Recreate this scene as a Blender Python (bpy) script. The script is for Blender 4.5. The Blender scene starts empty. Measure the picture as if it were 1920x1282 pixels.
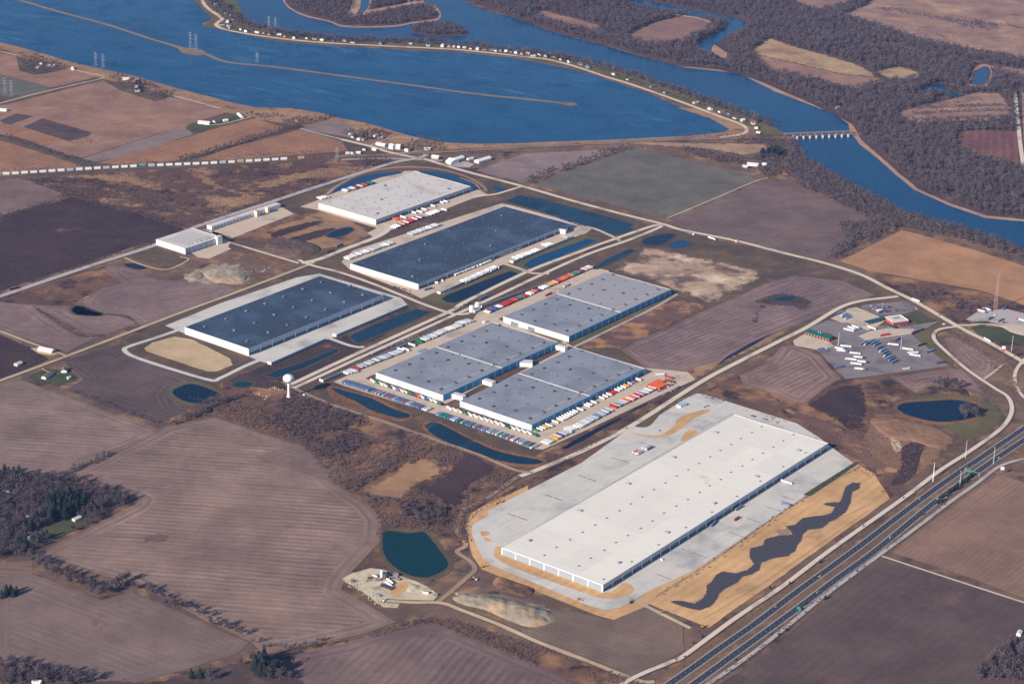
import bpy, bmesh, math, random
from mathutils import Vector, noise as mnoise
from mathutils.geometry import tessellate_polygon, delaunay_2d_cdt

S = bpy.context.scene
COL = S.collection
PI = math.pi
R = random.Random(7)

DENOISE = False
# ---------------------------------------------------------------- camera
CAM_H, F_PX, PITCH, ROLL, CX, CY = 1512.0, 4116.4, 0.37753, 0.02548, 960.0, 641.0
cd = bpy.data.cameras.new('camera')
cam = bpy.data.objects.new('camera', cd); COL.objects.link(cam)
cam.location = (0, 0, CAM_H)
cam.rotation_mode = 'QUATERNION'
from mathutils import Matrix
cam.rotation_quaternion = (Matrix.Rotation(PI / 2 - PITCH, 4, 'X') @ Matrix.Rotation(ROLL, 4, 'Z')).to_quaternion()
cd.sensor_width = 36; cd.lens = 36 * F_PX / 1920
cd.clip_start = 5; cd.clip_end = 80000
S.camera = cam

# ---------------------------------------------------------------- sky, sun, exposure
SUN_AZ, SUN_EL = math.radians(45.5), math.radians(25.3)      # shadows point to SUN_AZ (from +X towards +Y)
W = bpy.data.worlds.new('World'); S.world = W; W.use_nodes = True
nt = W.node_tree; nt.nodes.clear()
sky = nt.nodes.new('ShaderNodeTexSky'); sky.sky_type = 'NISHITA'; sky.sun_disc = False
sky.sun_elevation = SUN_EL
sdir = Vector((-math.cos(SUN_AZ), -math.sin(SUN_AZ), 0))      # towards the sun
sky.sun_rotation = math.atan2(sdir.x, sdir.y)
sky.air_density = 1.0; sky.dust_density = 0.0; sky.ozone_density = 3.5
bg = nt.nodes.new('ShaderNodeBackground'); bg.inputs[1].default_value = 0.075
wo = nt.nodes.new('ShaderNodeOutputWorld')
nt.links.new(sky.outputs[0], bg.inputs[0]); nt.links.new(bg.outputs[0], wo.inputs[0])
sl = bpy.data.lights.new('sun', 'SUN'); sl.energy = 4.9; sl.angle = math.radians(0.53); sl.color = (1.0, 0.88, 0.76)
so = bpy.data.objects.new('sun', sl); COL.objects.link(so)
so.rotation_euler = Vector((sdir.x * math.cos(SUN_EL), sdir.y * math.cos(SUN_EL), math.sin(SUN_EL))).to_track_quat('Z', 'Y').to_euler()
so.location = (0, 0, 3000)
S.view_settings.view_transform = 'Standard'; S.view_settings.look = 'None'
S.view_settings.gamma = 1; S.view_settings.use_curve_mapping = False
S.view_settings.exposure = 0.58
S.render.engine = 'CYCLES'
S.cycles.use_denoising = DENOISE
S.cycles.denoiser = 'OPENIMAGEDENOISE'; S.cycles.denoising_input_passes = 'RGB_ALBEDO_NORMAL'; S.cycles.denoising_prefilter = 'ACCURATE'
S.cycles.max_bounces = 5; S.cycles.diffuse_bounces = 2; S.cycles.glossy_bounces = 2
S.cycles.transmission_bounces = 1; S.cycles.volume_bounces = 0; S.cycles.transparent_max_bounces = 16
S.cycles.pixel_filter_type = 'BLACKMAN_HARRIS'; S.cycles.filter_width = 1.6

# ---------------------------------------------------------------- survey: photo pixel -> ground point
cp, sp, cr, sr = math.cos(PITCH), math.sin(PITCH), math.cos(ROLL), math.sin(ROLL)
def gp(u, v, z=0.0):
    a, b = u - CX, v - CY
    px, py = cr * a + sr * b, -sr * a + cr * b
    rx, ry, rz = px / F_PX, cp - py / F_PX * sp, -sp - py / F_PX * cp
    t = (z - CAM_H) / rz
    return Vector((rx * t, ry * t, z))
K = dict(P=(0, 0, 1), T00=(0, 0, 3), T10=(640, 0, 3), T20=(1280, 0, 3), T01=(0, 427, 3), T11=(640, 427, 3), T21=(1280, 427, 3),
         T02=(0, 854, 2.995), T12=(640, 854, 2.995), T22=(1280, 854, 2.995), V1=(860, 720, 2.914), V2=(1240, 720, 2.914),
         V3=(560, 300, 4.3636), V4=(640, 360, 4), V5=(220, 500, 3.2), V6=(620, 600, 4.3636), V7=(840, 580, 4), V8=(860, 460, 4.3636),
         W1=(1490, 560, 6.4), W2=(1720, 540, 9.155), W3=(270, 370, 6.4), W4=(640, 240, 6), W5=(1380, 200, 6.857),
         W6=(630, 1040, 6.4), W7=(500, 680, 9.6), W8=(1720, 800, 9.155))
def pxl(k, p):
    x0, y0, s = K[k]
    return (x0 + p[0] / s, y0 + p[1] / s)
def at(k, x, y, z=0.0):
    return gp(*pxl(k, (x, y)), z)
def pts(k, l, z=0.0):
    return [at(k, x, y, z) for x, y in l]
BE = 0.917                                    # bearing of the long sides of the warehouses
E_DIR, Q_DIR = Vector((math.cos(BE), math.sin(BE), 0)), Vector((math.sin(BE), -math.cos(BE), 0))

# ---------------------------------------------------------------- materials
MATS = {}
class NT:
    def __init__(s, name):
        s.m = bpy.data.materials.new(name); s.m.use_nodes = True
        s.t = s.m.node_tree; s.b = s.t.nodes['Principled BSDF']
        s.tc = None
    def n(s, ty, **kw):
        x = s.t.nodes.new(ty)
        for k, v in kw.items(): setattr(x, k, v)
        return x
    def l(s, a, b): s.t.links.new(a, b)
    def co(s):
        if s.tc is None: s.tc = s.n('ShaderNodeTexCoord').outputs['Object']
        return s.tc
    def noise(s, scale, detail=4, rough=.55, vec=None):
        x = s.n('ShaderNodeTexNoise'); x.inputs['Scale'].default_value = scale
        x.inputs['Detail'].default_value = detail; x.inputs['Roughness'].default_value = rough
        s.l(vec if vec is not None else s.co(), x.inputs['Vector']); return x.outputs['Fac']
    def rng(s, v, a, b, c=0., d=1., smooth=True):
        x = s.n('ShaderNodeMapRange'); x.interpolation_type = 'SMOOTHSTEP' if smooth else 'LINEAR'
        for i, q in enumerate((a, b, c, d)): x.inputs[i + 1].default_value = q
        s.l(v, x.inputs[0]); return x.outputs[0]
    def math(s, op, a, b=None):
        x = s.n('ShaderNodeMath', operation=op)
        for i, q in enumerate((a, b)):
            if q is None: continue
            if isinstance(q, (int, float)): x.inputs[i].default_value = q
            else: s.l(q, x.inputs[i])
        return x.outputs[0]
    def mix(s, f, a, b, blend='MIX'):
        x = s.n('ShaderNodeMix', data_type='RGBA', blend_type=blend)
        for q, sock in ((f, x.inputs['Factor']), (a, x.inputs[6]), (b, x.inputs[7])):
            if isinstance(q, (int, float)): sock.default_value = q
            elif isinstance(q, tuple): sock.default_value = (*q, 1)
            else: s.l(q, sock)
        return x.outputs[2]
    def gain(s, col, f):
        x = s.n('ShaderNodeVectorMath', operation='SCALE'); s.l(col, x.inputs[0]); s.l(f, x.inputs['Scale']); return x.outputs[0]
    def dot(s, d):
        x = s.n('ShaderNodeVectorMath', operation='DOT_PRODUCT'); s.l(s.co(), x.inputs[0]); x.inputs[1].default_value = d
        return x.outputs['Value']
def lin(r, g, b):
    f = lambda c: c / 12.92 if c <= .04045 else ((c + .055) / 1.055) ** 2.4
    return (f(r / 255), f(g / 255), f(b / 255))
def soil(name, c1, c2, big=.006, mid=.045, fine=.5, stripe=None, patch=None, patch2=None, fine_amt=.16, rough=.95, attr=False, spread=.17):
    """bare ground or grass: two colours mottled at several scales, optional crop rows and patches"""
    if name in MATS: return MATS[name]
    t = NT(name); warm = lambda q: (min(1, q[0] * 1.06), q[1] * 1.03, q[2] * .89)     # dry midwest loam leans brown
    c1, c2 = warm(c1), warm(c2); patch = patch and (warm(patch[0]), *patch[1:]); patch2 = patch2 and (warm(patch2[0]), *patch2[1:])
    f = t.math('ADD', t.math('MULTIPLY', t.noise(big, 3), .62), t.math('MULTIPLY', t.noise(mid, 5, .65), .38))
    c = t.mix(t.rng(f, .36, .64), c1, c2)
    for p in (patch, patch2):
        if p:
            col, sc, th, so_ = p
            c = t.mix(t.rng(t.noise(sc, 6, .62), th - so_, th + so_), c, col)
    if stripe:
        ang, per, amt = stripe
        if attr:
            y = t.n('ShaderNodeAttribute'); y.attribute_name = 'edge_distance'; y = y.outputs['Fac']; al = t.dot((1, 0, 0))
            if attr == 'headland':
                k_ = t.rng(y, 27.5, 28.5); y2 = t.dot((-math.sin(ang), math.cos(ang), 0)); al = t.math('ADD', t.math('MULTIPLY', t.dot((math.cos(ang), math.sin(ang), 0)), k_), t.math('MULTIPLY', al, t.math('SUBTRACT', 1.0, k_)))
                y = t.math('ADD', t.math('MULTIPLY', y, t.math('SUBTRACT', 1.0, k_)), t.math('MULTIPLY', y2, k_))
        else:
            y = t.dot((-math.sin(ang), math.cos(ang), 0)); al = t.dot((math.cos(ang), math.sin(ang), 0))
        yw = t.math('ADD', y, t.math('MULTIPLY', t.noise(.012, 2), 9.0))
        w = t.rng(t.math('SINE', t.math('MULTIPLY', yw, 2 * PI / per)), -.8, .9, 0, 1)
        cv = t.n('ShaderNodeCombineXYZ'); t.l(t.math('MULTIPLY', yw, 1.6 / per), cv.inputs[0]); t.l(t.math('MULTIPLY', al, .006), cv.inputs[1])
        st = t.rng(t.noise(1.0, 4, .7, cv.outputs[0]), .3, .7)
        am = t.rng(t.noise(.008, 3), .35, .65, .35, 1.0)                 # rows stronger here, weaker there
        k = t.math('ADD', t.math('MULTIPLY', w, .55), t.math('MULTIPLY', st, .6))
        k = t.math('MULTIPLY', t.math('SUBTRACT', k, .55), t.math('MULTIPLY', am, amt * 2.15))
        c = t.gain(c, t.math('ADD', k, 1.0))
    c = t.gain(c, t.math('ADD', t.math('MULTIPLY', t.noise(fine * .35, 6, .72), 2 * fine_amt), 1 - fine_amt))
    c = t.gain(c, t.rng(t.noise(big * 1.7 + .004, 5, .6), .25, .75, 1 - spread, 1 + spread))
    t.l(c, t.b.inputs['Base Color']); t.b.inputs['Roughness'].default_value = rough
    t.b.inputs['Specular IOR Level'].default_value = .1
    MATS[name] = t.m; return t.m
def tint_by_tree(m):
    t = m.node_tree; b = t.nodes['Principled BSDF']; src = b.inputs['Base Color'].links[0].from_socket; oi = t.nodes.new('ShaderNodeObjectInfo'); mr = t.nodes.new('ShaderNodeMapRange'); mr.inputs[3].default_value = .68; mr.inputs[4].default_value = 1.3
    t.links.new(oi.outputs['Random'], mr.inputs[0]); sc = t.nodes.new('ShaderNodeVectorMath'); sc.operation = 'SCALE'; t.links.new(src, sc.inputs[0]); t.links.new(mr.outputs[0], sc.inputs['Scale']); t.links.new(sc.outputs[0], b.inputs['Base Color'])
def paint(name, c, rough=.55, amt=.12, scale=.35, metal=0., spec=.3, dirt=None, tone=None, streak=None):
    """painted or coated surface with grime; tone = (cell size, strength): large sheets of slightly different age"""
    if name in MATS: return MATS[name]
    t = NT(name)
    k = t.math('ADD', t.math('MULTIPLY', t.noise(scale, 5, .65), 2 * amt), 1 - amt)
    if tone:
        sz, st = tone
        sn = t.n('ShaderNodeVectorMath', operation='SNAP'); t.l(t.co(), sn.inputs[0]); sn.inputs[1].default_value = (sz * 1.7, sz, 1000)
        wn = t.n('ShaderNodeTexWhiteNoise'); t.l(sn.outputs[0], wn.inputs['Vector'])
        k = t.math('ADD', k, t.math('MULTIPLY', t.math('SUBTRACT', wn.outputs['Value'], .5), st))
    if streak:                                     # tyre and drainage marks drawn out along one direction
        ang, st = streak; cv = t.n('ShaderNodeCombineXYZ'); t.l(t.math('MULTIPLY', t.dot((-math.sin(ang), math.cos(ang), 0)), .16), cv.inputs[0]); t.l(t.math('MULTIPLY', t.dot((math.cos(ang), math.sin(ang), 0)), .012), cv.inputs[1])
        k = t.math('ADD', k, t.math('MULTIPLY', t.math('SUBTRACT', t.noise(1.0, 6, .7, cv.outputs[0]), .5), st))
    rgb = t.n('ShaderNodeRGB'); rgb.outputs[0].default_value = (*c, 1)
    col = t.gain(rgb.outputs[0], k)
    if dirt:
        dc, sc, th, so_ = dirt
        col = t.mix(t.rng(t.noise(sc, 6, .6), th - so_, th + so_), col, dc)
    t.l(col, t.b.inputs['Base Color']); t.b.inputs['Roughness'].default_value = rough
    t.b.inputs['Metallic'].default_value = metal; t.b.inputs['Specular IOR Level'].default_value = spec
    MATS[name] = t.m; return t.m
def water(name, c, c2, rough=.22, streak=None, bump=.25):
    t = NT(name)
    f = t.rng(t.noise(.0035, 4), .35, .65)
    col = t.mix(f, c, c2)
    if streak:
        ang, sc, th = streak
        cv = t.n('ShaderNodeCombineXYZ')
        t.l(t.math('MULTIPLY', t.dot((-math.sin(ang), math.cos(ang), 0)), .035), cv.inputs[0])
        t.l(t.math('MULTIPLY', t.dot((math.cos(ang), math.sin(ang), 0)), .006), cv.inputs[1])
        s1 = t.rng(t.noise(1.0, 7, .72, cv.outputs[0]), th, th + .22)
        s2 = t.rng(t.noise(.0022, 3), .42, .62)
        col = t.mix(t.math('MULTIPLY', t.math('MULTIPLY', s1, s2), .75), col, sc)
    t.l(col, t.b.inputs['Base Color']); t.b.inputs['Roughness'].default_value = rough
    t.b.inputs['IOR'].default_value = 1.33
    t.b.inputs['Specular IOR Level'].default_value = .22
    t.l(t.rng(t.noise(.01, 5, .65), .3, .7, rough * .6, rough * 1.9), t.b.inputs['Roughness'])
    MATS[name] = t.m; return t.m

tanC = lin(176, 140, 108); strawC = lin(205, 165, 118)
M_base = soil('dry_grass_ground', lin(118, 97, 88), lin(92, 76, 74), patch=(lin(150, 118, 92), .02, .6, .1), patch2=(lin(62, 52, 56), .015, .63, .08))
M_marsh = soil('marsh_ground', lin(80, 62, 62), lin(100, 78, 70), patch=(lin(154, 122, 98), .013, .58, .08), patch2=(lin(52, 42, 50), .02, .6, .08), fine_amt=.22)
M_marshtan = soil('tan_grass_ground', lin(160, 128, 102), lin(136, 106, 90), patch=(lin(84, 62, 60), .02, .62, .08), fine_amt=.2)
M_brush = soil('brush_ground', lin(94, 74, 70), lin(108, 82, 72), patch=(lin(150, 114, 90), .011, .56, .09), patch2=(lin(62, 52, 56), .02, .57, .07), fine_amt=.25)
M_reed = soil('reed_ground', lin(150, 104, 74), lin(124, 86, 66), patch=(lin(96, 70, 60), .05, .58, .1), fine_amt=.25)
M_lawn = soil('lawn_grass', lin(86, 88, 66), lin(104, 94, 72), fine_amt=.18, patch=(lin(112, 88, 72), .02, .6, .1))
M_green = soil('green_lawn_grass', lin(66, 76, 60), lin(80, 82, 64), fine_amt=.15)
M_verge = soil('dark_verge_grass', lin(98, 84, 74), lin(82, 72, 70), patch=(lin(118, 92, 76), .03, .6, .1), fine_amt=.2)
M_mud = soil('muddy_pond_margin', lin(96, 80, 72), lin(78, 68, 66), fine_amt=.25)
M_wood = soil('woodland_floor', lin(88, 74, 76), lin(72, 62, 68), fine_amt=.25, patch=(lin(110, 86, 78), .02, .6, .1))
M_dark = soil('dark_tilled_soil', lin(72, 57, 62), lin(62, 50, 56), patch=(lin(128, 94, 72), .011, .68, .07), fine_amt=.14)
M_darkrow = soil('dark_row_soil', lin(92, 78, 80), lin(76, 64, 70), stripe=(-.72, 11, .2), fine_amt=.14)
def field(name, c1, c2, k=None, a=None, b=None, per=13, amt=.16, attr=False, **kw):
    ang = 0
    if k:
        d = at(k, *b) - at(k, *a); ang = math.atan2(d.y, d.x)
    return soil(name, c1, c2, stripe=(ang, per, amt), attr=attr, **kw)
M_strawmud = soil('straw_mulch', lin(200, 162, 122), lin(184, 148, 114), patch=(lin(158, 130, 112), .02, .66, .1), stripe=(BE, 16, .10), fine_amt=.1)
M_gravel = soil('gravel', lin(188, 172, 152), lin(168, 152, 136), fine_amt=.12)
M_gravel2 = soil('crushed_stone', lin(196, 186, 170), lin(176, 164, 148), fine_amt=.2, patch=(lin(150, 138, 126), .04, .58, .08))
M_dirt = soil('dirt_track', lin(160, 138, 124), lin(136, 116, 108), fine_amt=.18)
M_sand = soil('sandy_bank', lin(178, 142, 124), lin(154, 124, 114), fine_amt=.16)
M_conc = paint('concrete_paving', lin(200, 196, 187), .9, .09, .03, dirt=(lin(160, 158, 155), .012, .6, .12), spec=.1, tone=(18, .06), streak=(BE, .5))
M_concw = paint('weathered_concrete_paving', lin(196, 178, 158), .9, .08, .04, dirt=(lin(162, 150, 138), .016, .62, .1), spec=.1, tone=(14, .06), streak=(BE, .45))
M_road = paint('concrete_road', lin(212, 196, 178), .9, .07, .08, spec=.1, dirt=(lin(160, 146, 132), .02, .6, .1))
M_roadg = paint('grey_road', lin(176, 168, 164), .9, .08, .08, spec=.1, dirt=(lin(140, 134, 136), .02, .6, .1))
M_asph = paint('asphalt', (.04, .045, .06), .85, .12, .05, spec=.2)
M_lot = paint('worn_asphalt', lin(132, 124, 124), .9, .1, .06, spec=.1, dirt=(lin(108, 102, 108), .02, .55, .1))
M_liner = paint('dark_liner_soil', lin(72, 70, 76), .8, .1, .06, spec=.2)
M_shoulder = paint('pale_shoulder', lin(178, 168, 160), .9, .1, .1, spec=.1)
M_white = paint('white_marking_paint', (.75, .75, .72), .8, .05)
M_lake = water('lake_water', lin(0, 66, 104), lin(2, 72, 110), .2, streak=(math.radians(-28), lin(70, 118, 150), .5))
M_river = water('river_water', lin(0, 58, 94), lin(0, 64, 100), .14)
M_pond = water('pond_water', lin(6, 48, 74), lin(6, 44, 70), .15, bump=.15)
M_teal = water('teal_pond_water', lin(8, 50, 56), lin(10, 54, 60), .15, bump=.12)
M_icy = water('icy_pond_water', lin(8, 44, 62), lin(16, 54, 72), .25, streak=(BE, lin(96, 116, 134), .5), bump=.1)
M_deep = water('dark_pond_water', lin(0, 26, 46), lin(0, 32, 52), .15, bump=.12)

# ---------------------------------------------------------------- mesh helpers
class MB:
    def __init__(s): s.v, s.f, s.mi = [], [], []
    def add(s, vs, fs, mi=0):
        o = len(s.v); s.v += [tuple(v) for v in vs]; s.f += [tuple(i + o for i in f) for f in fs]; s.mi += [mi] * len(fs); return s
    def box(s, x0, x1, y0, y1, z0, z1, mi=0, bottom=True):
        vs = [(x, y, z) for z in (z0, z1) for y in (y0, y1) for x in (x0, x1)]
        fs = [(4, 5, 7, 6), (0, 1, 5, 4), (2, 6, 7, 3), (0, 4, 6, 2), (1, 3, 7, 5)]
        if bottom: fs.append((0, 2, 3, 1))
        return s.add(vs, fs, mi)
    def prism(s, prof, x0, x1, mi=0):
        """profile in (y,z), swept along x"""
        n = len(prof)
        vs = [(x0, y, z) for y, z in prof] + [(x1, y, z) for y, z in prof]
        fs = [(i, (i + 1) % n, n + (i + 1) % n, n + i) for i in range(n)] + [tuple(range(n - 1, -1, -1)), tuple(range(n, 2 * n))]
        return s.add(vs, fs, mi)
    def bar(s, a, b, r0, r1=None, n=4, mi=0):
        a, b = Vector(a), Vector(b); r1 = r0 if r1 is None else r1
        d = (b - a).normalized(); u = d.orthogonal().normalized(); w = d.cross(u)
        vs = [a + (u * math.cos(2 * PI * i / n) + w * math.sin(2 * PI * i / n)) * r0 for i in range(n)] + \
             [b + (u * math.cos(2 * PI * i / n) + w * math.sin(2 * PI * i / n)) * r1 for i in range(n)]
        return s.add(vs, [(i, (i + 1) % n, n + (i + 1) % n, n + i) for i in range(n)] + [tuple(range(n - 1, -1, -1)), tuple(range(n, 2 * n))], mi)
    def lathe(s, prof, n=20, c=(0, 0), mi=0):
        vs = [(c[0] + r * math.cos(2 * PI * i / n), c[1] + r * math.sin(2 * PI * i / n), z) for r, z in prof for i in range(n)]
        fs = [(k * n + i, k * n + (i + 1) % n, (k + 1) * n + (i + 1) % n, (k + 1) * n + i) for k in range(len(prof) - 1) for i in range(n)]
        fs += [tuple(range(n - 1, -1, -1)), tuple(range((len(prof) - 1) * n, len(prof) * n))]
        return s.add(vs, fs, mi)
    def mesh(s, name, *mats, smooth=False):
        m = bpy.data.meshes.new(name); m.from_pydata(s.v, [], s.f)
        for x in mats: m.materials.append(x)
        if len(mats) > 1: m.polygons.foreach_set('material_index', s.mi)
        if smooth: m.polygons.foreach_set('use_smooth', [True] * len(m.polygons))
        m.update(); return m
def link(name, data, parent=None, loc=None, rz=None, label=None, cat=None, group=None, kind=None):
    o = bpy.data.objects.new(name, data); COL.objects.link(o)
    if parent: o.parent = parent
    if loc is not None: o.location = loc
    if rz is not None: o.rotation_euler = (0, 0, rz)
    for k, v in (('label', label), ('category', cat), ('group', group), ('kind', kind)):
        if v: o[k] = v
    return o
def ordn(n):
    return f"{n}{'th' if 10 <= n % 100 <= 20 else {1: 'st', 2: 'nd', 3: 'rd'}.get(n % 10, 'th')}"

# ---------------------------------------------------------------- ground sheets
HAZE = 1.5e-5
LAYER = .15
_used = {}
def lz(layer):
    """height of the next sheet of a layer: every sheet a few millimetres above the one before"""
    _used[layer] = _used.get(layer, 0) + 1
    return layer * LAYER + .003 * (_used[layer] % 48)
def smooth_loop(p, closed=True, n=4):
    out = []; L = len(p)
    for i in range(L if closed else L - 1):
        if closed: a, b, c, d = p[i - 1], p[i], p[(i + 1) % L], p[(i + 2) % L]
        else: a, b, c, d = p[max(i - 1, 0)], p[i], p[i + 1], p[min(i + 2, L - 1)]
        for k in range(n):
            t = k / n
            out.append(.5 * ((2 * b) + (c - a) * t + (2 * a - 5 * b + 4 * c - d) * t * t + (3 * b - a - 3 * c + d) * t ** 3))
    if not closed: out.append(p[-1])
    return out
def rough_loop(p, amp, step=9.):
    out = []
    for i in range(len(p)):
        a, b = p[i], p[(i + 1) % len(p)]; n = max(1, min(60, int((b - a).length / step)))
        for k in range(n): out.append(a.lerp(b, k / n))
    r = []
    for q in out:
        x = mnoise.noise(Vector((q.x * .012, q.y * .012, 3.1))) * 1.2 + mnoise.noise(Vector((q.x * .06, q.y * .06, 7.7))) * .8
        y = mnoise.noise(Vector((q.x * .012, q.y * .012, 13.1))) * 1.2 + mnoise.noise(Vector((q.x * .06, q.y * .06, 17.7))) * .8
        r.append(q + Vector((x, y, 0)) * amp)
    return r
def soften(mat, width):
    """the same ground cover thinning out irregularly along its edge"""
    nm = mat.name + '_thinning_%d' % width
    if nm in MATS: return MATS[nm]
    m = mat.copy(); m.name = nm; t = m.node_tree; out = next(x for x in t.nodes if x.type == 'OUTPUT_MATERIAL'); b = t.nodes['Principled BSDF']
    a = t.nodes.new('ShaderNodeAttribute'); a.attribute_name = 'edge_distance'; tc = t.nodes.new('ShaderNodeTexCoord'); no = t.nodes.new('ShaderNodeTexNoise')
    no.inputs['Scale'].default_value = 1.1 / width; no.inputs['Detail'].default_value = 7; no.inputs['Roughness'].default_value = .68; t.links.new(tc.outputs['Object'], no.inputs['Vector'])
    mu = t.nodes.new('ShaderNodeMath'); mu.operation = 'MULTIPLY'; mu.inputs[1].default_value = 1 / width; t.links.new(a.outputs['Fac'], mu.inputs[0])
    mn = t.nodes.new('ShaderNodeMath'); mn.operation = 'MINIMUM'; mn.inputs[1].default_value = 1.6; t.links.new(mu.outputs[0], mn.inputs[0])
    ns = t.nodes.new('ShaderNodeMath'); ns.operation = 'MULTIPLY_ADD'; ns.inputs[1].default_value = 3.2; ns.inputs[2].default_value = -1.6; t.links.new(no.outputs['Fac'], ns.inputs[0])
    ad = t.nodes.new('ShaderNodeMath'); ad.operation = 'ADD'; t.links.new(mn.outputs[0], ad.inputs[0]); t.links.new(ns.outputs[0], ad.inputs[1])
    mr = t.nodes.new('ShaderNodeMapRange'); mr.interpolation_type = 'SMOOTHSTEP'; mr.inputs[1].default_value = .25; mr.inputs[2].default_value = .75; t.links.new(ad.outputs[0], mr.inputs[0])
    tr_ = t.nodes.new('ShaderNodeBsdfTransparent'); mx = t.nodes.new('ShaderNodeMixShader'); t.links.new(mr.outputs[0], mx.inputs[0]); t.links.new(tr_.outputs[0], mx.inputs[1]); t.links.new(b.outputs[0], mx.inputs[2]); t.links.new(mx.outputs[0], out.inputs['Surface'])
    MATS[nm] = m; return m
def sheet(name, k, l, mat, layer, smooth=False, rough=0., grow=0., label=None, rows=False, kind='structure', soft=None):
    if name == 'pond' and not grow and not soft:
        rough = rough or .9
        if layer >= 4: sheet('pond_bank', k, l, M_mud, layer - .5, smooth, 1.6, 4.5)
    p = pts(k, l) if k else list(l)
    if grow:
        A = sum(p[i].x * p[(i + 1) % len(p)].y - p[(i + 1) % len(p)].x * p[i].y for i in range(len(p)))
        q = []
        for i in range(len(p)):
            d1 = (p[i] - p[i - 1]).normalized(); d2 = (p[(i + 1) % len(p)] - p[i]).normalized()
            nn = Vector((d1.y + d2.y, -d1.x - d2.x, 0)); nn = nn.normalized() * (grow if A > 0 else -grow)
            q.append(p[i] + nn)
        p = q
    if smooth: p = smooth_loop(p)
    if rough: p = rough_loop(p, rough)
    z = lz(layer)
    if soft is None and rough >= 4 and mat.name.split('_')[-1] not in ('water',): soft = 22 if rough >= 8 else 14
    if soft: return row_sheet(name, p, soften(mat, soft), z, label, 6000)
    if rows: return row_sheet(name, p, mat, z, label)
    tri = tessellate_polygon([p])
    m = bpy.data.meshes.new(name); m.from_pydata([(q.x, q.y, z) for q in p], [], [t for t in tri])
    m.materials.append(mat); bm = bmesh.new(); bm.from_mesh(m); bmesh.ops.recalc_face_normals(bm, faces=bm.faces)
    if sum(f.normal.z for f in bm.faces) < 0: bmesh.ops.reverse_faces(bm, faces=bm.faces)
    bm.to_mesh(m); bm.free()
    return link(name, m, kind=kind, label=label)
def seg_dist(q, a, b):
    d = b - a; t = max(0, min(1, (q - a).dot(d) / max(d.length_squared, 1e-9)))
    return (q - a - d * t).length
def inside(q, p):
    c = False; j = len(p) - 1
    for i in range(len(p)):
        if (p[i][1] > q[1]) != (p[j][1] > q[1]) and q[0] < (p[j][0] - p[i][0]) * (q[1] - p[i][1]) / (p[j][1] - p[i][1]) + p[i][0]: c = not c
        j = i
    return c
def row_sheet(name, p, mat, z, label, cap=9000):
    """a field whose crop rows follow its edge: fine mesh carrying the distance to the edge"""
    p2 = [q.to_2d() for q in p]
    while len(p2) > 90: p2 = p2[::2]
    b = []
    for i in range(len(p2)):
        a, c = p2[i], p2[(i + 1) % len(p2)]; n = max(1, int((c - a).length / 6))
        b += [a.lerp(c, k / n) for k in range(n)]
    xs, ys = [q.x for q in p2], [q.y for q in p2]; v = list(b); st = max(4.5, math.sqrt((max(xs) - min(xs)) * (max(ys) - min(ys)) / cap))
    y = min(ys)
    while y < max(ys):
        x = min(xs)
        while x < max(xs):
            if inside((x, y), p2) and min(seg_dist(Vector((x, y)), p2[i], p2[(i + 1) % len(p2)]) for i in range(len(p2))) > 2: v.append(Vector((x, y)))
            x += st
        y += st
    vv, _, ff, *_ = delaunay_2d_cdt(v, [(i, (i + 1) % len(b)) for i in range(len(b))], [list(range(len(b)))], 1, 1e-4)
    m = bpy.data.meshes.new(name); m.from_pydata([(q.x, q.y, z) for q in vv], [], [tuple(f) for f in ff]); m.materials.append(mat)
    at_ = m.attributes.new('edge_distance', 'FLOAT', 'POINT')
    at_.data.foreach_set('value', [min(seg_dist(q, p2[i], p2[(i + 1) % len(p2)]) for i in range(len(p2))) for q in vv])
    return link(name, m, kind='structure', label=label)
def ribbon(p, w0, z, off=0.):
    L, Rr = [], []
    for i in range(len(p)):
        d = (p[min(i + 1, len(p) - 1)] - p[max(i - 1, 0)]).normalized(); n = Vector((-d.y, d.x, 0))
        L.append(p[i] + n * (off + w0 / 2)); Rr.append(p[i] + n * (off - w0 / 2))
    v = [(q.x, q.y, z) for q in Rr] + [(q.x, q.y, z) for q in L]; n = len(p)
    return v, [(i, i + 1, n + i + 1, n + i) for i in range(n - 1)]
def road(name, k, l, width, mat, layer, smooth=True, edge=None, label=None):
    p = pts(k, l)
    if smooth: p = smooth_loop(p, False, 6)
    if edge:
        v, f = ribbon(p, width + edge[0] * 2, lz(layer - 1)); m = bpy.data.meshes.new('road_verge'); m.from_pydata(v, [], f); m.materials.append(edge[1])
        link('road_verge', m, kind='structure')
    v, f = ribbon(p, width, lz(layer)); m = bpy.data.meshes.new(name); m.from_pydata(v, [], f); m.materials.append(mat)
    link(name, m, kind='structure', label=label); return p
def marks(p, offs, w, layer, dash=None, name='road_marking', mat=None):
    mb = MB(); zz = lz(layer)
    for off in offs:
        if not dash:
            v, f = ribbon(p, w, zz, off); mb.add(v, f)
        else:
            acc = 0.
            for i in range(len(p) - 1):
                d = p[i + 1] - p[i]; ln = d.length; u = d / ln; n = Vector((-u.y, u.x, 0)); s = -acc
                while s < ln:
                    a, b = max(s, 0), min(s + dash[0], ln)
                    if b > a:
                        A, B = p[i] + u * a + n * off, p[i] + u * b + n * off; h = n * w / 2
                        mb.add([(q.x, q.y, zz) for q in (A - h, B - h, B + h, A + h)], [(0, 1, 2, 3)])
                    s += dash[1]
                acc = ln - (s - dash[1])
    link(name, mb.mesh(name, mat or M_white), kind='structure')

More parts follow.
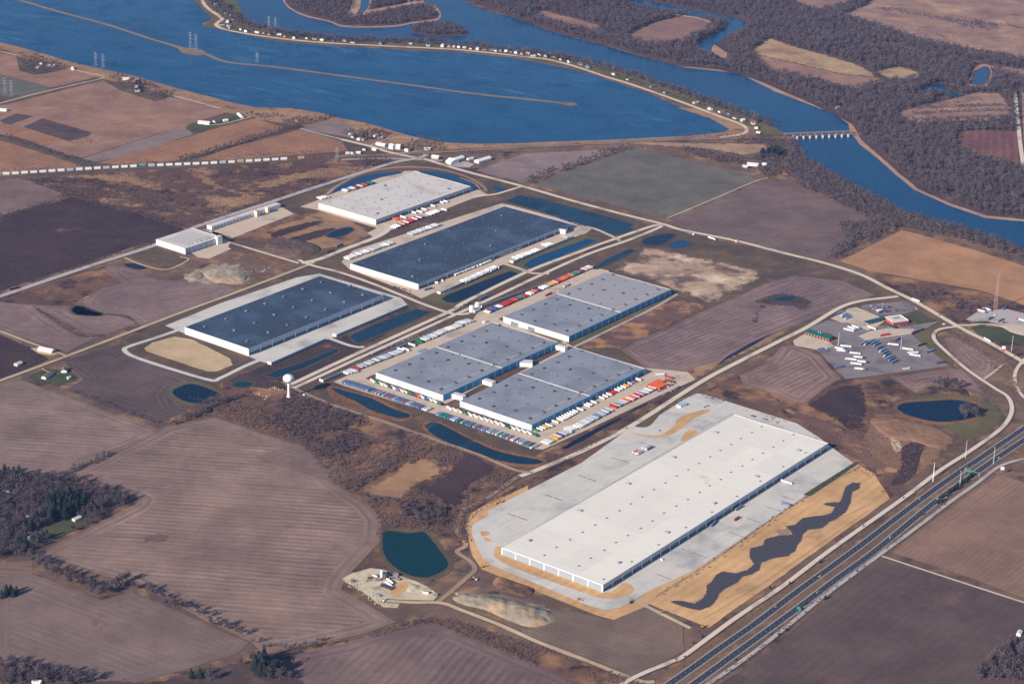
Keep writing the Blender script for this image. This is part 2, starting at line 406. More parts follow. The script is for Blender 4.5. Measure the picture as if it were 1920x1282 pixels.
# ================================================================ THE LAND
mb = MB(); N = 24; ext = 17000.
vs = [(-ext + 2 * ext * i / N, -ext + 2 * ext * j / N + 4000, 0) for j in range(N + 1) for i in range(N + 1)]
mb.add(vs, [(j * (N + 1) + i, j * (N + 1) + i + 1, (j + 1) * (N + 1) + i + 1, (j + 1) * (N + 1) + i) for j in range(N) for i in range(N)])
link('ground', mb.mesh('ground', M_base), kind='structure')

hz = MB().box(-17500, 17500, -13500, 21500, -1, 1540); hm = bpy.data.materials.new('air_haze'); hm.use_nodes = True; ht = hm.node_tree; ht.nodes.clear()
pv = ht.nodes.new('ShaderNodeVolumePrincipled'); pv.inputs['Density'].default_value = HAZE; pv.inputs['Color'].default_value = (.26, .44, 1.0, 1); pv.inputs['Anisotropy'].default_value = .0
ho = ht.nodes.new('ShaderNodeOutputMaterial'); ht.links.new(pv.outputs[0], ho.inputs['Volume'])
link('haze', hz.mesh('haze', hm), kind='stuff')
# -- river country beyond the lake
Z = sheet
Z('woodland_floor', 'P', [(860, -60), (867, 0), (940, 27), (1040, 62), (1140, 88), (1207, 108), (1280, 126), (1347, 133), (1413, 151), (1513, 194), (1593, 234), (1604, 258), (1647, 298), (1713, 354), (1780, 384), (1847, 406), (1925, 414), (2060, 470), (2300, 556), (2700, 700), (2800, 300), (2700, -80), (1200, -80)], M_wood, 1)
M_flood = soil('floodplain_grass', lin(150, 122, 112), lin(134, 108, 106), patch=(lin(170, 140, 122), .008, .6, .1), patch2=(lin(100, 84, 88), .012, .66, .06), fine_amt=.18)
M_fieldT = field('river_field_soil', lin(140, 110, 104), lin(126, 100, 98), 'P', (1700, 10), (1900, 60), 30, .08)
Z('meadow', 'T20', [(880, 80), (1000, 40), (1100, -40), (3600, -60), (3600, 560), (2050, 355), (1700, 312), (1500, 272), (1300, 222), (1150, 180), (1090, 150), (980, 120)], M_flood, 2, rough=8)
Z('meadow', 'T20', [(590, -20), (650, 30), (750, 60), (830, 55), (920, 25), (1000, -20)], M_flood, 2, rough=6)
Z('meadow', 'T20', [(1100, 235), (1250, 260), (1450, 310), (1600, 350), (1800, 372), (2050, 410), (2050, 470), (1800, 420), (1680, 345), (1500, 330), (1300, 290)], M_flood, 2, rough=6)
M_pale = soil('pale_dry_grass', lin(172, 148, 122), lin(152, 126, 106), patch=(lin(142, 112, 96), .015, .6, .08), fine_amt=.15)
M_pink = field('pink_tilled_soil', lin(150, 118, 106), lin(140, 110, 102), 'T20', (420, 355), (960, 500), 24, .07)
Z('meadow', 'T20', [(385, 285), (450, 230), (500, 215), (600, 250), (700, 280), (850, 320), (1000, 370), (1080, 410), (1100, 440), (900, 420), (700, 375), (500, 330), (400, 305)], M_pale, 2, rough=5)
Z('field', 'T20', [(385, 290), (500, 330), (700, 375), (900, 420), (1100, 440), (1130, 460), (1050, 482), (960, 507), (870, 492), (750, 462), (600, 422), (500, 402), (420, 357)], M_pink, 3, rough=3)
Z('meadow', 'T20', [(1080, 400), (1200, 375), (1300, 390), (1370, 420), (1330, 445), (1150, 447)], M_pale, 2, rough=5)
Z('field', 'T20', [(-320, 200), (-180, 135), (0, 92), (80, 95), (150, 120), (165, 150), (120, 180), (60, 200), (20, 230), (-160, 265), (-300, 235)], M_fieldT, 3, rough=3)
Z('field', 'T10', [(1060, 70), (1150, 60), (1300, 100), (1450, 140), (1490, 160), (1430, 180), (1330, 170), (1200, 130), (1080, 95)], M_pink, 3, rough=4)
Z('field', 'T20', [(1190, 632), (1320, 600), (1650, 520), (1800, 525), (1850, 600), (1850, 662), (1700, 690), (1280, 694)], M_flood, 2, rough=4)
M_orch = field('orchard_ground', lin(122, 86, 84), lin(106, 76, 80), 'T20', (1700, 740), (1690, 900), 20, .25)
Z('field', 'T20', [(1535, 742), (1700, 735), (1882, 740), (1895, 935), (1830, 932), (1740, 902), (1660, 900), (1620, 870), (1530, 822)], M_orch, 2)
Z('field', 'T20', [(1905, 500), (2050, 500), (2050, 940), (1925, 930)], M_flood, 2)

# -- lake, river, creeks
Z('river_bank', 'P', [(1280, 126), (1347, 133), (1413, 151), (1513, 194), (1593, 234), (1604, 258), (1647, 298), (1713, 354), (1780, 384), (1847, 406), (1925, 414), (2060, 470), (2060, 540), (1850, 420), (1700, 370), (1600, 280), (1560, 225), (1400, 160), (1280, 135)], M_sand, 3, rough=2.5, grow=9)
Z('river_bank', 'P', [(867, 0), (940, 27), (1040, 62), (1140, 88), (1207, 108), (1280, 126), (1280, 134), (1100, 90), (900, 30)], M_brush, 3, grow=7)
Z('river', 'P', [(850, -60), (867, 0), (900, 17), (940, 27), (990, 43), (1023, 57), (1073, 70), (1140, 88), (1207, 108), (1280, 127), (1347, 134), (1387, 139), (1413, 152), (1453, 172), (1513, 195), (1563, 214), (1590, 232), (1593, 246), (1603, 259), (1613, 272), (1647, 299), (1680, 329), (1713, 356), (1780, 386), (1847, 409), (1925, 416), (2060, 470), (2300, 560), (2700, 706), (2700, 880), (2300, 668), (2100, 560), (1920, 470), (1860, 448), (1800, 427), (1747, 411), (1697, 398), (1653, 377), (1613, 357), (1580, 337), (1545, 318), (1507, 295), (1492, 272), (1478, 256), (1463, 246), (1430, 226), (1380, 206), (1323, 189), (1280, 171), (1207, 146), (1107, 119), (1007, 99), (873, 86), (773, 78), (640, 75), (540, 61), (493, 52), (467, 40), (450, 20), (425, -60)], M_river, 4, rough=1.2)
Z('island', 'P', [(529, -60), (530, -5), (534, 8), (547, 20), (573, 32), (617, 42), (640, 51), (690, 53), (740, 51), (775, 45), (800, 43), (823, 37), (826, 24), (814, 10), (795, 4), (780, -60)], M_sand, 5, smooth=True, rough=2)
Z('woodland_floor', 'P', [(533, -60), (534, -5), (538, 8), (551, 19), (576, 30), (619, 40), (642, 48), (690, 50), (740, 48), (774, 42), (800, 39), (820, 35), (822, 25), (800, 10), (775, 8), (735, 17), (690, 27), (655, 33), (640, 30), (655, 20), (664, -60)], M_wood, 6, smooth=True)
Z('woodland_floor', 'P', [(696, -60), (697, 6), (690, 20), (735, 12), (775, 4), (798, 1), (784, -60)], M_wood, 7)
Z('creek', 'P', [(670, -60), (677, 0), (675, 16), (667, 29), (680, 25), (690, 16), (693, 0), (688, -60)], M_river, 7)
Z('island', 'P', [(770, 61), (775, 49), (800, 44), (840, 43), (865, 51), (879, 65), (857, 69), (807, 69), (773, 63)], M_wood, 5, smooth=True, rough=2)
Z('creek', 'T20', [(-280, 0), (-170, 15), (0, 48), (100, 66), (250, 93), (335, 115), (357, 140), (340, 162), (270, 197), (212, 232), (168, 262), (160, 290), (180, 320), (235, 348), (215, 352), (165, 310), (95, 292), (83, 262), (108, 236), (180, 196), (240, 160), (262, 135), (238, 112), (150, 102), (0, 78), (-180, 40), (-300, 20)], M_river, 4, rough=1)
Z('river_bank', 'T20', [(158, 262), (175, 250), (215, 275), (250, 300), (245, 330), (205, 322), (165, 290)], M_sand, 3, rough=2)
Z('pond', 'T20', [(1638, 440), (1655, 400), (1700, 378), (1722, 392), (1712, 440), (1690, 478), (1628, 472)], M_river, 4, smooth=True)
Z('river_bank', 'T20', [(1615, 445), (1640, 385), (1700, 362), (1740, 385), (1730, 445), (1700, 492), (1605, 488)], M_sand, 3, smooth=True, rough=3)
Z('pond', 'T20', [(1325, 522), (1380, 490), (1430, 474), (1470, 480), (1478, 502), (1565, 537), (1520, 543), (1440, 517), (1360, 533)], M_river, 4, smooth=True)
# levee spit with the river houses
Z('lawn', 'P', [(363, -60), (368, 2), (382, 18), (397, 33), (390, 42), (384, 47), (386, 51), (415, 56), (480, 68), (540, 79), (640, 86), (760, 92), (870, 97), (960, 106), (1060, 125), (1130, 144), (1200, 166), (1280, 199), (1340, 219), (1372, 241), (1372, 249), (1480, 257), (1463, 246), (1430, 226), (1380, 206), (1323, 189), (1280, 171), (1207, 146), (1107, 119), (1007, 99), (873, 86), (773, 78), (640, 75), (540, 61), (493, 52), (467, 40), (450, 20), (425, -60)], M_lawn, 5, rough=1)
Z('lake_bank', 'P', [(1270, 203), (1330, 222), (1368, 243), (1350, 252), (1420, 258), (1410, 240), (1370, 226), (1330, 206)], M_marshtan, 5, rough=1)
LAKE = [(-300, -60), (355, -60), (363, 0), (380, 20), (396, 33), (388, 41), (378, 44), (381, 49), (410, 56), (467, 68), (533, 80), (640, 88), (760, 95), (870, 100), (960, 109), (1060, 128), (1130, 147), (1200, 170), (1280, 203), (1340, 223), (1368, 240), (1366, 246), (1345, 250), (1280, 256), (1160, 262), (1040, 266), (960, 269), (900, 270), (840, 268), (767, 255), (717, 240), (675, 228), (640, 223), (600, 212), (547, 203), (483, 202), (443, 195), (393, 182), (320, 163), (253, 143), (200, 132), (133, 117), (67, 97), (0, 80), (-300, 10)]
Z('lake_bank', 'P', [(-300, 10), (0, 79), (67, 96), (133, 116), (200, 131), (253, 142), (320, 162), (393, 181), (443, 194), (483, 201), (547, 202), (600, 211), (640, 222), (675, 227), (717, 239), (767, 254), (840, 267), (960, 268), (1040, 265), (1280, 255), (1368, 246), (1420, 260), (1280, 262), (960, 276), (850, 280), (760, 285), (690, 276), (640, 250), (560, 236), (467, 222), (380, 200), (310, 176), (200, 150), (130, 132), (60, 106), (0, 93), (-300, 30)], M_marshtan, 2, rough=3)
Z('lake', 'P', LAKE, M_lake, 4, rough=1.5)
DIKE = [(-60, -22), (32, 0), (100, 20), (200, 47), (280, 73), (330, 88), (345, 95), (375, 99), (390, 104), (430, 118), (520, 127), (640, 143), (760, 159), (900, 178), (1000, 188), (1060, 195), (1074, 196.5)]
M_dike = soil('dike_stone', lin(112, 98, 92), lin(128, 112, 102), fine_amt=.25)
road('dike', 'P', DIKE, 15, M_dike, 5, edge=None, label='long narrow brown dike running through the lake')
road('dike', 'P', DIKE, 6, soil('dike_track', lin(146, 130, 118), lin(130, 114, 106)), 6)
Z('dike', 'P', [(1055, 193.5), (1072, 193), (1083, 197), (1070, 200), (1055, 197)], M_dike, 7, smooth=True)
Z('dike', 'P', [(333, 87), (345, 90), (375, 93), (385, 99), (383, 104), (360, 104), (340, 99)], M_dike, 5, smooth=True, rough=1)
LEVEE = [(352, -60), (378, 0), (392, 18), (416, 35), (410, 42), (406, 49), (425, 57), (480, 67), (560, 77), (640, 83), (760, 89), (840, 93), (900, 98), (990, 108), (1030, 113), (1080, 126), (1140, 146), (1180, 158), (1280, 193), (1340, 216), (1385, 232), (1398, 240), (1400, 247), (1385, 254), (1350, 258)]
road('levee_road', 'P', LEVEE, 9, M_road, 7, edge=(4, M_marshtan), label='pale levee road curving between the lake and the river houses')

_f1, _f2, _f3 = field('outer_tilled_soil', lin(128, 108, 102), lin(112, 94, 92), 'P', (0, 900), (600, 930), 13, .16), soil('outer_dark_soil', lin(84, 70, 72), lin(72, 60, 64)), field('outer_stubble', lin(152, 116, 96), lin(138, 104, 90), 'P', (0, 200), (400, 190), 20, .1)
for l, m_ in (([(-900, 40), (40, 100), (40, 230), (-900, 260)], _f3), ([(-900, 268), (40, 238), (40, 345), (-900, 400)], _f3), ([(-900, 410), (40, 350), (40, 560), (-900, 680)], _f2), ([(-900, 690), (40, 570), (40, 880), (-900, 960)], _f1), ([(-900, 970), (40, 890), (60, 1040), (-900, 1120)], _f2), ([(-900, 1130), (60, 1050), (60, 1290), (-900, 1400)], _f1), ([(-300, 1400), (480, 1300), (1150, 1300), (1050, 1700), (-300, 1800)], _f1),
              ([(2000, 605), (2600, 910), (2600, 1300), (2000, 880), (1930, 800), (1960, 700)], _f2)): Z('field', 'P', l, m_, .4)
# -- fields north of the railway
fA = field('pinkish_stubble', lin(150, 118, 104), lin(132, 102, 96), 'T00', (200, 640), (1250, 620), 22, .08)
fB = field('brown_stubble', lin(150, 112, 90), lin(136, 102, 88), 'T00', (560, 915), (1240, 715), 20, .1)
fG = field('grey_green_winter_crop', lin(104, 102, 98), lin(96, 94, 94), 'T00', (0, 420), (290, 495), 16, .05)
fGr = field('grey_tilled_soil', lin(136, 120, 120), lin(126, 110, 112), 'T00', (460, 895), (1040, 725), 18, .06)
Z('verge', 'P', [(-60, 90), (0, 96), (130, 135), (310, 178), (470, 222), (640, 250), (690, 276), (760, 286), (640, 296), (300, 318), (-60, 345)], M_verge, 1)
F = lambda l, m, layer=2, k='T00', **kw: Z('field', k, l, m, layer, **kw)
F([(-90, 300), (0, 300), (90, 318), (110, 400), (200, 425), (390, 390), (545, 435), (290, 495), (0, 420), (-90, 400)], fA)
F([(-90, 405), (0, 422), (290, 497), (130, 545), (40, 547), (0, 537), (-90, 540)], fG)
F([(-90, 600), (40, 590), (580, 452), (680, 512), (870, 572), (960, 547), (1280, 632), (1060, 702), (1040, 722), (880, 757), (460, 890), (380, 872), (270, 832), (200, 800), (-90, 690)], fA)
F([(0, 680), (90, 640), (190, 655), (60, 702), (20, 697)], M_darkrow, 3); F([(130, 715), (240, 667), (515, 747), (500, 767), (385, 797)], M_darkrow, 3)
F([(-90, 690), (0, 695), (60, 705), (120, 717), (360, 797), (240, 822), (90, 772), (-90, 740)], fB, 3)
F([(-90, 770), (0, 790), (200, 850), (480, 942), (300, 965), (-90, 985)], fB, 2)
F([(460, 895), (880, 760), (1040, 722), (1090, 755), (700, 882), (540, 912)], fGr, 3)
F([(550, 917), (1090, 762), (1240, 717), (1430, 667), (1590, 717), (1580, 737), (1300, 820), (1000, 905), (700, 932)], fB)
F([(1100, 902), (1300, 832), (1690, 730), (1920, 797), (1960, 850), (1700, 870), (1300, 902)], fB)
F([(1700, 725), (1860, 675), (1980, 700), (1990, 780), (1780, 742)], fGr)
F([(1060, 712), (1340, 650), (1400, 660), (1210, 712), (1130, 740), (1080, 735)], M_green, 4)

# -- marshy strip south of the train
Z('marsh', 'P', [(-60, 342), (233, 322), (500, 305), (640, 298), (705, 300), (745, 303), (640, 338), (560, 362), (500, 381), (368, 424), (290, 459), (0, 555), (-60, 575)], M_marsh, 1)
F([(-90, 1010), (0, 1020), (120, 1000), (350, 1090), (300, 1130), (0, 1215), (-90, 1240)], field('mauve_tilled_soil', lin(122, 102, 100), lin(108, 90, 92), 'T00', (0, 1180), (340, 1100), 13, .14), 2)
F([(-90, 1260), (0, 1232), (300, 1142), (400, 1112), (450, 1122), (760, 1200), (1000, 1281), (1100, 1300), (860, 1350), (600, 1440), (0, 1640), (-90, 1650)], M_dark, 2, rough=2)
F([(330, 990), (640, 975), (820, 1010), (940, 1060), (880, 1090), (760, 1050), (560, 1020)], M_marshtan, 2, rough=12, smooth=True)
F([(1020, 965), (1130, 970), (1250, 1030), (1400, 1080), (1510, 1110), (1430, 1150), (1280, 1185), (1180, 1140), (1080, 1110), (1290, 1095), (1300, 1080), (1190, 1060)], M_marshtan, 2, rough=10, smooth=True)
F([(1500, 1000), (1700, 960), (1900, 930), (2120, 925), (2100, 960), (1920, 1005), (1700, 1020), (1560, 1060), (1420, 1050)], M_marshtan, 2, rough=12, smooth=True)
F([(420, 1020), (620, 1060), (820, 1130), (1020, 1180), (1200, 1225), (1060, 1215), (860, 1160), (640, 1090)], M_marshtan, 2, rough=8, smooth=True)
Z('marsh', 'T01', [(-60, 420), (60, 390), (600, 210), (690, 300), (470, 390), (400, 440), (190, 432), (0, 420)], M_brush, 2)

# -- business park ground
Z('verge', 'P', [(130, 690), (330, 592), (573, 500), (560, 460), (420, 470), (280, 482), (290, 459), (368, 424), (500, 381), (640, 338), (745, 303), (790, 302), (900, 330), (990, 352), (1230, 425), (1400, 462), (1547, 496), (1640, 530), (1668, 556), (1500, 620), (1310, 722), (990, 892), (880, 850), (700, 775), (555, 735), (440, 720), (300, 790), (150, 705)], M_verge, 1)
Z('marsh', 'P', [(420, 715), (560, 650), (680, 620), (760, 575), (800, 590), (640, 675), (560, 728), (480, 735)], soil('dark_marsh_ground', lin(62, 56, 62), lin(76, 62, 64), patch=(lin(120, 90, 76), .02, .64, .07)), 2, rough=5)
Z('dry_grass', 'T01', [(1330, 0), (1560, -80), (1900, -100), (1990, -30), (2050, 20), (1880, 75), (1660, 170), (1450, 90), (1300, 50)], M_brush, 2, rough=4)
Z('dry_grass', 'T10', [(-440, 1290), (-120, 1190), (-20, 1200), (160, 1281), (180, 1320), (60, 1380), (-200, 1420)], M_marshtan, 2, rough=6)
fR = field('corn_stubble_rows', lin(132, 112, 112), lin(112, 94, 98), 'T01', (520, 470), (1000, 420), 12.5, .24, attr='headland')
G1 = [(590, 215), (720, 225), (900, 300), (1060, 292), (1310, 335), (1330, 355), (1000, 492), (800, 557), (770, 527), (740, 497), (660, 482), (560, 497), (480, 442), (470, 410), (560, 347), (690, 312), (620, 270), (600, 240)]
F(G1, fR, 3, 'T01', rows=True); F([(-90, 420), (0, 420), (180, 440), (400, 592), (560, 612), (470, 652), (380, 702), (-90, 550)], fR, 3, 'T01', rows=True)
F([(190, 440), (380, 455), (420, 492), (560, 497), (660, 485), (740, 522), (760, 542), (600, 602), (480, 592), (380, 542)], fR, 3, 'T01', rows=True)
Z('pond', 'T01', [(405, 460), (440, 440), (520, 465), (575, 487), (540, 497), (430, 487)], M_icy, 4, smooth=True)
F([(-90, 590), (0, 602), (180, 682), (275, 742), (200, 772), (-90, 890)], M_dark, 3, 'T01')
Z('verge', 'T01', [(-90, 700), (60, 690), (200, 740), (240, 765), (0, 860), (-90, 900)], M_lawn, 2, rough=6)
fD = field('dark_striped_field', lin(96, 82, 84), lin(84, 72, 76), 'T01', (420, 800), (1050, 960), 11, .22, attr='headland')
F([(360, 747), (640, 662), (740, 722), (1170, 872), (990, 902), (950, 942), (980, 1002), (1190, 1012), (900, 1102), (760, 1062), (370, 912), (470, 852), (400, 800)], fD, 2, 'T01', rows=True)
Z('lawn', 'T01', [(130, 830), (240, 790), (400, 790), (470, 850), (330, 907), (150, 852)], M_green, 3, rough=5)
fL = field('mauve_row_field', lin(136, 116, 114), lin(118, 100, 100), 'T01', (60, 1100), (800, 1150), 13, .2, attr='headland')
F([(-90, 905), (0, 882), (130, 857), (340, 942), (880, 1132), (900, 1152), (590, 1285), (400, 1360), (250, 1395), (-90, 1390)], fL, 2, 'T01', rows=True)

# -- south-west brush, front fields
Z('brush', 'P', [(300, 795), (440, 722), (555, 735), (700, 780), (900, 858), (985, 892), (870, 965), (880, 1040), (800, 1080), (640, 1095), (650, 1050), (715, 985), (690, 950), (620, 905), (560, 830), (400, 780)], M_brush, 2)
Z('dry_grass', 'T12', [(90, 190), (200, 110), (380, 30), (480, 0), (620, 60), (560, 130), (430, 180), (330, 260), (180, 250)], M_marshtan, 3, smooth=True, rough=10)
F([(520, 240), (440, 190), (560, 120), (640, 20), (720, -20), (860, 60), (840, 110), (700, 200), (690, 280), (600, 290)], M_dark, 4, 'T12', smooth=True, rough=4)
Z('dry_grass', 'T12', [(680, 230), (800, 130), (900, 90), (960, 110), (930, 150), (800, 220), (700, 290)], M_brush, 5, smooth=True, rough=6)
fF = field('front_row_field', lin(138, 117, 112), lin(120, 101, 100), 'T02', (700, 470), (1900, 560), 12.5, .26, attr='headland')
F([(62, 1042), (255, 947), (262, 937), (135, 890), (210, 850), (311, 800), (402, 782), (490, 813), (560, 836), (625, 905), (690, 945), (716, 975), (712, 1015), (645, 1087), (640, 1106), (700, 1140), (742, 1166), (690, 1186), (560, 1212), (490, 1222), (470, 1202), (390, 1165), (250, 1092), (130, 1062)], fF, 3, 'P', rows=True)
F([(475, 858), (560, 832), (662, 886), (640, 906), (600, 898)], field('front_small_field', lin(126, 106, 104), lin(114, 96, 96), 'P', (475, 858), (640, 900), 12.5, .16, attr='headland'), 4, 'P', rows=True)
F([(-60, 690), (0, 700), (100, 642), (260, 692), (570, 812), (740, 762), (1400, 1052), (1330, 1112), (1000, 1212), (700, 1290), (600, 1400), (300, 1300), (-60, 1120)], field('smooth_front_field', lin(122, 104, 103), lin(112, 96, 97), 'T02', (0, 930), (700, 1200), 12, .1, attr='headland'), 3, 'T02', rows=True)
fS = field('south_row_field', lin(124, 104, 104), lin(106, 90, 94), 'T12', (300, 980), (80, 1200), 13, .18, attr='headland')
F([(500, 1250), (560, 1226), (640, 1208), (740, 1176), (807, 1167), (847, 1180), (940, 1220), (1060, 1268), (1150, 1310), (900, 1400), (480, 1340), (470, 1290)], fS, 3, 'P', rows=True)
Z('verge', 'P', [(470, 1290), (490, 1224), (560, 1213), (690, 1187), (790, 1155), (850, 1160), (1000, 1205), (1230, 1290), (1120, 1310), (940, 1221), (807, 1168), (640, 1210)], M_brush, 2, rough=4)
Z('woodland_floor', 'T02', [(-90, 90), (150, 105), (330, 120), (500, 140), (765, 240), (700, 292), (500, 392), (200, 532), (-90, 620)], M_wood, 4, rough=6)
Z('lawn', 'T02', [(250, 400), (480, 350), (500, 380), (300, 470), (200, 500)], M_green, 5, smooth=True)
Z('woodland_floor', 'T02', [(-90, 1130), (0, 1140), (300, 1190), (560, 1250), (820, 1270), (1000, 1210), (1250, 1170), (1450, 1130), (1620, 1200), (1750, 1281), (1700, 1400), (-90, 1400)], M_wood, 4, rough=6)
F([(700, 770), (900, 780), (1080, 820), (1200, 870), (1300, 872), (1520, 925), (1700, 850), (1920, 962), (1925, 1092), (1700, 1242), (1600, 1240), (1350, 1132), (1000, 992), (1100, 960), (1180, 900)], field('levelled_soil', lin(122, 104, 98), lin(108, 92, 90), 'T12', (1300, 950), (1800, 1100), 10, .08), 3, 'T12', rough=2)
Z('dry_grass', 'T12', [(640, 860), (760, 880), (1000, 970), (1060, 1000), (1000, 1010), (760, 910)], M_reed, 4, rough=4)

# -- east: fields by the ramp, truck stop, hill
fN = field('grey_green_field', lin(106, 102, 100), lin(97, 94, 93), 'P', (1000, 345), (1250, 290), 16, .05)
F([(1002, 347), (1180, 278), (1270, 296), (1410, 330), (1413, 343), (1250, 411), (1100, 372)], fN, 2, 'P')
F([(892, 320), (985, 288), (1120, 282), (1160, 284), (980, 343)], field('lilac_tilled_soil', lin(138, 120, 124), lin(124, 108, 114), 'P', (892, 320), (1120, 282), 13, .1), 2, 'P')
F([(1255, 412), (1415, 345), (1480, 338), (1500, 350), (1650, 418), (1560, 480), (1540, 488), (1280, 428)], field('mauve_plain_soil', lin(116, 98, 98), lin(104, 88, 92), 'P', (1255, 412), (1480, 338), 14, .05), 2, 'P')
F([(1575, 490), (1690, 432), (1725, 440), (1830, 470), (1960, 512), (2250, 640), (2600, 800), (2600, 900), (2000, 592), (1920, 572), (1840, 545), (1700, 520), (1630, 508)], field('orange_brown_stubble', lin(168, 128, 100), lin(158, 120, 98), 'P', (1600, 490), (1920, 560), 12, .08), 2, 'P')
Z('meadow', 'P', [(1040, 262), (1330, 268), (1440, 270), (1450, 285), (1390, 293), (1330, 280)], M_pale, 2, rough=4)
Z('verge', 'P', [(1660, 548), (1640, 515), (1700, 522), (1840, 547), (1925, 575), (2000, 600), (2000, 720), (1925, 690), (1800, 620), (1720, 572)], M_brush, 1)
Z('bare_ground', 'P', [(1140, 508), (1215, 458), (1262, 470), (1360, 490), (1440, 510), (1420, 530), (1330, 575), (1262, 545), (1200, 522)], soil('bare_sandy_ground', lin(184, 160, 144), lin(146, 122, 112), patch=(lin(104, 86, 84), .014, .53, .08), patch2=(lin(204, 186, 170), .018, .6, .08), fine_amt=.22), 2, soft=26)
Z('bare_ground', 'P', [(1262, 548), (1330, 577), (1200, 640), (1170, 655), (1090, 655), (1062, 648), (1160, 600)], soil('rough_dark_ground', lin(92, 74, 76), lin(108, 84, 80), patch=(lin(170, 128, 96), .014, .55, .08)), 2, soft=12)
fE = field('east_row_field', lin(132, 112, 114), lin(110, 92, 98), 'P', (1180, 655), (1500, 535), 12.5, .24, attr='headland')
F([(1165, 657), (1195, 640), (1330, 580), (1440, 530), (1490, 517), (1580, 527), (1640, 553), (1620, 562), (1515, 600), (1440, 632), (1360, 672), (1270, 700), (1215, 690)], fE, 3, 'P', rows=True)
Z('pond', 'T21', [(420, 420), (480, 390), (560, 380), (640, 388), (700, 420), (640, 440), (560, 412), (500, 425)], soil('damp_soil', lin(78, 66, 74), lin(70, 60, 70)), 4, smooth=True, rough=4)
Z('pond', 'T21', [(505, 402), (560, 388), (640, 388), (600, 412), (540, 412)], M_icy, 5, smooth=True)
Z('dry_grass', 'T21', [(-90, 800), (0, 770), (300, 700), (400, 600), (460, 560), (640, 545), (520, 640), (200, 780), (80, 862), (0, 862)], M_marshtan, 2, rough=5)
Z('ditch', 'T21', [(190, 775), (250, 740), (400, 660), (500, 600), (630, 548), (520, 590), (400, 640), (250, 725)], M_deep, 4)
Z('brush', 'P', [(1310, 738), (1500, 640), (1660, 710), (1790, 690), (1850, 800), (1750, 860), (1668, 935), (1600, 870), (1550, 830), (1490, 790)], M_brush, 1, rough=3)
fK = field('contour_row_field', lin(140, 116, 114), lin(118, 98, 100), 'P', (1452, 738), (1526, 703), 12, .3, attr='headland')
fK2 = field('contour_row_field_east', lin(140, 116, 114), lin(118, 98, 100), 'T21', (1200, 850), (1600, 830), 11.5, .28, attr='headland')
fK3 = field('contour_row_field_ramp', lin(140, 116, 114), lin(118, 98, 100), 'T21', (1500, 640), (1700, 830), 11.5, .28, attr='headland')
Z('field', 'T21', [(320, 830), (480, 760), (560, 665), (640, 662), (770, 720), (830, 790), (890, 850), (800, 900), (690, 990), (620, 980), (450, 910), (340, 880)], fK, 3, rows=True)
Z('field', 'T21', [(1170, 842), (1500, 790), (1570, 800), (1640, 870), (1700, 935), (1600, 905), (1400, 885), (1310, 927)], fK2, 3, rows=True)
Z('field', 'T21', [(1470, 620), (1520, 598), (1600, 650), (1760, 755), (1750, 800), (1690, 850), (1640, 812), (1500, 682)], fK3, 3, rows=True)
F([(690, 1000), (880, 880), (1010, 870), (1050, 1000), (1050, 1120), (950, 1150), (800, 1062)], M_dark, 3, 'T21', rough=5)
F([(1060, 900), (1200, 880), (1300, 940), (1200, 990), (1160, 1020), (1080, 1030)], M_marsh, 3, 'T21', rough=8)
Z('lawn', 'T21', [(1170, 1010), (1300, 940), (1520, 925), (1700, 950), (1790, 1000), (1830, 1060), (1790, 1130), (1650, 1215), (1560, 1180), (1420, 1110), (1250, 1070)], M_lawn, 2, rough=6)
Z('pond_bank', 'T21', [(1190, 1015), (1240, 978), (1400, 966), (1520, 958), (1630, 975), (1705, 1020), (1675, 1070), (1560, 1097), (1450, 1105), (1340, 1090), (1240, 1056)], M_reed, 3, smooth=True, rough=2)
Z('pond', 'T21', [(1208, 1013), (1250, 987), (1400, 977), (1520, 970), (1620, 987), (1688, 1020), (1660, 1058), (1560, 1083), (1450, 1091), (1350, 1078), (1255, 1048)], M_deep, 4, smooth=True)
Z('dry_hill', 'T21', [(1030, 1070), (1100, 1040), (1200, 1060), (1420, 1110), (1550, 1180), (1500, 1260), (1380, 1350), (1100, 1340), (1000, 1220)], soil('dry_hill_grass', lin(138, 108, 90), lin(122, 96, 86), patch=(lin(158, 124, 98), .012, .57, .09), fine_amt=.2), 3, smooth=True, soft=18)
Z('stony_patch', 'T21', [(1180, 1190), (1215, 1195), (1235, 1245), (1200, 1260), (1180, 1230)], M_gravel, 4, smooth=True, rough=2)
F([(1235, 1240), (1290, 1210), (1360, 1220), (1330, 1300), (1290, 1410), (1180, 1450), (1230, 1350)], M_dark, 4, 'T21', smooth=True, rough=3)
Z('lawn', 'W2', [(900, 680), (1050, 650), (1400, 670), (1500, 700), (1600, 770), (1900, 830), (1900, 980), (1300, 900), (1050, 800)], M_green, 2, smooth=False)
Z('lawn', 'W1', [(1310, 210), (1480, 150), (1640, 240), (1690, 265), (1480, 300)], M_green, 2)
Z('verge', 'W1', [(1400, 440), (1550, 380), (1700, 320), (1860, 330), (1680, 420), (1660, 480), (1900, 740), (1900, 830), (1700, 690)], M_lawn, 2)
Z('parking_lot', 'W1', [(310, 660), (290, 612), (480, 572), (520, 500), (440, 420), (150, 370), (380, 262), (640, 290), (880, 380), (1000, 330), (1380, 330), (1740, 270), (1620, 340), (1400, 430), (1860, 810), (610, 968)], M_lot, 3)
Z('parking_lot', 'W1', [(780, 100), (850, 75), (1290, 35), (1360, 60), (1500, 130), (1280, 190), (1050, 200), (980, 190), (900, 150)], M_lot, 3)
Z('concrete_apron', 'W1', [(430, 240), (560, 180), (640, 120), (740, 105), (830, 140), (1000, 210), (1100, 260), (1000, 330), (870, 385), (640, 290), (560, 290)], M_concw, 4)
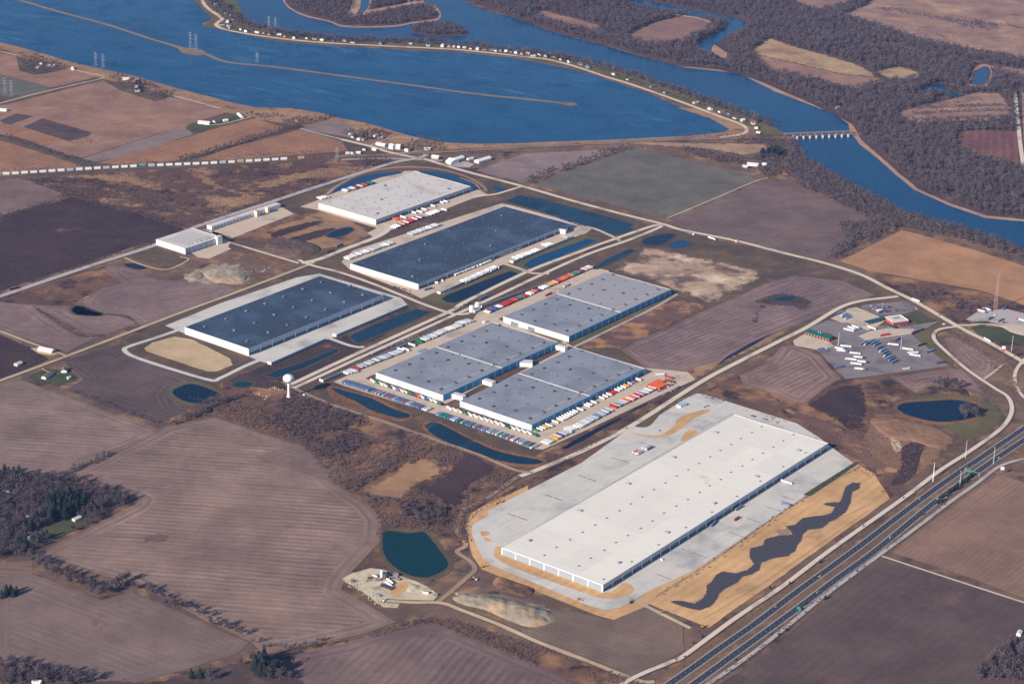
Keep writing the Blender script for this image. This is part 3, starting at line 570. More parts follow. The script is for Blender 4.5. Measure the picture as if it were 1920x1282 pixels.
Z('concrete_apron', 'W1', [(760, 452), (900, 395), (1100, 360), (1440, 365), (1400, 425), (1020, 475), (850, 500)], M_concw, 4)
Z('concrete_apron', 'W1', [(-20, 505), (110, 430), (400, 510), (480, 572), (290, 620), (0, 565)], M_concw, 4)
Z('parking_lot', 'W2', [(830, 540), (1050, 400), (1540, 360), (1950, 470), (1950, 640), (1500, 645), (1200, 575), (950, 580)], M_roadg, 3)
Z('concrete_apron', 'W2', [(1400, 640), (1950, 640), (1950, 830), (1600, 760)], M_concw, 3)
# south-east, across the freeway
fP = field('pink_brown_stubble', lin(136, 110, 100), lin(124, 100, 94), 'T22', (1180, 540), (1770, 105), 9, .1)
fQ = soil('dark_smooth_field', lin(94, 79, 80), lin(82, 70, 74), big=.0035, stripe=(math.atan2(*reversed((at('T22', 1770, 105) - at('T22', 1180, 540))[:2])), 14, .07), patch=(lin(124, 98, 94), .0035, .62, .1))
F([(1170, 542), (1500, 300), (1770, 107), (1917, 150), (2700, 380), (3600, 700), (3600, 1400), (1917, 800), (1600, 680)], fP, 2, 'T22')
F([(1105, 592), (1400, 665), (1917, 832), (3600, 1440), (3000, 2200), (-300, 2200), (-100, 1500), (200, 1285), (430, 1142), (640, 965), (900, 722)], fQ, 2, 'T22')
Z('verge', 'P', [(1180, 1320), (1230, 1275), (1480, 1100), (1640, 990), (1780, 880), (1925, 790), (2000, 740), (2000, 800), (1890, 880), (1655, 1045), (1560, 1120), (1340, 1260), (1270, 1330)], soil('roadside_grass', lin(116, 94, 80), lin(98, 82, 76), patch=(lin(140, 112, 82), .03, .6, .1), fine_amt=.2), 1)

# -- straw-mulched basin and paving of the big white warehouse
Z('bare_ground', 'P', [(1190, 1122), (1240, 1095), (1300, 1070), (1521, 920), (1604, 868), (1640, 888), (1668, 935), (1560, 1012), (1330, 1177), (1268, 1152)], M_strawmud, 2, rough=1.5)
Z('dark_swale', 'V2', [(50, 1185), (110, 1185), (180, 1200), (230, 1175), (250, 1140), (250, 1100), (300, 1060), (295, 1030), (330, 1025), (370, 1040), (450, 1030), (500, 1000), (510, 985), (485, 940), (485, 900), (520, 890), (560, 880), (550, 860), (590, 835), (640, 830), (700, 840), (720, 820), (715, 790), (680, 775), (700, 765), (730, 770), (770, 735), (830, 725), (920, 715), (950, 690), (945, 670), (870, 655), (862, 645), (930, 655), (980, 645), (1000, 600), (1010, 560), (1060, 530), (1085, 540), (1080, 570), (1040, 590), (1030, 650), (1000, 700), (960, 730), (910, 735), (920, 770), (880, 785), (800, 795), (770, 800), (770, 840), (740, 880), (725, 910), (690, 940), (640, 945), (560, 960), (540, 980), (550, 1000), (520, 1030), (410, 1060), (410, 1085), (380, 1100), (310, 1130), (300, 1180), (270, 1215), (210, 1235), (110, 1215), (60, 1195)], M_liner, 4, rough=1.4, soft=3, grow=2.6, label='dark winding swale through the straw-covered basin')
Z('bare_ground', 'P', [(872, 988), (884, 962), (905, 950), (990, 910), (990, 930), (920, 1045), (1100, 1125), (1150, 1136), (1205, 1100), (1300, 1060), (1300, 1085), (1245, 1112), (1190, 1152), (1158, 1164), (1118, 1153), (903, 1067), (886, 1042)], M_strawmud, 2)
Z('verge', 'P', [(880, 962), (1010, 888), (1180, 795), (1195, 800), (1090, 868), (917, 957), (890, 975)], M_brush, 2)
AP = [(885, 986), (894, 972), (917, 957), (1000, 914), (1090, 868), (1172, 809), (1190, 797), (1215, 792), (1250, 770), (1290, 745), (1307, 738), (1325, 741), (1494, 794), (1535, 820), (1580, 854), (1604, 871), (1521, 922), (1400, 1004), (1300, 1070), (1235, 1100), (1210, 1112), (1185, 1128), (1162, 1139), (1134, 1144), (1100, 1134), (1000, 1092), (925, 1061), (906, 1048), (893, 1022), (885, 1002)]
Z('concrete_apron', 'P', AP, M_conc, 4, label='pale new concrete yard around the big white warehouse')
M_conc2 = paint('greyer_concrete_paving', lin(176, 176, 174), .9, .09, .03, dirt=(lin(150, 148, 146), .02, .58, .1), spec=.1, tone=(12, .06), streak=(BE, .5))
Z('concrete_lane', 'P', [(930, 1040), (1010, 985), (1372, 775), (1382, 778), (1290, 838), (1000, 1005), (940, 1046)], M_conc2, 5)
Z('bare_ground', 'V1', [(190, 925), (240, 890), (500, 1000), (790, 1140), (900, 1085), (955, 1112), (945, 1140), (890, 1165), (800, 1172), (690, 1143), (310, 1008), (215, 958)], M_strawmud, 5, smooth=True)
Z('bare_ground', 'V1', [(62, 745), (110, 700), (158, 702), (150, 725), (80, 765), (62, 790)], M_strawmud, 5, smooth=True)
for l in ([(118, 805), (160, 808), (165, 822), (130, 832)], [(140, 842), (178, 850), (170, 862), (148, 860)]): Z('bare_ground', 'V1', l, M_strawmud, 5, smooth=True)
Z('lawn', 'V7', [(1408, 862), (1560, 770), (1600, 765), (1565, 820), (1505, 878), (1430, 885)], M_lawn, 5, smooth=True)
Z('bare_ground', 'V7', [(1350, 918), (1450, 940), (1580, 945), (1690, 880), (1740, 810), (1930, 750), (1960, 770), (1860, 810), (1720, 915), (1600, 962), (1440, 950)], M_strawmud, 5, smooth=True)
Z('bare_ground', 'V2', [(105, 305), (150, 250), (200, 265), (130, 312)], M_strawmud, 5, smooth=True)
Z('verge', 'P', [(1505, 928), (1604, 866), (1612, 868), (1520, 930)], M_green, 5)
for a, b in (((270, 710), (375, 745)), ((470, 605), (568, 638)), ((655, 500), (750, 532)), ((828, 402), (928, 432)), ((985, 318), (1080, 345))):   # bare joints left open across the yard
    pa, pb = at('V1', *a), at('V1', *b); d = pb - pa
    for s0, s1 in ((0, .42), (.5, 1)):
        v, f = ribbon([pa + d * s0, pa + d * s1], 2.6, lz(6)); m = bpy.data.meshes.new('open_trench'); m.from_pydata(v, [], f); m.materials.append(M_dirt); link('open_trench', m, kind='structure')
for x, y in ((205, 935), (405, 822), (500, 745), (600, 680), (685, 622), (10, 1052)):
    p0 = at('V2', x, y); v, f = ribbon([p0 - Q_DIR * 12, p0 + Q_DIR * 14], 1.6, lz(6)); m = bpy.data.meshes.new('open_trench'); m.from_pydata(v, [], f); m.materials.append(M_dirt); link('open_trench', m, kind='structure')

for l_, w_ in (([(-30, 1160), (120, 1068), (330, 930), (600, 738), (840, 588), (1080, 450)], 3.5), ([(60, 1240), (300, 1130), (560, 980), (760, 850), (960, 740), (1180, 640)], 2.5), ([(230, 1282), (500, 1120), (800, 920), (1130, 690)], 3)):
    road('wheel_track', 'V2', l_, w_, M_dirt if w_ == 3.5 else soil('worn_straw', lin(180, 144, 112), lin(168, 136, 108)), 3)
Z('bare_ground', 'V2', [(390, 1120), (470, 1085), (560, 1100), (480, 1140), (410, 1150)], soil('thin_straw', lin(186, 150, 120), lin(176, 144, 118)), 3, soft=8)
Z('bare_ground', 'V2', [(610, 800), (690, 780), (720, 800), (700, 830), (640, 828)], M_dirt, 5, soft=6)
# -- grey complex: yard, planting strips, ponds
Z('concrete_apron', 'P', [(625, 716), (884, 604), (896, 586), (1112, 501), (1142, 508), (1060, 642), (1085, 655), (1210, 690), (1290, 698), (1304, 712), (1240, 740), (1105, 804), (1018, 843), (995, 841), (820, 778), (640, 722)], M_concw, 3, label='beige concrete truck yard around the grey complex')
Z('planting_strip', 'V6', [(285, 480), (330, 455), (420, 430), (930, 690), (1040, 640), (1110, 690), (1650, 905), (1640, 945), (1590, 930), (1030, 735), (960, 700), (920, 705), (600, 600), (400, 525)], M_verge, 4)
Z('planting_strip', 'V7', [(85, 655), (830, 262), (905, 285), (110, 690)], M_verge, 4)
Z('planting_strip', 'V8', [(340, 590), (420, 600), (900, 770), (830, 800), (330, 610)], M_lawn, 4)
Z('planting_strip', 'V8', [(900, 800), (1740, 385), (1800, 395), (960, 830)], M_lawn, 4)
road('service_road', 'V8', [(940, 835), (1300, 660), (1600, 510), (1790, 400)], 6, M_roadg, 4)
Z('pond_bank', 'V6', [(-20, 540), (120, 560), (330, 620), (520, 705), (665, 770), (640, 825), (540, 830), (300, 750), (160, 680), (0, 640)], M_reed, 3, smooth=True, rough=1.5)
Z('pond', 'V6', [(5, 555), (120, 582), (330, 642), (520, 732), (642, 772), (628, 800), (540, 803), (330, 738), (210, 672), (60, 602)], M_icy, 4, smooth=True, rough=.8)
Z('pond_bank', 'V6', [(750, 870), (840, 825), (970, 865), (1160, 965), (1410, 1065), (1740, 1135), (1720, 1200), (1480, 1190), (1140, 1100), (870, 980)], M_reed, 3, smooth=True, rough=1.5)
Z('pond', 'V6', [(772, 870), (850, 838), (960, 880), (1150, 982), (1400, 1082), (1718, 1150), (1680, 1180), (1480, 1170), (1150, 1082), (880, 962)], M_icy, 4, smooth=True, rough=.8)
Z('ditch', 'V7', [(850, 1042), (940, 985), (1120, 890), (1290, 810), (1302, 822), (1150, 905), (1000, 990), (880, 1050)], M_deep, 4)
Z('ditch', 'V7', [(1340, 780), (1420, 735), (1500, 700), (1490, 715), (1400, 760)], M_deep, 4)
Z('verge', 'P', [(1020, 845), (1110, 802), (1245, 742), (1310, 722), (1190, 795), (1000, 885), (995, 862)], M_marsh, 2)
# -- white and navy warehouses
Z('concrete_apron', 'V3', [(10, 385), (160, 330), (300, 265), (830, 95), (960, 90), (1400, 215), (1560, 290), (1430, 315), (800, 560), (740, 580), (620, 640), (560, 600), (640, 560), (150, 410)], M_concw, 3)
Z('pond', 'V3', [(228, 275), (300, 230), (500, 142), (640, 112), (860, 95), (840, 112), (620, 155), (450, 212), (280, 277)], M_river, 4)
Z('pond', 'V3', [(1000, 95), (1150, 103), (1300, 138), (1420, 190), (1482, 235), (1440, 242), (1390, 217), (1250, 172), (1030, 122)], M_river, 4, smooth=True)
Z('pond', 'V3', [(1590, 208), (1692, 235), (1620, 268)], M_river, 4)
Z('concrete_apron', 'V4', [(0, 525), (90, 440), (560, 290), (1200, 88), (1270, 100), (1780, 240), (1890, 270), (1840, 310), (1770, 345), (1350, 500), (1190, 555), (760, 770), (715, 750), (600, 800), (520, 760), (60, 580)], M_concw, 3)
Z('pond', 'P', [(948, 377), (973, 367), (1000, 371), (1050, 383), (1120, 402), (1187, 420), (1178, 434), (1150, 441), (1095, 424), (1035, 403)], M_icy, 4, rough=1)
Z('pond', 'V4', [(1360, 555), (1440, 500), (1600, 440), (1850, 350), (1922, 370), (1700, 462), (1500, 562), (1440, 578)], M_river, 4)
Z('lawn', 'V4', [(600, 800), (715, 755), (770, 772), (1250, 560), (1400, 605), (1370, 640), (1000, 790), (860, 865), (740, 850)], M_lawn, 3, smooth=False)
Z('pond', 'V4', [(752, 800), (800, 770), (1262, 593), (1350, 622), (1200, 690), (860, 832), (785, 827)], M_deep, 4)
Z('lawn', 'V4', [(1260, 530), (1340, 500), (1800, 320), (1940, 350), (1960, 380), (1500, 590), (1420, 585)], M_lawn, 3)
Z('pond', 'T11', [(1450, -10), (1530, -25), (1640, 10), (1560, 40), (1500, 30)], M_icy, 4, smooth=True)
Z('pond', 'T11', [(1692, 78), (1730, 55), (1850, 33), (1872, 48), (1800, 92), (1725, 97)], M_deep, 4, smooth=True)
Z('pond', 'T11', [(1845, 95), (1920, 72), (1965, 95), (1880, 115)], M_river, 4, smooth=True)
Z('pond', 'V8', [(1100, 192), (1200, 120), (1400, 30), (1447, 45), (1300, 122), (1130, 195)], M_icy, 4)
Z('concrete_apron', 'V5', [(288, 355), (620, 220), (1080, 65), (1215, 43), (1700, 188), (1750, 238), (1310, 420), (1250, 438), (930, 588), (855, 568), (790, 540), (398, 400)], M_conc, 3, label='pale concrete truck court around the blue roofed warehouse')
road('service_road', 'V5', [(370, 380), (230, 428), (70, 480), (45, 505), (110, 545), (340, 620), (560, 682), (620, 668), (760, 600), (870, 555)], 9.5, M_conc, 4)
Z('bare_ground', 'V5', [(90, 490), (330, 400), (460, 425), (800, 560), (620, 655), (560, 655), (120, 520)], M_verge, 3)
Z('bare_ground', 'V5', [(160, 490), (210, 455), (345, 420), (450, 440), (680, 552), (692, 592), (600, 632), (540, 632), (180, 510)], soil('sandy_gravel', lin(190, 166, 136), lin(176, 156, 134), fine_amt=.1), 4, smooth=False, rough=2)
Z('pond', 'V5', [(1392, 420), (1540, 350), (1790, 257), (1882, 275), (1740, 340), (1440, 462)], M_icy, 4, rough=1)
Z('pond', 'V5', [(870, 652), (960, 622), (1100, 582), (1320, 490), (1322, 512), (1120, 612), (940, 667)], M_icy, 4, rough=2)
Z('pond', 'T01', [(1310, 880), (1350, 865), (1420, 875), (1400, 895), (1340, 897)], M_teal, 4, smooth=True)
Z('pond_bank', 'T01', [(940, 930), (1010, 880), (1100, 865), (1200, 890), (1280, 945), (1240, 1000), (1150, 1010), (1020, 990)], M_lawn, 3, smooth=True, rough=2)
Z('pond', 'T01', [(973, 918), (1020, 892), (1080, 880), (1170, 905), (1252, 945), (1240, 967), (1190, 992), (1100, 987), (1040, 977), (985, 947)], M_deep, 4, smooth=True, rough=.6)
Z('pond_bank', 'T12', [(205, 500), (230, 430), (280, 405), (400, 415), (500, 430), (580, 530), (625, 600), (605, 660), (500, 700), (410, 700), (310, 665), (235, 590)], M_lawn, 3, smooth=True, rough=2)
Z('pond', 'T12', [(236, 445), (268, 425), (380, 436), (460, 430), (497, 460), (560, 542), (600, 602), (583, 640), (500, 680), (420, 680), (330, 648), (262, 590), (232, 520)], M_teal, 4, smooth=True, rough=.8)
# F building yards
Z('concrete_apron', 'W3', [(560, 660), (640, 720), (780, 740), (1050, 620), (1010, 600), (1040, 530), (700, 380), (900, 430), (1060, 490), (1800, 200), (1640, 110), (840, 400)], M_concw, 3)
Z('lawn', 'W3', [(-200, 700), (100, 610), (520, 740), (560, 760), (300, 860), (200, 850)], M_verge, 3)
# concrete plant, spoil
Z('bare_ground', 'W6', [(70, 290), (200, 220), (430, 165), (560, 180), (760, 255), (880, 290), (960, 320), (1100, 380), (1235, 470), (1180, 545), (800, 535), (740, 640), (570, 632), (430, 540), (270, 430), (130, 345)], M_gravel2, 4, rough=2)
Z('bare_ground', 'W6', [(650, 470), (740, 340), (860, 320), (900, 350), (820, 430), (740, 500)], M_strawmud, 5, smooth=True)
Z('farm_track', 'T12', [(620, 770), (700, 760), (960, 830), (900, 840), (700, 800)], M_dirt, 4)


# small ground details: borrow pit lanes, wet hollows
M_damp = soil('damp_hollow_soil', lin(88, 78, 82), lin(78, 68, 74))
for l, m_, w in (([(1520, 30), (1640, -10), (1780, -40), (1820, -25), (1650, 30), (1540, 60)], M_dark, 8), ([(1600, 70), (1720, 30), (1860, 0), (1900, 20), (1760, 70), (1640, 90)], M_dark, 8)): Z('hollow', 'T01', l, m_, 3, soft=w, smooth=True)
Z('pond', 'T01', [(1840, 45), (1880, 20), (1960, 0), (1985, 15), (1900, 55)], M_deep, 4, smooth=True)
Z('pond', 'T01', [(700, 205), (760, 205), (820, 225), (790, 235), (720, 222)], M_deep, 4, smooth=True)
Z('reed_bed', 'T01', [(660, 190), (720, 180), (860, 230), (850, 250), (760, 245), (690, 215)], M_reed, 3, soft=8, smooth=True)
Z('reed_bed', 'T01', [(1380, 160), (1440, 150), (1610, 205), (1600, 220), (1480, 190)], M_reed, 3, soft=8, smooth=True)
road('pond_path', 'T01', [(700, 170), (800, 210), (900, 235), (970, 228), (1060, 180), (1010, 165)], 5, M_gravel, 4)
Z('hollow', 'T01', [(180, 430), (300, 500), (400, 580), (520, 600), (600, 600), (560, 620), (440, 615), (330, 550), (200, 470)], M_damp, 4, soft=12, smooth=True)
Z('hollow', 'T01', [(380, 450), (420, 430), (540, 470), (640, 480), (720, 490), (770, 525), (740, 525), (640, 500), (520, 500), (420, 490)], M_damp, 4, soft=10, smooth=True)
Z('hollow', 'T21', [(380, 520), (420, 440), (520, 370), (640, 375), (740, 420), (700, 470), (600, 450), (480, 450), (420, 560)], M_damp, 4, soft=18, smooth=True)
Z('dry_hollow', 'T02', [(780, 480), (880, 430), (980, 460), (900, 490)], soil('damp_brown_soil', lin(112, 94, 92), lin(106, 90, 90)), 5, soft=14, smooth=True)
Z('dry_hollow', 'T02', [(480, 940), (540, 915), (640, 950), (560, 980)], soil('reddish_soil', lin(128, 104, 96), lin(124, 102, 96)), 5, soft=14, smooth=True)
Z('earthwork', 'T21', [(820, 900), (1000, 860), (1240, 880), (1260, 960), (1150, 1010), (1100, 940), (1000, 980), (900, 1010)], M_brush, 2, soft=20)
Z('earthwork', 'P', [(1420, 740), (1500, 770), (1560, 790), (1640, 830), (1720, 850), (1680, 900), (1640, 890), (1600, 860), (1540, 815), (1490, 785)], soil('bare_graded_soil', lin(118, 92, 84), lin(100, 80, 78), patch=(lin(160, 124, 98), .02, .6, .1)), 2, soft=16)
# -- roads
road('freeway', 'T22', [(-500, 1560), (-250, 1400), (0, 1232), (210, 1082), (420, 935), (625, 778), (820, 637), (1000, 505), (1190, 360), (1370, 224), (1540, 103), (1680, 10), (1900, -140), (2150, -310), (2700, -690)], 11.5, M_asph, 6, edge=(1.2, M_shoulder), label='northbound dark asphalt freeway carriageway')
fw1 = smooth_loop(pts('T22', [(-500, 1560), (-250, 1400), (0, 1232), (210, 1082), (420, 935), (625, 778), (820, 637), (1000, 505), (1190, 360), (1370, 224), (1540, 103), (1680, 10), (1900, -140), (2150, -310), (2700, -690)]), False, 6)
FW2 = [(-400, 1600), (-150, 1430), (80, 1270), (300, 1110), (500, 965), (700, 818), (870, 690), (1070, 545), (1290, 365), (1420, 260), (1580, 145), (1780, 5), (2000, -140), (2250, -310), (2800, -690)]
fw2 = road('freeway', 'T22', FW2, 11.5, M_asph, 6, edge=(1.2, M_shoulder), label='southbound dark asphalt freeway carriageway')
for f_ in (fw1, fw2):
    marks(f_, (-4.9, 4.9), .22, 7); marks(f_, (0,), .22, 7, dash=(3, 12))
road('frontage_road', 'P', [(1090, 1335), (1180, 1275), (1260, 1240), (1280, 1231), (1373, 1163), (1467, 1099), (1557, 1031), (1694, 934), (1760, 884), (1808, 853), (1860, 817), (1885, 795), (1897, 770), (1890, 745), (1863, 727), (1813, 693), (1767, 653), (1752, 637), (1752, 625), (1765, 617), (1800, 612)], 7.5, M_road, 6, edge=(2, M_verge))
road('frontage_road', 'T22', [(-150, 1480), (140, 1285), (390, 1112), (640, 915), (800, 785), (1100, 562), (1300, 415), (1500, 263), (1640, 165), (1780, 62), (1920, 18), (2100, -20)], 6.5, M_roadg, 6, edge=(1.5, M_verge))
road('lane', 'T22', [(1110, 562), (1500, 690), (1917, 825), (2100, 885)], 3.5, M_road, 4)
LO = [(640, 262), (690, 274), (730, 286), (787, 298), (800, 300), (873, 322), (980, 350), (1073, 377), (1167, 402), (1240, 420), (1280, 432), (1380, 452), (1470, 475), (1547, 494), (1613, 515), (1663, 540), (1720, 568), (1797, 613), (1863, 647), (1920, 680), (2000, 730)]
lo = road('main_road', 'P', LO, 11, M_road, 5, edge=(2.5, M_lawn), label='pale main road running past the truck stop to the freeway')
marks(lo, (0,), .35, 6, mat=paint('yellow_marking_paint', (.6, .42, .08), .8)); marks(lo, (-4.6, 4.6), .25, 6)
road('access_road', 'P', [(1684, 556), (1660, 559), (1613, 565), (1573, 578), (1513, 614), (1467, 637), (1390, 676), (1313, 717), (1190, 795), (1100, 842), (1010, 880), (975, 893)], 10, M_road, 5, edge=(2.5, M_lawn))
road('dirt_road', 'P', [(1000, 886), (965, 881), (900, 854), (826, 828), (720, 791), (620, 758), (556, 730), (530, 715)], 8, M_dirt, 5, edge=(3, M_brush))
BV1 = [(546, 721), (640, 677), (783, 612), (850, 581), (873, 566), (993, 508), (1083, 474), (1160, 446), (1215, 427), (1240, 421)]
BV2 = [(551, 728), (655, 680), (730, 646), (850, 592), (917, 562), (1083, 485), (1175, 452), (1225, 432), (1242, 424)]
road('boulevard', 'P', BV1, 10, M_road, 5); road('boulevard', 'P', BV2, 9, M_road, 5)
q = smooth_loop(pts('P', [(549, 724), (648, 678), (757, 629), (850, 586), (895, 564), (1038, 497), (1120, 463), (1190, 440)]), False, 10)
for a, b in ((2, 20), (22, 34), (42, 54), (56, 68)):
    v, f = ribbon(q[a:b], 4.5, lz(5)); m = bpy.data.meshes.new('median_strip'); m.from_pydata(v, [], f); m.materials.append(M_verge); link('median_strip', m, kind='structure')
road('gravel_road', 'P', [(-60, 735), (0, 714), (120, 670), (330, 590), (420, 557), (500, 527), (573, 499), (590, 492)], 8, M_gravel, 5, edge=(2, M_lawn))
road('estate_road', 'P', [(566, 494), (600, 486), (640, 470), (697, 449), (722, 436), (728, 425), (700, 415)], 13, M_road, 5)
road('estate_road', 'P', [(560, 488), (588, 499), (640, 512), (700, 533), (760, 557), (800, 573), (850, 589), (880, 588)], 8.5, M_road, 5, edge=(3, M_verge))
road('estate_road', 'P', [(395, 445), (440, 458), (500, 476), (560, 494)], 7, M_road, 5)
road('estate_road', 'V3', [(1430, 300), (1560, 290), (1640, 275), (1740, 245), (1820, 222)], 8, M_road, 5)
road('estate_road', 'V4', [(1190, 530), (1330, 575), (1430, 610), (1560, 615)], 11, M_concw, 5)
road('estate_road', 'V4', [(1700, 340), (1800, 270), (1890, 275), (2040, 340), (2090, 370)], 9, M_concw, 5)
road('estate_road', 'V5', [(1270, 430), (1380, 470), (1450, 485), (1480, 480)], 9, M_conc, 5)
road('county_road', 'P', [(-60, 575), (0, 556), (100, 522), (200, 489), (290, 460), (370, 425), (500, 382), (560, 362), (640, 336), (700, 317), (745, 304), (785, 297), (800, 290)], 14, M_roadg, 5, edge=(3, M_verge))
road('pond_path', 'V3', [(225, 290), (320, 212), (480, 130), (640, 85), (800, 65), (950, 62), (1150, 78), (1330, 125), (1450, 178), (1525, 235), (1525, 262), (1490, 250)], 8, M_dirt, 5)
road('pond_path', 'V3', [(1490, 250), (1440, 195), (1320, 150)], 4, M_sand, 5)
road('farm_lane', 'P', [(1250, 410), (1330, 377), (1412, 342), (1440, 334)], 4, M_gravel, 4)
road('farm_lane', 'T00', [(-100, 610), (0, 583), (200, 530), (420, 478), (585, 437), (490, 412), (385, 385)], 7, M_gravel, 4)
road('farm_lane', 'T00', [(-100, 275), (0, 292), (90, 314)], 6, M_gravel, 4)
road('farm_lane', 'T00', [(980, 542), (1100, 573), (1240, 612)], 7, M_roadg, 4)
road('farm_lane', 'T00', [(1150, 705), (1250, 700), (1410, 660)], 5, M_gravel, 5)
road('farm_lane', 'T00', [(1690, 725), (1800, 755), (1920, 785)], 7, M_roadg, 4)
road('farm_lane', 'T01', [(-60, 562), (0, 583), (150, 640), (290, 690), (375, 722)], 6, M_gravel, 5)
Z('farm_yard', 'T01', [(170, 680), (230, 672), (330, 712), (280, 722), (220, 710)], M_gravel, 5)
road('farm_lane', 'T01', [(235, 792), (270, 810), (330, 822)], 3, M_gravel, 5)
road('gravel_lane', 'T20', [(1868, 520), (1880, 640), (1890, 720), (1900, 820), (1920, 950), (1945, 1040)], 10, M_road, 4)
road('gravel_lane', 'T20', [(20, 222), (60, 195), (120, 178), (160, 155), (155, 128), (80, 103), (0, 90), (-60, 85)], 8, M_gravel, 4)
road('gravel_lane', 'T21', [(1690, 855), (1740, 820), (1800, 770)], 5, M_gravel, 5)
road('exit_ramp', 'W2', [(700, 640), (900, 640), (1100, 622), (1300, 635), (1500, 680), (1700, 780), (1950, 830)], 7, M_road, 5)
road('exit_ramp', 'P', [(1965, 640), (1930, 665), (1905, 695), (1905, 720), (1920, 745), (1960, 765)], 6.5, M_road, 5)
road('haul_track', 'T12', [(640, 420), (700, 500), (650, 540), (720, 590), (750, 640), (700, 690), (620, 760), (540, 825)], 8, M_dirt, 5)
road('haul_track', 'T12', [(640, 420), (690, 300), (800, 250), (1000, 110)], 7, M_dirt, 4)
road('haul_track', 'T12', [(240, 815), (400, 825), (560, 828), (680, 870), (900, 955), (1100, 1045), (1400, 1160), (1660, 1262), (1760, 1270)], 8, M_gravel, 5, edge=(2, M_brush))
road('haul_track', 'T12', [(1620, 800), (1700, 840), (1800, 890), (1960, 970)], 7, M_gravel, 5)
road('town_street', 'W4', [(-20, 130), (150, 165), (330, 205), (430, 235), (560, 235)], 6, M_roadg, 5)
road('town_street', 'W4', [(330, 200), (460, 145), (580, 115), (740, 115), (880, 150)], 5, M_roadg, 5)
road('town_street', 'W4', [(560, 285), (720, 280), (950, 262)], 5, M_roadg, 5)
Z('meadow', 'W4', [(560, 160), (640, 128), (800, 135), (870, 165), (700, 175)], M_marshtan, 4, smooth=True)
Z('yard', 'W4', [(1180, 420), (1280, 390), (1400, 380), (1500, 410), (1440, 450), (1300, 440)], M_roadg, 4)
RAIL = [(-80, 333), (0, 329), (233, 315), (400, 308), (520, 301), (640, 294), (760, 289), (850, 284), (960, 278), (1100, 271), (1280, 262), (1380, 260), (1470, 258.5), (1490, 258)]
M_ball = soil('railway_ballast', lin(150, 132, 128), lin(128, 112, 112), fine_amt=.15)
M_rail = paint('rail_steel', lin(96, 84, 84), .5, .1)
rl = road('railway_bed', 'P', RAIL, 11, M_ball, 5, edge=(4, M_brush)); marks(rl, (-3.2, -1.8, 1.8, 3.2), .3, 6, name='rail', mat=M_rail)
r2 = road('railway_bed', 'P', [(1600, 253), (1660, 249), (1800, 242), (1925, 236), (2050, 230)], 9, M_ball, 5); marks(r2, (-.7, .7), .3, 6, name='rail', mat=M_rail)
r3 = road('old_railway_bed', 'P', [(850, 279), (960, 273), (1100, 266), (1280, 257), (1420, 254)], 6, M_ball, 5)
road('town_street', 'P', [(640, 300), (720, 298), (790, 300), (830, 302)], 8, M_roadg, 5)

# ================================================================ BUILDINGS
M_wallw = paint('white_wall_panel', (.74, .74, .73), .7, .05, .12, spec=.2)
M_wallp = paint('grey_tilt_wall_panel', lin(146, 154, 162), .7, .05, .12, spec=.2)
M_walld = paint('blue_grey_dock_wall', lin(168, 180, 194), .7, .05, .12, spec=.2)  # pale dock walls; the blue-grey of their shade is painted into the colour
M_wallg = paint('pale_grey_wall_panel', lin(178, 186, 196), .7, .05, .12, spec=.2)
M_wallb = paint('cream_wall_panel', lin(222, 206, 180), .7, .05, .12, spec=.2)
M_wallg2 = paint('mid_grey_band', lin(120, 130, 142), .7, .06, .12, spec=.2)
M_door = paint('grey_dock_door', lin(58, 70, 88), .6, .08)
M_roofA = paint('white_membrane_roof', lin(226, 221, 209), .8, .05, .04, spec=.15, dirt=(lin(200, 186, 164), .02, .72, .1), tone=(46, .085))
M_roofB = paint('pale_membrane_roof', lin(206, 200, 194), .8, .05, .05, spec=.15, dirt=(lin(184, 176, 170), .02, .62, .1), tone=(30, .05))
M_navy = paint('navy_membrane_roof', lin(58, 71, 88), .75, .1, .03, spec=.2, dirt=(lin(74, 92, 114), .014, .58, .14), tone=(28, .1))
M_roofE = paint('grey_membrane_roof', lin(140, 146, 154), .75, .07, .03, spec=.2, dirt=(lin(122, 128, 138), .018, .56, .14), tone=(26, .06))
M_roofE2 = paint('pale_grey_membrane_roof', lin(156, 154, 158), .75, .06, .03, spec=.2, tone=(26, .04))
M_unit = paint('rooftop_unit_metal', lin(150, 150, 152), .5, .08)
M_unitn = paint('weathered_unit_metal', lin(118, 126, 136), .6, .08)
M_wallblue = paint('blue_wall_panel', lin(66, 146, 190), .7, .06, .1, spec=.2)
M_unitd = paint('dark_vent_metal', lin(88, 90, 96), .6, .08)
M_glass = paint('dark_window_glass', (.03, .05, .07), .15, .05, spec=.5)
M_steel = paint('galvanised_steel', lin(165, 168, 172), .5, .06, metal=.3)
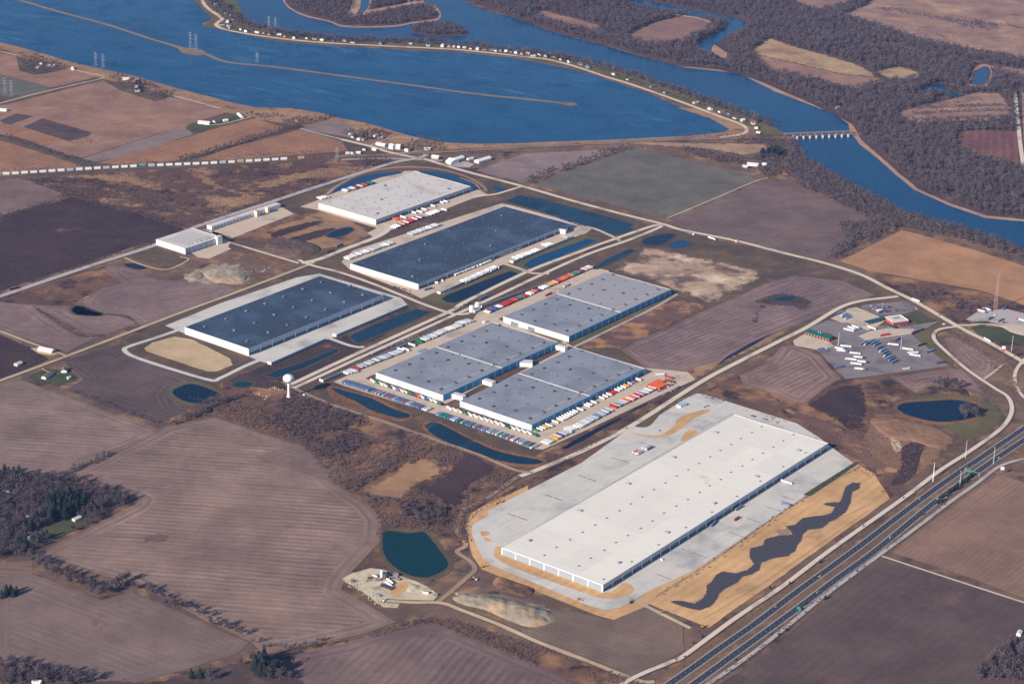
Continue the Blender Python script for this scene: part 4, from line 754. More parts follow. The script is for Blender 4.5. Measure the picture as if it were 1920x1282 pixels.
def warehouse(name, k, corners, h, ang, label, roofm, wallm, pan_sw, pan_se, units, nsw=7, nse=20, doors=True, pil=True, grey_corner=False, divider=None, roof2=None, unit_mats=None, cat='warehouse'):
    c = [at(k, x, y, h) for x, y in corners]
    ctr = sum(c, Vector()) / 4; e = Vector((math.cos(ang), math.sin(ang), 0)); q = Vector((math.sin(ang), -math.cos(ang), 0))
    L = abs((c[2] + c[3] - c[0] - c[1]).dot(e)) / 2; Wd = abs((c[1] + c[2] - c[0] - c[3]).dot(q)) / 2
    r = link(name, None, loc=(ctr.x, ctr.y, .55), rz=ang, label=label, cat=cat)
    hx, hy = L / 2, Wd / 2; H = h - .55
    core = MB().box(-hx + .35, hx - .35, -hy + .35, hy - .35, 0, H - .9)
    link('wall', core.mesh('wall', wallm), r)
    # NE and NW walls, plain
    link('wall', MB().box(hx - .35, hx, -hy + .35, hy, 0, H - .004).mesh('wall', wallm), r)
    link('wall', MB().box(-hx + .35, hx - .35, hy - .35, hy, 0, H - .004).mesh('wall', wallm), r)
    # short sunny side: panels between pilasters
    n = nsw; w = Wd / n
    pm = MB().box(-.3, 0, -w / 2 + .06, w / 2 - .06, 0, H - 1.3).mesh('wall_panel', pan_sw)
    top = MB().box(-.34, .02, -hy, hy, H - 1.3, H).mesh('wall_band', wallm)
    gm = None
    for i in range(n):
        if grey_corner and (i in grey_corner):
            if gm is None:
                gm = MB().box(-.3, .04, -w / 2 + .05, w / 2 - .05, 0, H - 1.3).mesh('grey_wall_panel', M_wallg)
                bm_ = MB().box(-.1, .12, -w / 2 + .05, w / 2 - .05, 0, 1.5).mesh('wall_stripe', M_wallg2)
            p = link('grey_wall_panel', gm, r, (-hx, -hy + w * (i + .5), 0))
            for zz in (1.2, 4.6, 8.0): link('wall_stripe', bm_, p, (-.16, 0, zz))
        else: link('wall_panel', pm, r, (-hx + .25, -hy + w * (i + .5), 0))
    link('wall_band', top, r, (-hx + .1, 0, 0))
    if pil:
        plm = MB().box(-.45, 0, -.9, .9, 0, H - 1.3).mesh('pilaster', wallm)
        for i in range(n + 1): link('pilaster', plm, r, (-hx + .1, max(-hy + .9, min(hy - .9, -hy + w * i)), 0))
    # long shaded side: panels, pilasters, dock doors
    n = nse; w = L / n
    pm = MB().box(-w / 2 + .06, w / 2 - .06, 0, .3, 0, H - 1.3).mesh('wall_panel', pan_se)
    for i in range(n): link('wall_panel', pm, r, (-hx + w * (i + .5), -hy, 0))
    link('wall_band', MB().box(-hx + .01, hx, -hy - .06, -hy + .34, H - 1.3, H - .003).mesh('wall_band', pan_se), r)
    plm = MB().box(-.8, .8, -.35, 0, 0, H - 1.3).mesh('pilaster', wallm)
    for i in range(n + 1): link('pilaster', plm, r, (max(-hx + .9, min(hx - .9, -hx + w * i)), -hy, 0))
    if doors:
        dm = MB().box(-1.7, 1.7, -.2, -.01, .3, 5.2).mesh('dock_door', M_door); nd = int((w - 3) // 4.4)
        for i in range(n):
            for j in range(nd): link('dock_door', dm, r, (-hx + w * i + w * (j + .5) / nd * .9 + w * .05, -hy, 0))
    # roof, parapet
    parts = [(-hx + .3, hx - .3, roofm)] if divider is None else [(-hx + .3, -hx + L * divider - .3, roofm), (-hx + L * divider + .3, hx - .3, roof2 or roofm)]
    for x0, x1, m in parts: link('roof', MB().box(x0, x1, -hy + .36, hy - .36, H - .9, H - .45).mesh('roof', m), r)
    ns_ = int(L / 38); sm_ = MB().box(-.22, .22, -hy + .5, hy - .5, 0, .03).mesh('roof_seam', roofm)
    for i in range(1, ns_): link('roof_seam', sm_, r, (-hx + L * i / ns_, 0, H - .45))
    if divider is not None: link('roof_walkway', MB().box(-hx + 4, hx - 4, -.5, .5, 0, .12).mesh('roof_walkway', M_roofB), r, (0, -hy + Wd * .13, H - .46))
    if divider is not None: link('fire_wall', MB().box(-hx + L * divider - .7, -hx + L * divider + .7, -hy + .4, hy - .4, H - .44, H + .4).mesh('fire_wall', M_roofB), r)
    um, ud = unit_mats or (M_unit, M_unitd)
    big = MB().box(-2.6, 2.6, -1.6, 1.6, .3, 2.3).box(-2.9, 2.9, -1.9, 1.9, 0, .3, 1).box(2.62, 4.2, -1.1, 1.1, .3, 1.3, 1).mesh('roof_unit', um, ud)
    small = MB().box(-1.1, 1.1, -1.1, 1.1, 0, 1.1).box(-.8, .8, -.8, .8, 1.12, 1.6, 1).mesh('roof_vent', ud, um)
    rr = random.Random(hash(name) % 97 if False else len(label))
    for fx, fy, b in units:
        link('roof_unit' if b else 'roof_vent', big if b else small, r, (-hx + L * fx + rr.uniform(-1.5, 1.5), -hy + Wd * fy + rr.uniform(-1.2, 1.2), H - .44), rr.choice((0, PI / 2)))
    return r, L, Wd, H
uA = [((i + .6) / 20, .66, 0) for i in range(20)] + [((i + .75) / 20, .34, 0) for i in range(20)] + [((i + .35) / 5, .9, 1) for i in range(5)] + [((i + .55) / 5, .12, 1) for i in range(5)] + [((i + .2) / 9, .05, 0) for i in range(9)]
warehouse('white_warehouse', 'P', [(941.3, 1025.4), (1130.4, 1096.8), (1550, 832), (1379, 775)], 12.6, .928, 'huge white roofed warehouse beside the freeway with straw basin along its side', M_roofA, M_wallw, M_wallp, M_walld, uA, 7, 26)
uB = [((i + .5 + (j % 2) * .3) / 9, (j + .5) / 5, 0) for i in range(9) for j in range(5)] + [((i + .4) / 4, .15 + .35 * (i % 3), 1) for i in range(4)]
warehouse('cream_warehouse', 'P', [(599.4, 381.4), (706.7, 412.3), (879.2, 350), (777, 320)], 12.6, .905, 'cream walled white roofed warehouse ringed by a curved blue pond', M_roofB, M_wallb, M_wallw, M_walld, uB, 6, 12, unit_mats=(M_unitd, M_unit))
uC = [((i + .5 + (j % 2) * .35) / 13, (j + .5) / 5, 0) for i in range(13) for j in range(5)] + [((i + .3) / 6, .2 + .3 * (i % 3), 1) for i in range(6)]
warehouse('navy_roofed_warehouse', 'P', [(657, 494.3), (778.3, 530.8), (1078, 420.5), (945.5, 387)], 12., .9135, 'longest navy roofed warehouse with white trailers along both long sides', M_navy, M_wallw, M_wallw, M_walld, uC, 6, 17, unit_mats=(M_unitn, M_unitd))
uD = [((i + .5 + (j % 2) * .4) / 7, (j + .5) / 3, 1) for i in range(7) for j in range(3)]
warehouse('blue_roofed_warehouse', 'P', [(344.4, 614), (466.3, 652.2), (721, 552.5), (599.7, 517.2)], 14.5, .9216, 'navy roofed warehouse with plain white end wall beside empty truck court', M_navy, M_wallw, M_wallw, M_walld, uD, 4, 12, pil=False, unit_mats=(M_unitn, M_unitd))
uE = [((i + .5 + (j % 2) * .3) / 9, (j + .5) / 4, (i * j) % 3 == 0) for i in range(9) for j in range(4)] + [(.47, .1 + .2 * j, 0) for j in range(4)]
GC = (0, 4, 8, 12)
for nm, cs, lb, r2, gcs in (('north', [(943.6, 594.1), (1068.5, 630.7), (1255.8, 543), (1138.4, 508.6)], 'grey roofed warehouse with one half roofed paler, at the far end of the grey complex', M_roofE2, (12,)),
                      ('west', [(703.6, 699.7), (831.3, 739.3), (1048, 642), (922.5, 603.4)], 'grey roofed warehouse between the long container rows and its twin nearer the freeway', None, GC),
                      ('south', [(861.3, 750), (996.3, 797.5), (1207.5, 691.3), (1080, 651.3)], 'grey roofed warehouse of the complex standing nearest the big white warehouse', None, GC)):
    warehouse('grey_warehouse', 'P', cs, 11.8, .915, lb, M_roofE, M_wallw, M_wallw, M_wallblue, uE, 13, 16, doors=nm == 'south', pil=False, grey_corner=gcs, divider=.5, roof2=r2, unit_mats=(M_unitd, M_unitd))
def block(name, k, a, b, wid, h, label, wallm, roofm, cat, z0=.5, side=1):
    """flat roofed block along the line a-b (its near long edge on the ground)"""
    A, B = at(k, *a), at(k, *b); d = (B - A); L = d.length; ang = math.atan2(d.y, d.x)
    r = link(name, None, loc=(A.x, A.y, z0), rz=ang, label=label, cat=cat)
    y0, y1 = (0, wid) if side > 0 else (-wid, 0)
    link('wall', MB().box(0, L, y0, y1, 0, h - .3).mesh('wall', wallm), r)
    link('roof', MB().box(-.15, L + .15, y0 - .15, y1 + .15, h - .3, h).mesh('roof', roofm), r)
    return r, L
# enclosed links between the grey warehouses
for k, a, b, w, lb in (('V6', (990, 640), (1080, 665), 11, 'white enclosed link nearest the long row of bluish containers'), ('V6', (1240, 525), (1320, 550), 11, 'white enclosed link between the two grey roofs, second from the container row'),
                       ('V6', (1545, 385), (1650, 388), 16, 'white double link midway between the two grey roofs'), ('V6', (1835, 243), (1915, 262), 11, 'white enclosed link at the far end of the gap between grey roofs')):
    block('enclosed_link', k, a, b, w, 8.2, lb, M_wallw, M_roofB, 'walkway')
for a, b, lb in (((425, 660), (490, 668), 'small grey box link by the end of the yard'), ((565, 702), (635, 710), 'small grey box link further from the yard')):
    block('enclosed_link', 'V8', a, b, 14, 7.5, lb, M_wallg2, M_roofE, 'walkway')
block('entrance_office', 'V6', (705, 285), (745, 300), 22, 7, 'small glassy grey office attached to the grey warehouse by the yard', M_wallg2, M_roofE, 'office')
block('corner_office', 'V4', (1605, 310), (1680, 318), 22, 11, 'white corner office block at the far end of the navy warehouse', M_wallw, M_navy, 'office')
rF, LF, WF, HF = warehouse('white_industrial_building', 'W3', [(133, 508), (508, 612), (930, 470), (560, 368)], 13, .905, 'white square industrial building with ribbed roof beside the wide county road', M_roofB, M_wallw, M_wallw, M_wallg, [(.2 + .12 * i, .13, 0) for i in range(6)], 5, 6, doors=False, pil=False, cat='building')
for i in range(9): link('roof_rib', MB().box(-LF * .36, LF * .36, -.25, .25, 0, .35).mesh('roof_rib', M_wallg2), rF, (0, -WF * .3 + i * WF * .075, HF - .44))
block('office_tower', 'W3', (850, 560), (885, 575), 12, 17, 'white stair tower on the corner of the square industrial building', M_wallw, M_roofB, 'tower')
rG, LG = block('long_white_building', 'W3', (815, 398), (1640, 125), 15, 8.5, 'long narrow white building with cream silos along the county road', M_wallw, M_roofB, 'building')
for x in (.62, .635, .78): link('silo_block', MB().box(-3, 3, -8.5, -.05, 0, 13).mesh('silo_block', M_wallb), rG, (LG * x, 0, 0))
for i in range(12): link('window', MB().box(-2.2, 2.2, -.08, -.01, 3, 5).mesh('window', M_glass), rG, (LG * (.05 + i * .045), 0, 0))
# retaining walls of the raised truck courts
M_retain = paint('retaining_wall_concrete', lin(136, 160, 176), .85, .08, .2, spec=.1)  # whitish concrete, darkened and blued to put the faces' shade into the colour
for k, a, b, lb in (('V4', (745, 768), (1200, 565), 'low white ended retaining wall above the long pond'), ('V4', (1290, 537), (1745, 347), 'low retaining wall above the pond with an island'),
                    ('V5', (925, 590), (1250, 445), 'bare retaining wall nearest the water tower'), ('V5', (1315, 422), (1745, 240), 'bare retaining wall above the icy pond'),
                    ('V6', (-60, 510), (850, 105), 'long retaining wall behind the bluish trailers of the grey complex'), ('V8', (190, 512), (1110, 182), 'long retaining wall behind the red and orange containers')):
    A, B = at(k, *a), at(k, *b); d = B - A; r = link('retaining_wall', None, loc=(A.x, A.y, .4), rz=math.atan2(d.y, d.x), label=lb, cat='wall')
    hh = 4.6; link('wall_face', MB().box(0, d.length, 0, .6, 0, hh).mesh('wall_face', M_retain), r)
    link('end_wall', MB().box(-.6, -.01, 0, 9, 0, hh).mesh('end_wall', M_wallw), r); link('coping', MB().box(0, d.length, -.1, .7, hh, hh + .2).mesh('coping', M_conc), r)

# houses, barns, sheds
HW = [paint('house_siding_' + n, lin(*c), .8, .06, .5) for n, c in (('white', (226, 224, 220)), ('cream', (205, 190, 168)), ('grey', (150, 150, 152)), ('tan', (168, 140, 118)), ('brick', (130, 84, 70)), ('blue', (110, 128, 150)))]
HR = [paint('house_roof_' + n, lin(*c), .85, .1, .5) for n, c in (('grey', (112, 108, 112)), ('dark', (74, 70, 76)), ('pale', (205, 204, 202)), ('brown', (104, 84, 78)), ('red', (128, 70, 62)), ('green', (52, 104, 80)), ('white', (232, 232, 230)))]
_hc = {}
def house(name, p, rz, L, Wd, h, wi, ri, label, cat='house', group=None, pitch=.45, chim=False):
    key = (round(L), round(Wd), round(h, 1), wi, ri, pitch)
    if key not in _hc:
        w = MB().box(-L / 2, L / 2, -Wd / 2, Wd / 2, 0, h); rise = Wd / 2 * pitch
        w.add([(s * L / 2, -Wd / 2, h) for s in (-1, 1)] + [(s * L / 2, Wd / 2, h) for s in (-1, 1)] + [(s * L / 2, 0, h + rise) for s in (-1, 1)], [(0, 2, 4), (1, 5, 3)])
        o = .5; t = .25
        rf = MB().prism([(-Wd / 2 - o, h - o * pitch + .02), (0, h + rise + .02), (Wd / 2 + o, h - o * pitch + .02), (Wd / 2 + o, h - o * pitch + t), (0, h + rise + t), (-Wd / 2 - o, h - o * pitch + t)], -L / 2 - o, L / 2 + o)
        win = MB()
        for i in range(max(2, int(L // 4))):
            x = -L / 2 + (i + .5) * L / max(2, int(L // 4)); win.box(x - .6, x + .6, -Wd / 2 - .06, -Wd / 2 - .004, 1, 2.3).box(x - .6, x + .6, Wd / 2 + .004, Wd / 2 + .06, 1, 2.3)
        _hc[key] = (w.mesh('wall', HW[wi]), rf.mesh('roof', HR[ri]), win.mesh('window', M_glass), MB().box(-.4, .4, -.4, .4, 0, 1.8).mesh('chimney', HW[4]), rise)
    a = _hc[key]; r = link(name, None, loc=(p.x, p.y, .6), rz=rz, label=label, cat=cat, group=group)
    link('wall', a[0], r); ro = link('roof', a[1], r)
    if cat == 'house': link('window', a[2], r)
    if chim: link('chimney', a[3], ro, (L * .25, 0, h + a[4] - .5))
    return r
def off_path(p, dist):
    """point and heading at a distance along a polyline"""
    for i in range(len(p) - 1):
        l = (p[i + 1] - p[i]).length
        if dist <= l: d = (p[i + 1] - p[i]) / l; return p[i] + d * dist, d
        dist -= l
    return p[-1], (p[-1] - p[-2]).normalized()
LV = smooth_loop(pts('P', LEVEE), False, 6); LVR = list(reversed(LV))
WN = ('white', 'cream', 'grey', 'tan', 'brick', 'blue'); RN = ('grey', 'dark', 'pale', 'brown', 'red', 'green', 'white')
rr = random.Random(11); dist = 90.; n = 0; tot = sum((LV[i + 1] - LV[i]).length for i in range(len(LV) - 1))
while dist < tot - 60:
    p, d = off_path(LVR, dist); nrm = Vector((d.y, -d.x, 0)); n += 1
    wi = rr.choice((0, 0, 0, 1, 2, 3, 5, 3)); ri = rr.choice((0, 1, 2, 0, 3, 0, 1, 2, 6))
    house('river_house', p + nrm * rr.uniform(16, 34), math.atan2(d.y, d.x) + rr.choice((0, PI / 2)) + rr.uniform(-.12, .12), rr.choice((12, 15, 10)), rr.choice((8, 9)), rr.choice((3.2, 5.4)), wi, ri,
          f'{WN[wi]} house with {RN[ri]} roof on the levee road, {ordn(n)} from the railway bridge', group='houses between the levee road and the river', chim=rr.random() < .3)
    dense = at('P', 835, 96).x < p.x < at('P', 1040, 118).x
    clus = mnoise.noise(Vector((dist * .004, 3.3, 0))) > 0
    dist += rr.uniform(13, 22) if dense else rr.uniform(20, 40) if clus else rr.uniform(50, 120)
def H_(k, x, y, L, Wd, h, wi, ri, label, cat='house', rz=None, name=None, **kw):
    return house(name or ('barn' if cat in ('barn', 'shed') else 'farmhouse'), at(k, x, y), rr.uniform(0, PI) if rz is None else rz, L, Wd, h, wi, ri, label, cat, **kw)
def along(k, a, b): d = at(k, *b) - at(k, *a); return math.atan2(d.y, d.x)
H_('W4', 1060, 345, 17, 12, 5, 1, 6, 'cream walled white building nearest the rail crossing', rz=BE - 1.2, chim=False)
H_('W4', 1315, 362, 30, 14, 5, 0, 6, 'white metal barn in the middle of the barn yard', 'barn', rz=along('W4', (1270, 375), (1360, 345)))
H_('W4', 1248, 396, 18, 26, 5, 0, 6, 'white metal barn nearest the main road', 'barn', rz=along('W4', (1200, 375), (1290, 405)))
H_('W4', 1450, 356, 14, 6, 3, 0, 2, 'small white shed between the two larger barns', 'shed', rz=along('W4', (1425, 360), (1480, 345)))
H_('W4', 1592, 378, 44, 15, 5.5, 0, 6, 'longest white metal barn beside the lilac field', 'barn', rz=along('W4', (1530, 395), (1650, 360)))
for i, (x, y, wi, ri, L) in enumerate(((110, 85, 0, 2, 10), (135, 108, 0, 0, 10), (195, 138, 0, 6, 9), (255, 138, 2, 0, 12), (325, 115, 0, 2, 12), (380, 100, 0, 6, 14), (440, 125, 0, 2, 10), (255, 250, 0, 1, 9), (375, 255, 0, 6, 12), (70, 295, 0, 2, 9), (130, 305, 2, 2, 16), (190, 290, 0, 6, 10))):
    H_('W4', x, y, L, 8, 3.2, wi, ri, f'{WN[wi]} house with {RN[ri]} roof, {ordn(i + 1)} from the top of the rail hamlet', group='houses of the hamlet by the rail crossing')
H_('W4', 450, 200, 26, 11, 4, 0, 2, 'long pale roofed house at the bend of the hamlet street', rz=along('W4', (400, 190), (500, 210)))
H_('W4', 575, 235, 14, 12, 9, 0, 2, 'tall pale grain store beside the hamlet street', 'store', name='grain_store'); H_('W4', 640, 238, 10, 10, 9, 0, 6, 'tall white silo building right of the grain store', 'store', name='grain_store')
H_('W4', 745, 262, 13, 10, 6, 0, 0, 'white two storey house left of the hamlet cottage on the tracks'); H_('W4', 962, 250, 16, 9, 4, 0, 2, 'white low cottage beside the tracks at the lake corner')
for k, x, y, L, Wd, wi, ri, lb, cat in (
    ('T00', 215, 385, 16, 9, 0, 2, 'white farmhouse in the grove at the far left shore', 'house'), ('T00', 285, 378, 20, 10, 2, 2, 'pale roofed barn at the edge of the left shore grove', 'barn'), ('T00', 232, 362, 10, 8, 0, 1, 'small white shed inside the left shore grove', 'shed'),
    ('T00', 410, 392, 18, 8, 0, 6, 'white shed beside the lane corner near the shore', 'shed'), ('T00', 710, 450, 18, 10, 0, 2, 'white house under the trees by the lake shore lane', 'house'), ('T00', 765, 458, 16, 9, 3, 2, 'tan house under the trees by the lake shore lane', 'house'),
    ('T00', 775, 495, 16, 10, 0, 6, 'white barn on the lawn of the lake shore farm', 'barn'), ('T00', 775, 515, 14, 9, 0, 0, 'white shed with grey roof on the lake shore farm', 'shed'), ('T00', 18, 625, 22, 11, 0, 2, 'white barn at the left edge beside dark plots', 'barn'),
    ('T00', 1150, 697, 30, 14, 0, 2, 'large white barn on the green farmstead between brown fields', 'barn'), ('T00', 1220, 688, 18, 11, 1, 5, 'green roofed house on the farmstead between brown fields', 'house'), ('T00', 1268, 684, 12, 8, 0, 6, 'small white shed right of the green roofed house', 'shed'),
    ('T00', 1352, 656, 34, 7, 0, 6, 'long low white shed at the field corner of the farmstead', 'shed'), ('T00', 1680, 685, 18, 11, 3, 3, 'tan house in the trees near the end of the lake shore', 'house'),
    ('T01', 103, 773, 13, 9, 1, 2, 'cream farmhouse on the dark field above the gravel road', 'house'), ('T01', 268, 838, 26, 9, 0, 0, 'grey roofed ranch house on the farm lawn below the gravel road', 'house'), ('T01', 362, 808, 15, 10, 0, 0, 'grey roofed barn beside the ranch house', 'barn'), ('T01', 388, 850, 6, 4, 0, 2, 'tiny white shed on the farm lawn', 'shed'),
    ('T01', 262, 695, 30, 14, 1, 2, 'long pale slab roofed shed in the roadside gravel yard', 'shed'), ('T02', 45, 188, 24, 10, 0, 2, 'pale roofed farmhouse in the woods at the left edge', 'house'), ('T02', 165, 345, 9, 7, 0, 2, 'small white cottage in the bare woods', 'house'), ('T02', 432, 362, 14, 7, 1, 2, 'cream low house on the woodland lawn', 'house'), ('T02', 152, 472, 9, 7, 1, 2, 'cream cabin between the dark evergreens', 'house'), ('T02', 210, 1278, 12, 8, 0, 2, 'pale roofed house at the lower left edge', 'house'),
    ('T20', 395, 932, 26, 13, 0, 2, 'white barn in the riverside farm clearing', 'barn'), ('T20', 355, 945, 14, 9, 2, 2, 'grey roofed house in the riverside farm clearing', 'house'), ('T20', 460, 930, 11, 8, 0, 6, 'small white shed in the riverside farm clearing', 'shed'), ('T20', 575, 980, 22, 14, 4, 3, 'brown brick house at the wood edge above the mauve field', 'house'),
    ('T20', 405, 690, 18, 10, 4, 4, 'red roofed house at the levee road bend', 'house'), ('T20', 870, 612, 14, 8, 0, 2, 'pale building in the clearing on the far river bank', 'house'), ('T10', 725, 900, 16, 8, 0, 2, 'white shed by the barns with a pale roof', 'shed'),
    ('T22', 1890, 1005, 11, 6, 0, 2, 'white shed on the lawn at the right edge', 'shed')):
    H_(k, x, y, L, Wd, 3.6, wi, ri, lb, cat)

# truck stop: store, fuel canopy, service garage
M_red = paint('red_brick_cladding', lin(176, 92, 72), .8, .08, .4); M_greenroof = paint('green_metal_roof', lin(0, 96, 84), .5, .05, .3); M_greend = paint('dark_green_canopy', lin(30, 78, 84), .5, .06, .3)
A, B = at('W1', 1180, 325), at('W1', 1365, 300); d = B - A; L = d.length
D2 = (at('W1', 1070, 260) - A); Wd = abs(D2.dot(Vector((-d.y, d.x, 0)).normalized()))
st = link('truck_stop_store', None, loc=(A.x, A.y, .55), rz=math.atan2(d.y, d.x), label='red brick truck stop store with flat white roof', cat='store'); Wd = max(30, min(Wd, 48))
link('wall', MB().box(0, L, 0, Wd, 0, 6).mesh('wall', M_red), st); link('roof', MB().box(.5, L - .5, .5, Wd - .5, 6.02, 6.3).mesh('roof', M_roofB), st)
for q in ((0, L, 0, .5), (0, L, Wd - .5, Wd), (0, .5, .52, Wd - .52), (L - .5, L, .52, Wd - .52)): link('parapet', MB().box(*q, 6.02, 7.2).mesh('parapet', M_wallw), st)
for i in range(7): link('window', MB().box(0, 3, -.1, -.005, 1, 3.4).mesh('window', M_glass), st, (2 + i * (L - 6) / 6, 0, 0))
for i in range(6): link('roof_unit', MB().box(-1.8, 1.8, -1.2, 1.2, 0, 1.6).mesh('roof_unit', M_unit), st, (L * .35 + (i % 3) * 5, Wd * .5 + (i // 3) * 5, 6.31))
A, B = at('W1', 410, 518), at('W1', 125, 432); d = B - A; L = d.length
sg = link('service_garage', None, loc=(B.x, B.y, .55), rz=math.atan2(-d.y, -d.x), label='red brick service garage with long green roof and bay doors', cat='garage'); Wd = 17
link('wall', MB().box(0, L, 0, Wd, 0, 5.4).mesh('wall', M_red), sg)
link('roof', MB().prism([(-1.2, 5.3), (Wd / 2, 8.2), (Wd + 1.2, 5.3), (Wd + 1.2, 5.6), (Wd / 2, 8.5), (-1.2, 5.6)], -1, L + 1).mesh('roof', M_greenroof), sg)
for i in range(8): link('bay_door', MB().box(0, 3.6, -.12, -.01, 0, 4.2).mesh('bay_door', M_glass), sg, (2 + i * (L - 7) / 7, 0, 0))
for i in (0, 1): link('roof_vent', MB().lathe([(.8, 0), (.8, 1.6)], 8).mesh('roof_vent', M_wallw), sg, (L * .45 + i * 5, Wd / 2, 8.4))
def canopy(name, k, a, b, w, h, m, label, nc=5):
    A, B = at(k, *a), at(k, *b); d = B - A; L = d.length; r = link(name, None, loc=(A.x, A.y, .6), rz=math.atan2(d.y, d.x), label=label, cat='canopy')
    link('canopy_roof', MB().box(0, L, -w / 2, w / 2, h - 1, h).mesh('canopy_roof', m), r)
    pm = MB().box(-.25, .25, -.25, .25, 0, h - 1.01).mesh('post', M_steel); du = MB().box(-.5, .5, -.4, .4, 0, 1.7).mesh('pump', M_wallw)
    for i in range(nc):
        for s in (-1, 1): link('post', pm, r, (L * (i + .5) / nc, s * w * .3, 0))
        link('pump', du, r, (L * (i + .5) / nc, 0, 0))
canopy('truck_fuel_canopy', 'W1', (845, 318), (1070, 262), 9, 6.5, M_greend, 'long dark green truck fuel canopy joined to the store')
canopy('fuel_canopy', 'W1', (1110, 345), (1205, 372), 7, 5.5, M_greend, 'short dark green canopy in front of the store', 3)
canopy('car_fuel_canopy', 'W1', (985, 172), (1040, 155), 8, 5, M_wallw, 'white car fuel canopy in the car park', 2)

# water tower, tanks, concrete plant
B0 = at('W7', 398, 628); M_tower = paint('white_tank_paint', (.72, .76, .78), .4, .05, .1, spec=.4)
wt = link('water_tower', None, loc=(B0.x, B0.y, .3), label='white spheroid water tower on a single flared column', cat='water tower')
prof = [(9.8 * math.sin(t), 36.2 + 7.4 * -math.cos(t)) for t in [.42 + (PI - .42) * i / 16 for i in range(16)]] + [(.05, 43.6)]
link('tank', MB().lathe([(2.2, 26.6)] + prof, 40).mesh('tank', M_tower, smooth=True), wt)
link('column', MB().lathe([(4.4, 0), (3.6, 2.2), (2.5, 5.5), (2.1, 9), (2.1, 24), (2.3, 26.58)], 28).mesh('column', M_tower, smooth=True), wt)
link('vent', MB().lathe([(.7, 43.5), (.7, 44.4), (.05, 44.7)], 10).mesh('vent', M_steel), wt)
em = MB()
for i in range(6):
    a0, a1 = -1.05 + i * .09, -1.05 + (i + .62) * .09; rj = 9.86
    em.add([(rj * math.cos(a0), rj * math.sin(a0), 35.4), (rj * math.cos(a1), rj * math.sin(a1), 35.4), (rj * math.cos(a1), rj * math.sin(a1), 37.2), (rj * math.cos(a0), rj * math.sin(a0), 37.2)], [(0, 1, 2, 3)])
link('emblem', em.mesh('emblem', paint('blue_emblem_paint', lin(40, 70, 130), .5)), wt)
for x, y, r_, h, lb in ((108, 545, 5.2, 12, 'taller white storage tank by the yard entrance'), (155, 508, 5.0, 9.5, 'shorter white storage tank behind the taller one')):
    p = at('V8', x, y); t = link('storage_tank', None, loc=(p.x, p.y, .5), label=lb, cat='tank')
    link('shell', MB().lathe([(r_, 0), (r_, h)], 24).mesh('shell', M_tower, smooth=False), t); link('roof', MB().lathe([(r_ + .1, h + .01), (.1, h + 1.2)], 24).mesh('roof', M_tower), t); link('ladder', MB().box(-.3, .3, -r_ - .3, -r_ - .05, 0, h).mesh('ladder', M_steel), t)
block('pump_house', 'V8', (132, 555), (180, 535), 9, 4.5, 'small white pump house beside the two storage tanks', M_wallw, M_roofB, 'shed')
block('gate_house', 'V8', (210, 640), (232, 632), 5, 3.5, 'tiny white gate house in the yard entrance', M_wallw, M_roofB, 'hut')
p = at('W6', 548, 300); cpn = link('concrete_plant', None, loc=(p.x, p.y, .8), rz=BE, label='white concrete batching plant with tall silo by the teal pond', cat='plant')
link('silo', MB().lathe([(.6, 2), (1.9, 4.5), (1.9, 15), (.4, 16)], 16).mesh('silo', M_tower), cpn)
for s in (-1, 1):
    for q in (-1, 1): link('leg', MB().box(s * 1.5 - .15, s * 1.5 + .15, q * 1.5 - .15, q * 1.5 + .15, 0, 4.5).mesh('leg', M_steel), cpn)
link('mixing_block', MB().box(2.5, 9, -3, 3, 0, 8).box(3, 8, -2.4, 2.4, 8.01, 10).mesh('mixing_block', M_unit), cpn)
link('hopper', MB().prism([(-2.5, 6), (2.5, 6), (1, 2.5), (-1, 2.5)], 9.1, 18).mesh('hopper', M_unitd), cpn)
link('conveyor', MB().bar((9, 0, 9), (26, -12, 1.2), .7).mesh('conveyor', M_unitd), cpn)
for i, (x, y) in enumerate(((640, 325), (655, 345), (625, 362), (640, 375))):
    p = at('W6', x, y); r = link('cement_tank', None, loc=(p.x, p.y, .8), rz=along('W6', (600, 310), (680, 355)), label=f'long white cement tank trailer, {ordn(i + 1)} from the concrete plant silo', cat='tank trailer', group='tank trailers at the concrete plant')
    link('barrel', MB().bar((-6, 0, 2.4), (6, 0, 2.4), 1.3, n=12).mesh('barrel', M_tower), r); link('undercarriage', MB().box(-5.5, 5.5, -1, 1, .1, 1.05).mesh('undercarriage', M_unitd), r)
# spoil heaps
def heap(name, k, l, h, mat, label, rg=1., seed=0, cat='heap', kind=None):
    p = rough_loop(smooth_loop(pts(k, l), True, 3), 2.6, 7.); p2 = [q.to_2d() for q in p]; xs, ys = [q.x for q in p2], [q.y for q in p2]; st = max(3.2, (max(xs) - min(xs)) / 70)
    v = list(p2); y = min(ys)
    while y < max(ys):
        x = min(xs)
        while x < max(xs):
            if inside((x, y), p2): v.append(Vector((x, y)))
            x += st
        y += st
    n = len(p2); vv, _, ff, *_ = delaunay_2d_cdt(v, [(i, (i + 1) % n) for i in range(n)], [list(range(n))], 1, 1e-4); out = []
    for q in vv:
        dd = min(seg_dist(q, p2[i], p2[(i + 1) % n]) for i in range(n))
        z = h * (1 - math.exp(-dd / (h * 1.6))) * max(.15, .9 + .4 * rg * mnoise.noise(Vector((q.x * .022, q.y * .022, seed))) + .14 * rg * mnoise.noise(Vector((q.x * .09, q.y * .09, seed + 2)))) + min(dd, 4) * .22 * rg * mnoise.noise(Vector((q.x * .11, q.y * .11, seed + 5)))
        out.append((q.x, q.y, .6 + max(0, z)))
    m = bpy.data.meshes.new(name); m.from_pydata(out, [], [tuple(f) for f in ff]); m.materials.append(mat)
    link(name, m, label=label, cat=cat, kind=kind)
